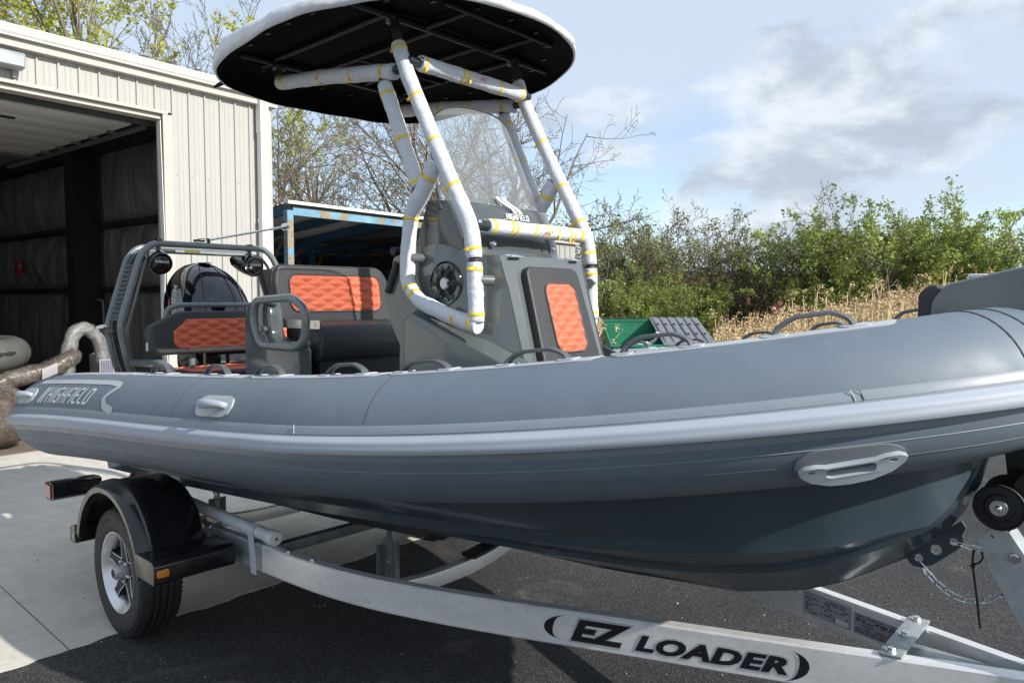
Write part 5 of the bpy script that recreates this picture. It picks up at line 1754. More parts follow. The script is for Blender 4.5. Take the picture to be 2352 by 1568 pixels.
# data plates on the inner face of the port rail
def inner_map(u, z, lift=0.0012):
    x = u
    d = (rail_y(x + .01) - rail_y(x - .01)) / 0.02
    nn = Vector((-d, 1, 0)).normalized()
    p = Vector((x, rail_y(x), 0)) - nn * (RW + lift)
    return Vector((p.x, p.y, rz(x) - RH + z * RH))
def iquad(x0, x1, z0, z1, lift):
    return [inner_map(x0, z0, lift), inner_map(x1, z0, lift), inner_map(x1, z1, lift), inner_map(x0, z1, lift)], [(0, 1, 2, 3)]
part('data_plate', iquad(2.965, 3.16, 0.24, 0.88, 0.0012), M['silverdecal'], rails[1], fix=False)
part('data_plate', iquad(3.17, 3.325, 0.24, 0.80, 0.0012), M['greydecal'], rails[1], fix=False)
g = []
r5 = random.Random(5)
for row in range(8):
    z = 0.80 - row * 0.066
    x = 2.975
    while x < 3.14:
        w = r5.uniform(0.006, 0.03)
        if r5.random() < 0.72: g.append(iquad(x, min(3.15, x + w), z - 0.028, z, 0.0018))
        x += w + 0.006
for row in range(7):
    z = 0.75 - row * 0.07
    x = 3.178
    while x < 3.31:
        w = r5.uniform(0.008, 0.03)
        if r5.random() < 0.8: g.append(iquad(x, min(3.318, x + w), z - (0.045 if row == 1 else 0.026), z, 0.0018))
        x += w + 0.005
part('plate_print', g, M['decal'], rails[1], fix=False, kind='stuff')
part('plate_print', [iquad(3.10, 3.152, 0.28, 0.42, 0.0024)], M['whitedecal'], rails[1], fix=False)
# ------------------------------------------------------------------ winch post, bow roller, chain
wp = [(3.565, 1.02), (3.60, 1.065), (3.64, 1.055), (3.86, 0.72), (3.86, 0.60), (3.78, 0.60), (3.60, 0.93)]
post = part('winch_post', [prism(wp, -0.052, -0.046, 'xz', [circ(3.598, 1.035, 0.006, 10)]), prism(wp, 0.046, 0.052, 'xz'), prism([(3.64, 1.055), (3.86, 0.72), (3.855, 0.715), (3.635, 1.05)], -0.046, 0.046, 'xz')], M['galv'], trl, smooth=25)
part('post_bolt', hexbolt((3.655, -0.053, 0.985), (0, -1, 0), 0.011, 0.008), M['steel'], post, smooth=30)
roller = part('bow_roller', [lathe([(0.018, -0.092), (0.034, -0.090), (0.040, -0.081), (0.058, -0.078), (0.0635, -0.086), (0.0665, -0.082), (0.062, -0.070), (0.040, -0.05), (0.028, -0.012), (0.028, 0.012), (0.040, 0.05), (0.062, 0.070), (0.0665, 0.082), (0.0635, 0.088), (0.02, 0.088)], (3.618, 0.0, 1.13), (0, 1, 0), 44)], M['rubber'], post, smooth=35)
part('roller_washer', lathe([(0.0, 0.004), (0.022, 0.004), (0.0235, 0.0)], (3.618, -0.090, 1.13), (0, -1, 0), 26), M['stainless'], roller, smooth=40)
part('roller_pin', lathe([(0.0, 0.012), (0.006, 0.011), (0.0095, 0.006), (0.010, 0.0)], (3.618, -0.094, 1.13), (0, -1, 0), 18), M['chrome'], roller, smooth=180)
part('winch', [lathe([(0, -0.06), (0.055, -0.06), (0.055, -0.052), (0.03, -0.05), (0.03, 0.05), (0.055, 0.052), (0.055, 0.06), (0, 0.06)], (3.70, 0.0, 1.18), (0, 1, 0), 30), prism(poly2([(3.63, 1.06), (3.60, 1.30), (3.74, 1.32), (3.80, 1.10)], 0.02), 0.07, 0.09, 'xz')], M['plastic'], post, smooth=40)
# safety chain from the bow eye
def link_mesh(L=0.034, r=0.0028, w=0.019):
    pts = []
    for i in range(24):
        a = 2 * math.pi * i / 24
        c, s_ = math.cos(a), math.sin(a)
        pts.append((math.copysign(max(0, L / 2 - w / 2), c) + c * w / 2, s_ * w / 2, 0))
    return mesh_of('chain_link', tube(pts, r, 7, closed=True), M['steel'], smooth=180)
LM = link_mesh()
ch = [Vector((3.452, -0.004, 0.846)), Vector((3.475, -0.004, 0.828)), Vector((3.51, -0.004, 0.813)), Vector((3.545, -0.004, 0.812)), Vector((3.58, -0.004, 0.824)), Vector((3.615, -0.004, 0.85)), Vector((3.66, -0.004, 0.90)), Vector((3.70, 0, 0.96))]
cp_ = resample(fillet(ch, 0.02, 3), 13)
for i in range(len(cp_) - 1):
    o = add_obj('chain_link', LM, trl)
    d = (cp_[i + 1] - cp_[i])
    q = d.to_track_quat('X', 'Z')
    o.matrix_local = Matrix.Translation((cp_[i] + cp_[i + 1]) / 2) @ (q.to_matrix().to_4x4()) @ Matrix.Rotation(R(90 * (i % 2) + 25), 4, 'X')
def carabiner(a, b, nm):
    a, b = Vector(a), Vector(b)
    d = (b - a).normalized(); n_ = Vector((0, 1, 0)).cross(d).normalized()
    P = []
    L = (b - a).length
    for i in range(28):
        t = 2 * math.pi * i / 28
        c, s_ = math.cos(t), math.sin(t)
        w = 0.0085 if c > 0 else 0.006
        P.append(a + d * (L / 2 + c * L / 2) + n_ * (math.copysign(abs(s_) ** 0.6, s_) * w) + Vector((0, 0.004 * s_, 0)))
    part(nm, tube(P, 0.0026, 8, closed=True), M['chrome'], trl, smooth=180)
carabiner((3.400, -0.004, 0.902), (3.450, -0.006, 0.846), 'snap_hook')
carabiner((3.412, -0.012, 0.888), (3.432, -0.014, 0.868), 'snap_hook')
carabiner((3.490, -0.006, 0.984), (3.575, -0.010, 0.975), 'snap_hook')
part('cable_tie', [tube([(3.548, -0.012, 0.975), (3.546, -0.014, 0.95), (3.548, -0.02, 0.925), (3.563, -0.02, 0.82), (3.572, -0.02, 0.745)], 0.0032, 6), tube([(3.546, -0.014, 0.93), (3.563, -0.014, 0.938), (3.572, -0.014, 0.955), (3.568, -0.012, 0.972)], 0.0028, 6), box((3.548, -0.02, 0.928), (0.012, 0.008, 0.009))], M['rubber'], trl, smooth=60)

# ------------------------------------------------------------------ loose things on the trailer
p0, p1 = Vector((0, 0, 0)), None
gp = thing('guide_post', 'white plastic guide post pipe taped along the near trailer rail', 'pipe', BOAT_O, BOAT_A)
a_, b_ = Vector((-0.40, -0.735, 0.60)), Vector((0.865, -0.752, 0.598))
dd = (b_ - a_).normalized()
part('pipe', tube([a_, b_ - dd * 0.05], 0.031, 22), M['pvc'], gp, smooth=40)
cap = part('pipe_cap', lathe([(0.035, -0.065), (0.036, -0.062), (0.036, -0.008), (0.032, 0.0), (0.0, 0.003)], b_, dd, 26), M['pvc'], gp, smooth=40)
part('cap_hole', lathe([(0.0, 0.0042), (0.006, 0.0042), (0.007, 0.003)], b_ + Vector((0, 0, 0)), dd, 10), M['inblack'], cap)
xt = 0.70
V2, F2 = [], []
prof_t = [(-0.789 + 0.0, 0.424)]
for x in (xt - 0.028, xt + 0.024):
    dx = 0.012 if x > xt else 0.0
    for y, z in ((-0.7815, rz(x) - 0.155), (-0.7820, rz(x) - 0.06), (-0.7835, rz(x) + 0.012), (-0.786, 0.602), (-0.776, 0.624), (-0.752, 0.6335), (-0.725, 0.622), (-0.712, 0.598)):
        V2.append((x - 0.02 + (rz(x) + 0.1 - z) * 0.10, y - 0.0, z))
for j in range(7): F2.append((j, j + 1, 8 + j + 1, 8 + j))
tp_ = part('tape_wrap', (V2, F2), M['ducttape'], gp, fix=False); md = tp_.modifiers.new('t', 'SOLIDIFY'); md.thickness = 0.002; md.offset = 1
rs_ = thing('ratchet_strap', 'red strap with black ratchet buckle tying stern to trailer behind fender', 'strap', BOAT_O, BOAT_A)
rb0 = Vector((-1.02, -0.68, 0.545)); rb1 = Vector((-0.96, -0.64, 0.655))
part('webbing', [tube([rb0 + Vector((0, 0, -0.09)), rb0, rb1, rb1 + Vector((0.06, 0.05, 0.10))], 0.02, sect=[(0.022, 0.002), (0.022, -0.002), (-0.022, -0.002), (-0.022, 0.002)]), tube(fillet([rb1 + Vector((0.01, -0.02, -0.02)), rb1 + Vector((0.05, -0.03, -0.05)), rb1 + Vector((0.04, -0.04, -0.10)), rb0 + Vector((0.05, -0.03, 0.0))], 0.02, 4), 0.02, sect=[(0.018, 0.002), (0.018, -0.002), (-0.018, -0.002), (-0.018, 0.002)])], M['redstrap'], rs_, smooth=40)
bdir = (rb1 - rb0).normalized()
part('ratchet', [box(rb0.lerp(rb1, 0.55) + Vector((0, sgn * 0.022, 0)), (0.030, 0.004, 0.115), bdir.to_track_quat('Z', 'Y').to_matrix()) for sgn in (-1, 1)] + [cyl(rb0.lerp(rb1, 0.6) + Vector((0, -0.024, 0)), rb0.lerp(rb1, 0.6) + Vector((0, 0.024, 0)), 0.016, 12), box(rb0.lerp(rb1, 0.4) + Vector((-0.02, 0, 0)), (0.012, 0.05, 0.08), bdir.to_track_quat('Z', 'Y').to_matrix())], M['plastic'], rs_, smooth=30)
part('webbing_tail', tube([(-1.10, -0.81, 0.46), (-1.06, -0.80, 0.40), (-1.00, -0.795, 0.385)], 0.02, sect=[(0.02, 0.002), (0.02, -0.002), (-0.02, -0.002), (-0.02, 0.002)]), M['redstrap'], rs_)
# ================================================================== GROUND
gr = part('asphalt_ground', ([(-150, -60, -0.0), (150, -60, 0), (150, 220, 0), (-150, 220, 0)], [(0, 1, 2, 3)]), M['asphalt'], None)
tag(gr, kind='structure')
# concrete apron in the boat frame: everything aft of x = -0.02
ap = add_obj('concrete_apron', None, None, BOAT_O, BOAT_A); tag(ap, kind='structure')
rng = random.Random(11)
XJ = [-0.02, -2.62, -5.25, -7.6]
YJ = [-6.6, -4.0, -1.37, 1.28, 3.9, 6.5]
slabs = []
for i in range(len(XJ) - 1):
    for j in range(len(YJ) - 1):
        x1, x0 = XJ[i], XJ[i + 1]; y0, y1 = YJ[j], YJ[j + 1]
        g_ = 0.003
        z = 0.0026 + rng.uniform(-0.0002, 0.0002)
        n = 60 if i == 0 else 2
        front = []
        for k in range(n):
            t = k / (n - 1)
            y = y0 + g_ + (y1 - y0 - 2 * g_) * t
            w = 0.012 * math.sin(y * 7.1) + 0.008 * math.sin(y * 19 + 1) + 0.005 * math.sin(y * 43) if i == 0 else -g_
            front.append((x1 + w, y))
        poly = front + [(x0 + g_, y1 - g_), (x0 + g_, y0 + g_)]
        part('concrete_slab', prism(poly, z - 0.0022, z, 'xy'), M['concrete'], ap)
part('joint_bed', ([(-7.6, -6.6, 0.001), (-0.06, -6.6, 0.001), (-0.06, 6.5, 0.001), (-7.6, 6.5, 0.001)], [(0, 1, 2, 3)]), M['jointfill'], ap)
vg = part('grass_verge', ([(-60, 27, 0.012), (5.0, 19.5, 0.012), (40, 15.0, 0.012), (90, 20, 0.012), (120, 160, 0.012), (-120, 160, 0.012)], [(0, 1, 2, 3, 4, 5)]), M['grass'], None)
tag(vg, kind='structure')

# ================================================================== METAL BUILDING (local: x along the front wall, y into the building)
BW = (-5.6, 8.01, 0.0); AWR = R(52.1)
bld = thing('metal_workshop', 'beige ribbed metal workshop with open overhead door and white gutter', 'building', BW, AWR)
PW_ = 0.2205
def wall_panel(x0, w, z0, z1, y=0.0):
    """one cladding strip with a raised rib at its left edge and two minor ribs"""
    pr = [(0, 0), (0.006, -0.022), (0.026, -0.022), (0.034, 0.0), (0.085, 0.0), (0.089, -0.004), (0.101, -0.004), (0.105, 0.0), (0.145, 0.0), (0.149, -0.004), (0.161, -0.004), (0.165, 0.0), (w, 0.0)]
    pr = [p for p in pr if p[0] <= w]
    V2 = [(x0 + a, y + b, z0) for a, b in pr] + [(x0 + a, y + b, z1) for a, b in pr]
    n = len(pr)
    return V2, [(i, i + 1, i + 1 + n, i + n) for i in range(n - 1)]
XC = 3.465
x = 1.985 + 0.03
ribs = []
xr = XC - 0.02
k = 0
x = 2.02
panel_me = mesh_of('wall_panel', wall_panel(0, PW_, 0.0, 4.50), M['clad'], fix=False)
head_me = mesh_of('wall_panel', wall_panel(0, PW_, 4.095, 4.50), M['clad'], fix=False)
while x < XC - 0.05:
    w = min(PW_, XC - x)
    if w > PW_ - 0.01:
        o = add_obj('wall_panel', panel_me, bld); o.location = (x, 0, 0)
    else:
        part('wall_panel', wall_panel(x, w, 0.0, 4.50), M['clad'], bld, fix=False)
    x += PW_
x = 2.02 - PW_
while x > -3.2:
    o = add_obj('wall_panel', head_me, bld); o.location = (x, 0, 0)
    x -= PW_
x = -3.4
while x > -6.0:
    o = add_obj('wall_panel', panel_me, bld); o.location = (x, 0, 0)
    x -= PW_
# screws
me_s = mesh_of('wall_screw', lathe([(0, -0.006), (0.006, -0.005), (0.008, 0.0)], (0, 0, 0), (0, 1, 0), 8), M['galvdark'], smooth=60)
for zrow in (1.20, 3.32):
    x = 2.02 + 0.06
    while x < XC - 0.05:
        o = add_obj('wall_screw', me_s, bld); o.location = (x, 0.0, zrow); x += PW_
for xx in (1.99, 1.995):
    pass
# corner trim, downpipe, gutter
part('corner_trim', [b6(XC - 0.06, XC + 0.015, -0.03, 0.06, 0, 4.49)], M['trimb'], bld, bevel=0.004)
part('downpipe', [prism(rrect(3.225, 3.345, -0.155, -0.045, 0.012, 3), 0.12, 4.05, 'xy'), prism(rrect(3.218, 3.352, -0.162, -0.038, 0.012, 3), 4.05, 4.52, 'xy'), prism(rrect(3.218, 3.352, -0.162, -0.038, 0.012, 3), 2.80, 2.86, 'xy')], M['white'], bld, smooth=40)
gp_ = [(-0.03, 4.66), (-0.15, 4.665), (-0.165, 4.65), (-0.155, 4.63), (-0.15, 4.58), (-0.13, 4.555), (-0.155, 4.545), (-0.155, 4.535), (-0.03, 4.535)]
part('gutter', [prism(gp_, -6.0, 3.60, 'yz')], M['gutter'], bld, smooth=30)
part('eave_trim', [b6(-6.0, 3.54, -0.10, -0.002, 4.44, 4.533)], M['trimb'], bld, bevel=0.004)
# roof: sheet plus the dark rib ends showing above the gutter
part('roof_sheet', ([(-6.0, -0.04, 4.64), (3.58, -0.04, 4.64), (3.58, 9.0, 5.15), (-6.0, 9.0, 5.15)], [(0, 1, 2, 3)]), M['roofdark'], bld)
part('roof_back', ([(-6.0, 9.0, 5.15), (3.58, 9.0, 5.15), (3.58, 18, 4.64), (-6.0, 18, 4.64)], [(0, 1, 2, 3)]), M['roofdark'], bld)
rib_me = mesh_of('roof_rib', ([(-0.045, -0.10, 4.64), (-0.025, -0.10, 4.712), (0.025, -0.10, 4.712), (0.045, -0.10, 4.64), (-0.045, 9.0, 5.15), (-0.025, 9.0, 5.20), (0.025, 9.0, 5.20), (0.045, 9.0, 5.15)], [(0, 1, 2, 3), (4, 5, 6, 7), (0, 1, 5, 4), (1, 2, 6, 5), (2, 3, 7, 6)]), M['roofdark'])
xx = 0.29
while xx < 3.55:
    o = add_obj('roof_rib', rib_me, bld); o.location = (xx, 0, 0); xx += 0.345
xx = 0.29 - 0.345
while xx > -6:
    o = add_obj('roof_rib', rib_me, bld); o.location = (xx, 0, 0); xx -= 0.345
# side and back walls
part('end_wall', [b6(XC - 0.035, XC - 0.005, 0.03, 18, 0, 4.6)], M['clad'], bld)
part('end_wall', [b6(-6.0, -5.97, 0.0, 18, 0, 4.6)], M['clad'], bld)
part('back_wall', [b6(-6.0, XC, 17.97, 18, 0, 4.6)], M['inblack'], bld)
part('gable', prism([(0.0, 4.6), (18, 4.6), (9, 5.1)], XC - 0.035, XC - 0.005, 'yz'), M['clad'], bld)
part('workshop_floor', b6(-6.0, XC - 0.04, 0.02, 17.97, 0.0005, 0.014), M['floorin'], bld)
# door opening trim
part('door_header', [b6(-3.15, 1.965, -0.035, 0.02, 4.06, 4.098), b6(-3.15, 1.93, 0.021, 0.20, 4.0, 4.055)], M['trimb'], bld, bevel=0.003)
part('door_jamb', [b6(1.90, 2.022, -0.030, 0.0, 0, 4.06), b6(1.925, 1.945, 0.0, 0.20, 0, 4.0)], M['trimb'], bld, bevel=0.003)
part('jamb_seal', [tube([(1.905 - 0.02 + 0.01 * math.sin(z * 3), 0.03 + 0.008 * math.sin(z * 5), z) for z in np.linspace(0.02, 3.98, 30)], 0.02, sect=[(0.004, 0.045), (0.004, -0.045), (-0.004, -0.045), (-0.004, 0.045)])], M['white'], bld, smooth=60)
part('header_seal', [b6(-3.15, 1.92, 0.205, 0.23, 3.93, 4.0)], M['inblack'], bld)
# overhead sectional door, open
dr = part('overhead_door', [b6(-3.0, 1.78, 0.55, 0.60, 3.985, 4.03)], M['doorw'], bld)
for k in range(6):
    y0 = 0.62 + k * 0.555
    part('door_section', b6(-3.0, 1.80, y0, y0 + 0.548, 3.99, 4.035), M['doorw'], dr, bevel=0.006, smooth=30)
    part('door_roller', [b6(1.74, 1.86, y0 + 0.50, y0 + 0.56, 3.955, 3.988), cyl((1.80, y0 + 0.53, 3.965), (1.90, y0 + 0.53, 3.965), 0.012, 8)], M['galvdark'], dr)
for xh, yh in ((0.55, 1.3), (0.35, 1.75)):
    part('door_handle', b6(xh, xh + 0.16, yh, yh + 0.05, 3.965, 3.988), M['plastic'], dr, bevel=0.006)
part('door_track', [b6(1.87, 1.91, 0.4, 5.2, 3.93, 3.985)], M['galvdark'], dr)
part('door_bottom_bar', b6(-3.0, 1.78, 3.96, 4.03, 3.955, 4.03), M['galvdark'], dr)
# interior columns, girts, blankets on the right end wall
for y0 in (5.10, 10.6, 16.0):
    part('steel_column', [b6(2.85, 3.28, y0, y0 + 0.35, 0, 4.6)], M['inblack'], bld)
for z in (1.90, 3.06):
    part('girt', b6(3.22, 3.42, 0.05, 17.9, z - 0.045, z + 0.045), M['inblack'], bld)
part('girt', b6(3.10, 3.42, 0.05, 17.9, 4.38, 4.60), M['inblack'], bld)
rng = random.Random(21)
def blanket(y0, y1, z0, z1, x=3.36, bulge=0.11):
    def f(u, v):
        y = y0 + (y1 - y0) * u; z = z0 + (z1 - z0) * v
        s_ = math.sin(math.pi * min(1, max(0, v))) ** 0.6 * math.sin(math.pi * u) ** 0.25
        w = 0.018 * math.sin(u * 31 + 3 * v * v + y0) + 0.011 * math.sin(u * 57 - 2.5 * v + 1) + 0.01 * math.sin(u * 13 + 4 * (1 - v) ** 2)
        return Vector((x - bulge * s_ - w * (0.35 + s_), y, z))
    return grid(f, 70, 14)
for (y0, y1) in ((0.2, 5.08), (5.47, 10.58), (10.97, 15.98)):
    for (z0, z1) in ((0.05, 1.85), (1.95, 3.01), (3.11, 4.37)):
        part('insulation_blanket', blanket(y0, y1, z0, z1, bulge=0.06 if z0 < 1 else 0.12), M['insul'], bld, smooth=180, fix=False)
for y in (17.9,):
    for k in range(6):
        part('insulation_blanket', xf(blanket(0, 1.4, 0.2 if False else 1.95, 3.0, 0, 0.08), lambda v: Vector((-5.6 + 1.5 * k + v.y, 17.85 + v.x, v.z))), M['insul'], bld, smooth=180, fix=False)
part('brace_rod', [cyl((3.18, 5.3, 3.9), (3.18, 9.9, 0.4), 0.006, 6), cyl((3.18, 5.3, 0.4), (3.18, 9.9, 3.9), 0.006, 6)], M['inblack'], bld)
part('conduit', tube([(3.2, 5.05, 1.72), (3.2, 4.85, 1.70), (3.2, 4.82, 1.5), (3.2, 4.82, 0.2)], 0.018, 8), M['greydecal'], bld, smooth=60)
# wall flood light over the door
wl = thing('flood_light', 'grey box flood light fixed above the workshop door', 'light', BW, AWR)
part('housing', prism([(-0.02, 4.385), (-0.16, 4.375), (-0.20, 4.345), (-0.185, 4.215), (-0.06, 4.20), (-0.02, 4.24)], -0.16, 0.325, 'yz'), M['greydecal'], wl, bevel=0.008, smooth=30)
part('lens', prism([(-0.203, 4.335), (-0.189, 4.225), (-0.194, 4.224), (-0.208, 4.335)], -0.14, 0.305, 'yz'), simple('frosted_lens', (0.42, 0.46, 0.47), 0.3), wl, bevel=0.002)
part('arm', b6(0.245, 0.285, -0.05, -0.002, 4.13, 4.21), M['greydecal'], wl)

# ------------------------------------------------------------------ things in the workshop
fx = thing('wall_box', 'small red box with grey end lamps on the dark workshop wall', 'box', BW, AWR)
part('case', b6(3.06, 3.16, 8.46, 8.64, 2.26, 2.54), simple('red_paint', (0.45, 0.02, 0.02), 0.4), fx, bevel=0.012)
for yy_ in (8.41, 8.69):
    part('end_lamp', lathe([(0.0, 0.05), (0.045, 0.04), (0.055, 0.0), (0.03, -0.04), (0.0, -0.05)], (3.10, yy_, 2.42), (-1, 0, 0), 16), M['greydecal'], fx, smooth=60)
ib = thing('dinghy_in_workshop', 'small grey inflatable dinghy with dark stripe stored inside the workshop', 'dinghy', BW, AWR)
Y0 = 2.6
path = fillet([(-2.2, Y0, 0.92), (0.7, Y0, 0.92), (1.15, Y0 + 0.35, 0.94), (1.25, Y0 + 0.9, 0.96), (0.9, Y0 + 1.5, 0.94), (-2.2, Y0 + 1.6, 0.92)], 0.4, 6)
part('tube', tube(path, 0.23, 22), simple('dinghy_hypalon', (0.11, 0.11, 0.108), 0.5), ib, smooth=180)
part('stripe', tube([Vector(p) + Vector((0.03 if p.x > 0.9 else 0, -0.205 if p.y < Y0 + 0.3 else (-0.13 if p.y < Y0 + 0.7 else 0), 0.03)) for p in path], 0.05, 12), M['vinyl'], ib, smooth=180)
part('grab_handle', [tube([(0.20, Y0 - 0.23, 0.80), (0.26, Y0 - 0.27, 0.80), (0.46, Y0 - 0.27, 0.80), (0.52, Y0 - 0.23, 0.80)], 0.03, 8), b6(0.1, 0.75, Y0 - 0.1, Y0 + 0.1, 1.13, 1.19)], M['vinyl'], ib, smooth=60)
part('hand_rail', tube(fillet([(0.25, Y0 + 0.1, 1.1), (0.25, Y0 + 0.1, 1.42), (-0.2, Y0 + 0.1, 1.45)], 0.06, 4), 0.018, 8), M['white'], ib, smooth=60)
part('cradle', [b6(-1.5, -1.4, Y0 - 0.1, Y0 + 1.7, 0.0, 0.72), b6(0.5, 0.6, Y0 - 0.1, Y0 + 1.7, 0.0, 0.72)], M['inblack'], ib)
YP = 0.62
rp = thing('wrapped_roll', 'brown cardboard roll in clear film lying by the workshop door', 'roll', BW, AWR)
cpth = resample(fillet([(0.18, YP, 0.72), (0.40, YP, 0.80), (0.75, YP, 0.86), (0.98, YP, 0.98), (1.05, YP + 0.05, 1.05)], 0.1, 5), 60)
part('cardboard', lumpy(tube(cpth, lambda t: 0.105 - 0.03 * abs(t - 0.4), 36), 0.016, 9, 1), M['cardboard'], rp, smooth=180)
part('film', lumpy(tube(cpth, lambda t: 0.115 - 0.03 * abs(t - 0.4), 36), 0.022, 12, 2), M['film'], rp, smooth=180)
part('shipping_label', grid(lambda u, v: Vector((0.62 + 0.17 * u, YP - 0.126 + 0.02 * abs(v - .5), 0.76 + 0.13 * v + 0.07 * u)), 4, 4), M['label'], rp, fix=False)
wb = thing('wrapped_tube_frame', 'bent metal tube wrapped in grey bubble wrap just inside the door', 'wrapped tube', BW, AWR)
wpth = resample(fillet([(0.98, YP + 0.1, 0.0), (0.98, YP + 0.1, 0.95), (1.06, YP + 0.12, 1.28), (1.22, YP + 0.15, 1.37), (1.40, YP + 0.18, 1.22), (1.46, YP + 0.2, 0.9), (1.44, YP + 0.2, 0.0)], 0.12, 6), 110)
part('bubble_wrap', lumpy(tube(wpth, 0.080, 30), 0.016, 14, 3), M['bubble'], wb, smooth=180)
part('film', lumpy(tube(wpth[30:], 0.088, 30), 0.02, 20, 4), M['film'], wb, smooth=180)
part('printed_label', prism(rrect(1.36, 1.56, 0.62, 0.95, 0.01, 2), YP + 0.085, YP + 0.09, 'xz'), M['label'], wb)
part('label_print', [b6(1.375 + 0.022 * k, 1.388 + 0.022 * k, YP + 0.080, YP + 0.084, 0.65, 0.93) for k in range(7)], simple('purple_print', (0.09, 0.085, 0.16), 0.6), wb)
bg_ = thing('brown_bundle', 'large brown wrapped bundle slumped on floor at the left edge', 'bundle', BW, AWR)
g = grid(lambda u, v: Vector((-0.02 + 0.46 * math.cos(2 * math.pi * u) * math.sin(math.pi * v) ** 0.7, YP - 0.15 + 0.36 * math.sin(2 * math.pi * u) * math.sin(math.pi * v) ** 0.7, 0.36 - 0.36 * math.cos(math.pi * v))), 64, 40, wrapu=True)
part('wrapping', lumpy(g, 0.05, 5, 6), M['cardboard'], bg_, smooth=180)
part('film', lumpy(([(Vector(v) - Vector((0.05, YP - 0.15, 0.36))) * 1.03 + Vector((0.05, YP - 0.15, 0.37)) for v in g[0]], g[1]), 0.055, 6, 6), M['film'], bg_, smooth=180)
wc = thing('white_carton', 'pale wrapped carton standing inside door behind the boat arch', 'carton', BW, AWR)
part('carton', lumpy(grid(lambda u, v: Vector((1.60 + 0.16 * math.cos(2 * math.pi * u), YP + 0.55 + 0.14 * math.sin(2 * math.pi * u), 0.98 * v)), 24, 12, wrapu=True), 0.012, 12, 8), M['bubble'], wc, smooth=180)
part('carton_top', lumpy(grid(lambda u, v: Vector((1.60 + 0.16 * v * math.cos(2 * math.pi * u), YP + 0.55 + 0.14 * v * math.sin(2 * math.pi * u), 1.03 - 0.05 * v * v)), 24, 6, wrapu=True), 0.012, 12, 8), M['bubble'], wc, smooth=180)

# ------------------------------------------------------------------ open blue shed
sh = thing('open_shed', 'open sided shed with peeling blue steel frame beside the workshop', 'shed', BW, AWR)
SY, SX0, SX1 = 3.0, 5.80, 11.6
def shz(y): return 3.60 - 0.09 * (y - SY)
part('front_post', [b6(SX0 + 0.02, SX0 + 0.16, SY - 0.07, SY + 0.06, 0, 3.45)], M['bluew'], sh, bevel=0.006)
part('front_post', [b6(SX1 - 0.2, SX1 - 0.06, SY - 0.07, SY + 0.06, 0, 3.45)], M['bluew'], sh, bevel=0.006)
part('front_beam', [b6(SX0 + 0.165, SX1, SY - 0.06, SY + 0.05, 3.36, 3.52)], M['bluew'], sh, bevel=0.005)
part('roof_edge', [b6(SX0 - 0.02, SX1 + 0.1, SY - 0.16, SY - 0.11, 3.565, 3.625)], M['white'], sh)
for k in range(5):
    x0 = SX0 + 0.02 + k * 1.42
    V2 = []
    for y in (SY + 0.06, 12.0):
        z = shz(y) - 0.06
        V2 += [(x0, y, z - 0.17), (x0 + 0.07, y, z - 0.17), (x0 + 0.07, y, z), (x0, y, z)]
    part('rafter', (V2, [(0, 1, 2, 3), (4, 5, 6, 7), (0, 1, 5, 4), (1, 2, 6, 5), (2, 3, 7, 6), (3, 0, 4, 7)]), M['bluep'], sh)
V2, F2 = [], []
ny = 240
for i in range(ny):
    y = SY - 0.12 + (9.1) * i / (ny - 1)
    dz = 0.016 * (1 if (i // 2) % 2 else -1)
    V2 += [(SX0, y, shz(y) + dz - 0.01), (SX1, y, shz(y) + dz - 0.01)]
for i in range(ny - 1): F2.append((2 * i, 2 * i + 1, 2 * i + 3, 2 * i + 2))
part('roof_sheet', (V2, F2), M['sheet'], sh, fix=False)
part('back_wall', b6(SX0, SX1, 12.0, 12.05, 0, 2.8), M['inblack'], sh)
part('side_wall', b6(SX1 - 0.03, SX1, SY + 0.1, 12.0, 0, 3.3), M['inblack'], sh)
part('cross_beam', [b6(SX0, SX1, 7.0, 7.1, 2.95, 3.12)], M['bluep'], sh)
many('inner_post', [b6(7.2, 7.32, 7.0, 7.1, 0, 2.95), b6(9.4, 9.52, 7.0, 7.1, 0, 2.95)], M['bluep'], sh)

# ------------------------------------------------------------------ beige building beyond and dark red building behind the shrubs
def place(u, d, z=0.0):
    return Vector(((u - 1176) / 1700.0 * d, d, z))
b2 = thing('far_metal_building', 'beige ribbed metal building glimpsed beyond the console', 'building', place(1120, 15.5), AWR)
pm = mesh_of('wall_panel', wall_panel(0, PW_, 0.0, 3.06), M['clad'], fix=False)
for k in range(15):
    o = add_obj('wall_panel', pm, b2); o.location = (k * PW_, 0, 0)
part('eave', b6(-0.1, 15 * PW_ + 0.1, -0.08, 0.3, 3.05, 3.17), M['trimb'], b2)
part('gable_end', b6(15 * PW_, 15 * PW_ + 0.06, 0.02, 6, 0, 3.05), M['clad'], b2)
part('roof', prism([(-0.05, 3.171), (6, 3.171), (3, 3.4)], 0.0, 15 * PW_, 'yz'), M['roofdark'], b2)
b3 = thing('red_brick_building', 'low dark red brick building hidden behind the green shrubs', 'building', place(1840, 33), R(-4))
part('wall', b6(-5.6, 6.0, 0, 6, 0, 2.85), M['brickred'], b3)
part('roof_edge', b6(-5.7, 6.1, -0.1, 6.1, 2.85, 3.0), M['roofdark'], b3)

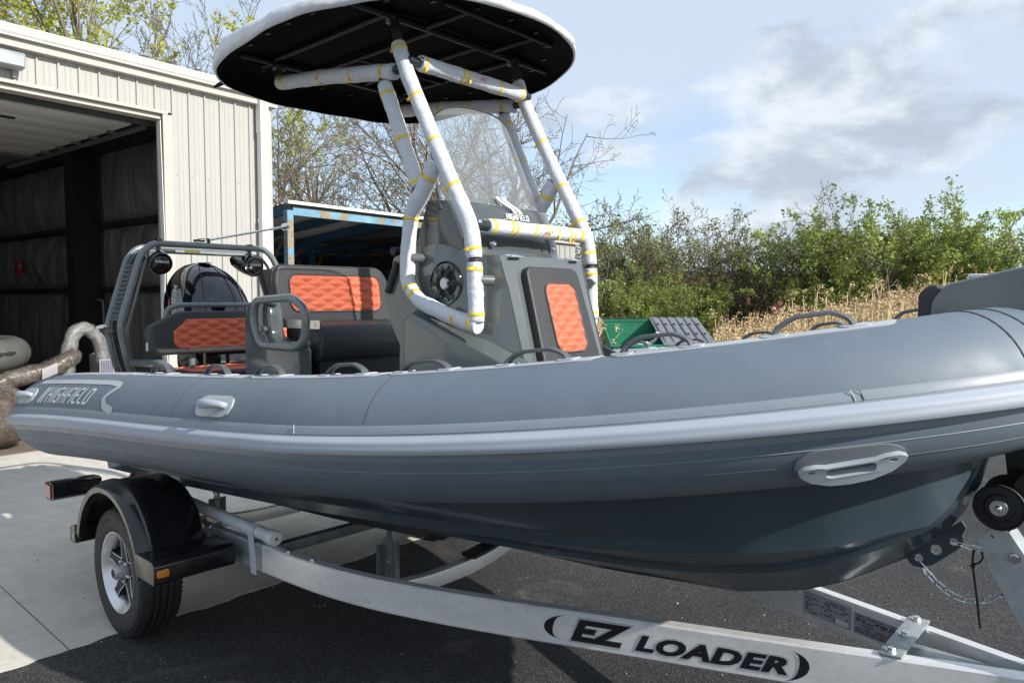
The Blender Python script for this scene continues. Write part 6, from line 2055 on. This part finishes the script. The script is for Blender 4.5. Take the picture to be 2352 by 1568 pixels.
# ------------------------------------------------------------------ skip
dp = place(1405, 14.0)
sk = thing('rubbish_skip', 'green steel rubbish skip with one ribbed grey lid closed', 'skip', (dp.x, dp.y, 0), R(0))
Wd, Dd, Hf, Hb = 1.95, 1.45, 0.82, 1.26
def panel(pts, t=0.03):
    return pts
V2 = [(-0.12, 0, 0.12), (Wd + 0.12, 0, 0.12), (Wd + 0.12, 0, Hf), (-0.12, 0, Hf)]
part('front_wall', b6(0.0, Wd, 0.0, 0.03, 0.12, Hf), M['skip'], sk)
part('back_wall', b6(0.0, Wd, Dd, Dd + 0.03, 0.12, Hb), M['skip'], sk)
for x in (0.0, Wd - 0.03):
    part('side_wall', prism([(0.0, 0.12), (Dd, 0.12), (Dd, Hb), (0.0, Hf)], x, x + 0.03, 'yz'), M['skip'], sk)
part('floor', b6(0, Wd, 0, Dd, 0.10, 0.13), M['skip'], sk)
many('rim', [b6(-0.03, Wd + 0.03, Dd - 0.01, Dd + 0.06, Hb, Hb + 0.05), b6(-0.03, Wd + 0.03, -0.04, 0.03, Hf, Hf + 0.05)], M['skip'], sk, bevel=0.006)
part('hinge_bar', cyl((-0.02, Dd + 0.02, Hb + 0.07), (Wd + 0.02, Dd + 0.02, Hb + 0.07), 0.014, 8), M['inblack'], sk)
lidm = part('lid', (lambda: ([(0.98, -0.05, Hf + 0.065), (Wd + 0.03, -0.05, Hf + 0.065), (Wd + 0.03, Dd + 0.03, Hb + 0.085), (0.98, Dd + 0.03, Hb + 0.085), (0.98, -0.05, Hf + 0.03), (Wd + 0.03, -0.05, Hf + 0.03), (Wd + 0.03, Dd + 0.03, Hb + 0.05), (0.98, Dd + 0.03, Hb + 0.05)], [(0, 1, 2, 3), (7, 6, 5, 4), (0, 4, 5, 1), (1, 5, 6, 2), (2, 6, 7, 3), (3, 7, 4, 0)]))(), M['lid'], sk, bevel=0.01)
for k in range(6):
    x0 = 1.02 + k * 0.162
    V2 = []
    for y, z in ((0.0, Hf + 0.08), (Dd * 0.3, Hf + 0.08 + (Hb - Hf) * .33), (Dd * 0.65, Hf + 0.085 + (Hb - Hf) * .66), (Dd, Hb + 0.08)):
        V2 += [(x0, y, z), (x0 + 0.02, y, z + 0.016), (x0 + 0.09, y, z + 0.016), (x0 + 0.11, y, z)]
    F2 = []
    for i in range(3):
        for j in range(3): F2.append((i * 4 + j, i * 4 + j + 1, (i + 1) * 4 + j + 1, (i + 1) * 4 + j))
    F2.append((0, 1, 2, 3))
    part('lid_rib', (V2, F2), M['lid'], lidm, smooth=30)
    for ys in (0.42, 0.98):
        zs_l = Hf + 0.10 + (Hb - Hf) * (ys / Dd)
        part('lid_slot', b6(x0 + 0.035, x0 + 0.06, ys - 0.05, ys + 0.12, zs_l - 0.02, zs_l + 0.025), M['inblack'], lidm)
wbg = thing('white_rubbish_bag', 'white plastic bag of rubbish lying inside the green skip', 'bag', (dp.x + 0.75, dp.y + 0.6, 0.13), 0)
part('bag', lumpy(grid(lambda u, v: Vector((0.30 * math.cos(2 * math.pi * u) * math.sin(math.pi * v), 0.3 * math.sin(2 * math.pi * u) * math.sin(math.pi * v), 0.38 - 0.38 * math.cos(math.pi * v))), 24, 14, wrapu=True), 0.03, 9, 4), M['whitedecal'], wbg, smooth=180)
part('bag_tie', tube([(0.1, 0, 0.72), (0.2, -0.05, 0.80), (0.25, -0.05, 0.95)], [0.05, 0.03, 0.06], 8), M['whitedecal'], wbg, smooth=180)

# loose grit on the paving
rgg = random.Random(99)
V, F = [], []
for i in range(420):
    u = rgg.uniform(-100, 2500); d = rgg.uniform(2.7, 7.5)
    p = place(u, d); r_ = rgg.uniform(0.002, 0.0055) * (1 if rgg.random() < 0.93 else 1.9)
    o = len(V)
    for k in range(5):
        a = 2 * math.pi * k / 5 + rgg.random()
        V.append((p.x + math.cos(a) * r_ * rgg.uniform(0.7, 1.3), p.y + math.sin(a) * r_ * rgg.uniform(0.7, 1.3), 0.003))
    V.append((p.x, p.y, 0.003 + r_))
    F += [(o + k, o + (k + 1) % 5, o + 5) for k in range(5)]
gt = part('loose_grit', (V, F), simple('pale_grit', (0.34, 0.31, 0.27), 0.8, var=0.4, vscale=20), None)
tag(gt, 'small pale stones scattered over the asphalt and concrete', 'grit', kind='stuff')
# ================================================================== VEGETATION
def grow(seed, height, levels=4, n_stems=1, stem_r=0.16, spread=0.35, kids=(7, 7, 6, 5), lenf=(0.55, 0.5, 0.45, 0.42), up=0.25, wob=0.16, trunk_clear=0.3, stem_lean=0.15, angle=(35, 60), rmin=0.004):
    """returns branch list [(points, radii, level)] and twig points for leaves"""
    rg = random.Random(seed)
    branches, twigs = [], []
    def br(p, d, L, r, lev):
        n = (9, 6, 5, 4, 3)[min(lev, 4)]
        pts, rad_ = [p.copy()], [r]
        q = p.copy(); dd_ = d.copy()
        for i in range(n):
            dd_ = (dd_ + Vector((rg.gauss(0, wob), rg.gauss(0, wob), rg.gauss(0, wob) + up * (0.25 if lev == 0 else 0.35))) * 0.55).normalized()
            q = q + dd_ * (L / n)
            pts.append(q.copy()); rad_.append(max(rmin, r * (1 - 0.82 * (i + 1) / n)))
        branches.append((pts, rad_, lev))
        if lev >= levels - 1:
            twigs.append((pts, lev))
            return
        if lev >= levels - 2: twigs.append((pts[2:], lev))
        k = kids[min(lev, len(kids) - 1)]
        t0 = trunk_clear if lev == 0 else 0.22
        for c in range(k):
            t = t0 + (1 - t0) * (c + rg.random()) / k
            f = t * n; i = min(n - 1, int(f)); fr = f - i
            pos = pts[i].lerp(pts[i + 1], fr)
            ax = (pts[i + 1] - pts[i]).normalized()
            rnd = Vector((rg.gauss(0, 1), rg.gauss(0, 1), rg.gauss(0, 1)))
            side = (rnd - ax * rnd.dot(ax)).normalized()
            an = R(rg.uniform(*angle))
            nd = ax * math.cos(an) + side * math.sin(an)
            rr = rad_[i] * rg.uniform(0.45, 0.68)
            br(pos, nd.normalized(), L * lenf[min(lev, len(lenf) - 1)] * rg.uniform(0.7, 1.2) * (1.15 - 0.5 * t), max(rmin, rr), lev + 1)
    for s_ in range(n_stems):
        a = rg.uniform(0, 2 * math.pi)
        ln = stem_lean * (rg.uniform(0.4, 1.3) if n_stems > 1 else rg.uniform(0, 1))
        d = Vector((math.cos(a) * ln, math.sin(a) * ln, 1)).normalized()
        p = Vector((math.cos(a) * spread * rg.random() * (n_stems > 1), math.sin(a) * spread * rg.random() * (n_stems > 1), -0.05))
        br(p, d, height * (rg.uniform(0.75, 1.05) if n_stems < 20 else rg.uniform(0.82, 1.0)), stem_r * (1 if n_stems == 1 else rg.uniform(0.5, 1)), 0)
    return branches, twigs
def wood_mesh(name, branches, mat):
    V, F = [], []
    for pts, rad_, lev in branches:
        m_ = (9, 6, 4, 3, 3)[min(lev, 4)]
        FR = frames(pts)
        o = len(V)
        for p, r_, (T, A, B) in zip(pts, rad_, FR):
            for j in range(m_):
                t = 2 * math.pi * j / m_
                V.append(p + A * (r_ * math.cos(t)) + B * (r_ * math.sin(t)))
        for i in range(len(pts) - 1):
            for j in range(m_):
                j2 = (j + 1) % m_
                F.append((o + i * m_ + j, o + i * m_ + j2, o + (i + 1) * m_ + j2, o + (i + 1) * m_ + j))
    return mesh_of(name, (V, F), mat, smooth=180, fix=False)
def leaf_mesh(name, twigs, mat, per, size, seed, spread=0.08, fold=0.3):
    rg = np.random.default_rng(seed)
    P = []
    for pts, lev in twigs:
        A = np.array([tuple(p) for p in pts])
        k = rg.poisson(per)
        if k == 0: continue
        t = rg.random(k) * (len(A) - 1)
        i = np.minimum(t.astype(int), len(A) - 2); f = (t - i)[:, None]
        P.append(A[i] * (1 - f) + A[i + 1] * f + rg.normal(0, spread, (k, 3)))
    P = np.concatenate(P)
    n = len(P)
    d = rg.normal(0, 1, (n, 3)); d[:, 2] *= 0.7; d /= np.linalg.norm(d, axis=1)[:, None]
    e = rg.normal(0, 1, (n, 3)); e -= d * (e * d).sum(1)[:, None]; e /= np.linalg.norm(e, axis=1)[:, None]
    s_ = size * (0.45 + 1.15 * rg.random(n) ** 1.6)[:, None]
    nn = np.cross(d, e)
    v0 = P; v1 = P + d * s_ * 0.5 + e * s_ * 0.30 + nn * s_ * fold * 0.3; v2 = P + d * s_; v3 = P + d * s_ * 0.5 - e * s_ * 0.30 + nn * s_ * fold * 0.3
    V = np.stack([v0, v1, v2, v3], 1).reshape(-1, 3)
    me = bpy.data.meshes.new(name)
    me.vertices.add(4 * n); me.vertices.foreach_set('co', V.astype(np.float32).ravel())
    me.loops.add(4 * n); me.loops.foreach_set('vertex_index', np.arange(4 * n, dtype=np.int32))
    me.polygons.add(n); me.polygons.foreach_set('loop_start', np.arange(0, 4 * n, 4, dtype=np.int32)); me.polygons.foreach_set('loop_total', np.full(n, 4, dtype=np.int32))
    me.materials.append(mat)
    me.update(); me.validate()
    return me
KIND = {}
def kind(name, g, wood, leaf, per, size, seed, spread=0.08):
    w = wood_mesh('trunk', g[0], wood)
    l = leaf_mesh('crown', g[1], leaf, per, size, seed, spread) if leaf else None
    KIND[name] = (w, l)
kind('leafy_a', grow(3, 10.5, 4, 1, 0.16, kids=(14, 7, 6), up=0.34, trunk_clear=0.16, angle=(22, 46), lenf=(0.60, 0.46, 0.40)), M['bark'], M['leafy'], 14, 0.11, 1, 0.04)
kind('leafy_b', grow(8, 10.2, 4, 3, 0.13, kids=(10, 7, 6), up=0.36, trunk_clear=0.16, angle=(20, 44), lenf=(0.58, 0.46, 0.40), stem_lean=0.35), M['bark'], M['leafy'], 11, 0.105, 2, 0.04)
kind('bare_a', grow(12, 7.8, 5, 1, 0.20, kids=(10, 6, 5, 3), up=0.20, wob=0.20, trunk_clear=0.25, angle=(26, 58), lenf=(0.62, 0.52, 0.5, 0.45), rmin=0.006), M['bark'], M['bud'], 1.8, 0.05, 3, 0.03)
kind('bare_b', grow(17, 7.6, 5, 2, 0.17, kids=(9, 6, 5, 3), up=0.22, wob=0.20, trunk_clear=0.22, angle=(24, 54), lenf=(0.60, 0.52, 0.5, 0.45), stem_lean=0.40, rmin=0.006), M['bark'], M['leafd'], 0.9, 0.05, 4, 0.03)
kind('bare_c', grow(29, 6.6, 5, 1, 0.18, kids=(11, 7, 5, 3), up=0.06, wob=0.22, trunk_clear=0.25, angle=(35, 72), lenf=(0.80, 0.55, 0.5, 0.45), stem_lean=0.5, rmin=0.006), M['bark'], M['bud'], 0.8, 0.05, 5, 0.02)
kind('shrub_a', grow(33, 3.3, 4, 26, 0.04, spread=1.1, kids=(7, 5, 4), up=0.28, wob=0.2, trunk_clear=0.15, angle=(20, 48), lenf=(0.42, 0.48, 0.45), stem_lean=0.42, rmin=0.005), M['barkd'], M['leafg'], 5.0, 0.08, 6, 0.06)
kind('shrub_b', grow(41, 3.3, 4, 16, 0.05, spread=1.1, kids=(7, 5, 4), up=0.28, wob=0.22, trunk_clear=0.15, angle=(20, 50), lenf=(0.42, 0.48, 0.45), stem_lean=0.42, rmin=0.005), M['barkd'], M['leafd'], 3.0, 0.07, 7, 0.06)
kind('shrub_bare', grow(47, 3.2, 5, 7, 0.05, spread=0.8, kids=(6, 4, 4, 3), up=0.22, wob=0.24, trunk_clear=0.25, angle=(24, 60), lenf=(0.5, 0.5, 0.5, 0.45), stem_lean=0.4, rmin=0.005), M['barkd'], M['bud'], 0.5, 0.04, 8, 0.03)
kind('dead', grow(53, 2.1, 4, 4, 0.022, spread=0.2, kids=(5, 4, 3), up=0.2, wob=0.22, trunk_clear=0.2, angle=(24, 60), lenf=(0.5, 0.5, 0.45), stem_lean=0.4, rmin=0.004), M['barkp'], None, 0, 0, 9)
def plant(kn, nm, label, cat, u, d, sc=1.0, rot=0.0, group=None, sx=1.0):
    p = place(u, d)
    t = thing(nm, label, cat, (p.x, p.y, 0), R(rot), group)
    t.scale = (sc * sx, sc * sx, sc)
    w, l = KIND[kn]
    add_obj('trunk', w, t)
    if l: add_obj('crown', l, t)
    return t
G1 = 'trees behind the workshop and shed'
plant('leafy_a', 'leafy_tree', 'yellow green tree rising above workshop roof, leftmost one', 'tree', 290, 21, 1.12, 20, G1)
plant('leafy_b', 'leafy_tree', 'yellow green tree above the roof between leftmost tree and canopy', 'tree', 430, 22, 1.10, 130, G1)
plant('bare_a', 'bare_tree', 'sparse budding tree behind the canopy edge above the gutter', 'tree', 610, 25, 1.2, 250, G1)
plant('bare_b', 'bare_tree', 'bare forked tree directly right of the white downpipe', 'tree', 675, 20.5, 0.92, 40, G1)
plant('bare_a', 'bare_tree', 'bare tree behind shed, second from the downpipe', 'tree', 745, 23, 0.95, 75, G1)
plant('bare_b', 'bare_tree', 'bare tree behind middle of the blue shed roof', 'tree', 850, 22, 0.95, 200, G1)
plant('bare_c', 'bare_tree', 'leaning bare tree behind the right end of shed roof', 'tree', 945, 20, 0.95, 300, G1)
plant('bare_a', 'bare_tree', 'bare tree seen through left half of the windscreen', 'tree', 1065, 23, 0.98, 160, G1)
plant('bare_b', 'bare_tree', 'bare tree seen through right half of the windscreen', 'tree', 1160, 21, 0.92, 10, G1)
plant('bare_c', 'bare_tree', 'wide spreading bare tree reaching into open sky right of windscreen', 'tree', 1225, 20.5, 0.98, -20, G1)
plant('shrub_b', 'shrub', 'pale green shrub low behind the windscreen', 'shrub', 1130, 26, 1.1, 250, 'shrubs along the boundary')
G2 = 'shrubs along the boundary'
sp_list = [
 ('shrub_b', 1385, 20.5, 1.15, 0, 'dull green shrub beside the wrapped port canopy leg'),
 ('shrub_bare', 1530, 22, 1.12, 70, 'leafless twiggy shrub rising behind the green skip'),
 ('shrub_bare', 1430, 22.5, 1.15, 210, 'leafless twiggy shrub near the wrapped port canopy leg'),
 ('shrub_bare', 1890, 21.5, 1.15, 100, 'leafless twiggy stems in left edge of the big clump'),
 ('shrub_a', 1450, 19.5, 0.66, 40, 'low fresh green shrub in front of the leftmost shrubs'),
 ('shrub_b', 1495, 23, 1.15, 110, 'dull green shrub behind left end of the green skip'),
 ('shrub_a', 1560, 20.5, 0.66, 200, 'low fresh green shrub directly behind the green skip'),
 ('shrub_b', 1640, 22.5, 1.18, 260, 'tall dull green shrub behind the grey skip lid'),
 ('shrub_bare', 1765, 22, 1.02, 30, 'leafless shrub standing left of the big green bush'),
 ('shrub_bare', 1835, 23, 1.0, 150, 'leafless shrub touching left side of the big green bush'),
 ('shrub_a', 1985, 20.0, 1.14, 300, 'largest bright green bush, left half of the big clump'),
 ('shrub_a', 2110, 20.8, 1.16, 80, 'largest bright green bush, right half of the big clump'),
 ('shrub_a', 2215, 20.2, 0.92, 170, 'bright green shrub right of the big clump'),
 ('shrub_b', 2300, 21.5, 0.86, 220, 'dull green shrub near the right edge above bow locker'),
 ('shrub_a', 1920, 19.2, 0.60, 10, 'small green shrub at foot of the big clump'),
]
for i, (kn, u, d, sc, rot, lb) in enumerate(sp_list):
    plant(kn, 'shrub', lb, 'shrub', u, d, sc, rot, G2)
plant('bare_b', 'sparse_tree', 'thin sparse tree at the right edge of the photo', 'tree', 2335, 23, 0.60, 90)
plant('dead', 'dead_sapling', 'pale dead sapling standing among the dry reeds', 'sapling', 2015, 15.8, 0.95, 0)
# reeds
rg = random.Random(77)
V, F, V3, F3 = [], [], [], []
def reed(p, h, lean, bendd):
    pts = []
    for i in range(5):
        t = i / 4
        pts.append(p + Vector((lean[0] * t * t, lean[1] * t * t, h * t)))
    w = 0.008
    o = len(V)
    for q in pts:
        V.append(q + Vector((-w, 0, 0))); V.append(q + Vector((w, 0, 0)))
    for i in range(4): F.append((o + 2 * i, o + 2 * i + 1, o + 2 * i + 3, o + 2 * i + 2))
    # leaves
    for k in range(3):
        t = rg.uniform(0.2, 0.8); q = p + Vector((lean[0] * t * t, lean[1] * t * t, h * t))
        a = rg.uniform(0, 6.28); L = rg.uniform(0.15, 0.4)
        d = Vector((math.cos(a), math.sin(a), rg.uniform(0.2, 1.2))).normalized()
        o = len(V)
        V.extend([q, q + d * L * 0.5 + Vector((0, 0, 0.012)), q + d * L + Vector((0, 0, -0.06)), q + d * L * 0.5 - Vector((0, 0, 0.012))]); F.append((o, o + 1, o + 2, o + 3))
    # plume
    top = pts[-1]; dr_ = Vector((bendd * 0.10, rg.uniform(-.05, .05), 0.22)).normalized()
    L = rg.uniform(0.16, 0.30)
    for k in range(26):
        t = rg.random()
        c = top + dr_ * (L * t) + Vector((bendd * 0.10 * t * t, 0, -0.05 * t * t))
        sw = 0.035 * math.sin(math.pi * min(1, t * 0.8 + 0.18))
        a = Vector((rg.gauss(0, 1), rg.gauss(0, 1), rg.gauss(0.6, 1))).normalized()
        b = a.cross(Vector((rg.gauss(0, 1), rg.gauss(0, 1), rg.gauss(0, 1)))).normalized()
        c = c + Vector((rg.gauss(0, sw), rg.gauss(0, sw), rg.gauss(0, sw)))
        o = len(V3)
        V3.extend([c, c + a * 0.035 + b * 0.010, c + a * 0.060, c + a * 0.030 - b * 0.010]); F3.append((o, o + 1, o + 2, o + 3))
for i in range(1000):
    if i < 110:
        u, d = rg.uniform(1345, 1376), rg.uniform(14.5, 17.0)
        top_v = rg.uniform(725, 800)
    else:
        u = rg.uniform(1640, 2290); d = rg.uniform(14.0, 18.5)
        k = (u - 1640) / 500
        top_v = rg.uniform(742 - 90 * min(1, k), 805 - 85 * min(1, k))
        if rg.random() < 0.10: top_v -= rg.uniform(20, 60)
    h = 1.72 - (top_v - 688) * d / 1700 - 0.2
    p = place(u, d)
    bd = rg.choice((-1, 1, 1)) * rg.uniform(0.2, 1)
    reed(p, max(0.5, h), (rg.gauss(0, 0.12), rg.gauss(0, 0.12)), bd)
rd = part('dry_reeds', (V, F), M['reed'], None, fix=False)
tag(rd, 'dry straw coloured reeds with feathery plumes along the boundary', 'reeds', kind='stuff')
part('plumes', (V3, F3), M['plume'], rd, fix=False, kind='stuff')
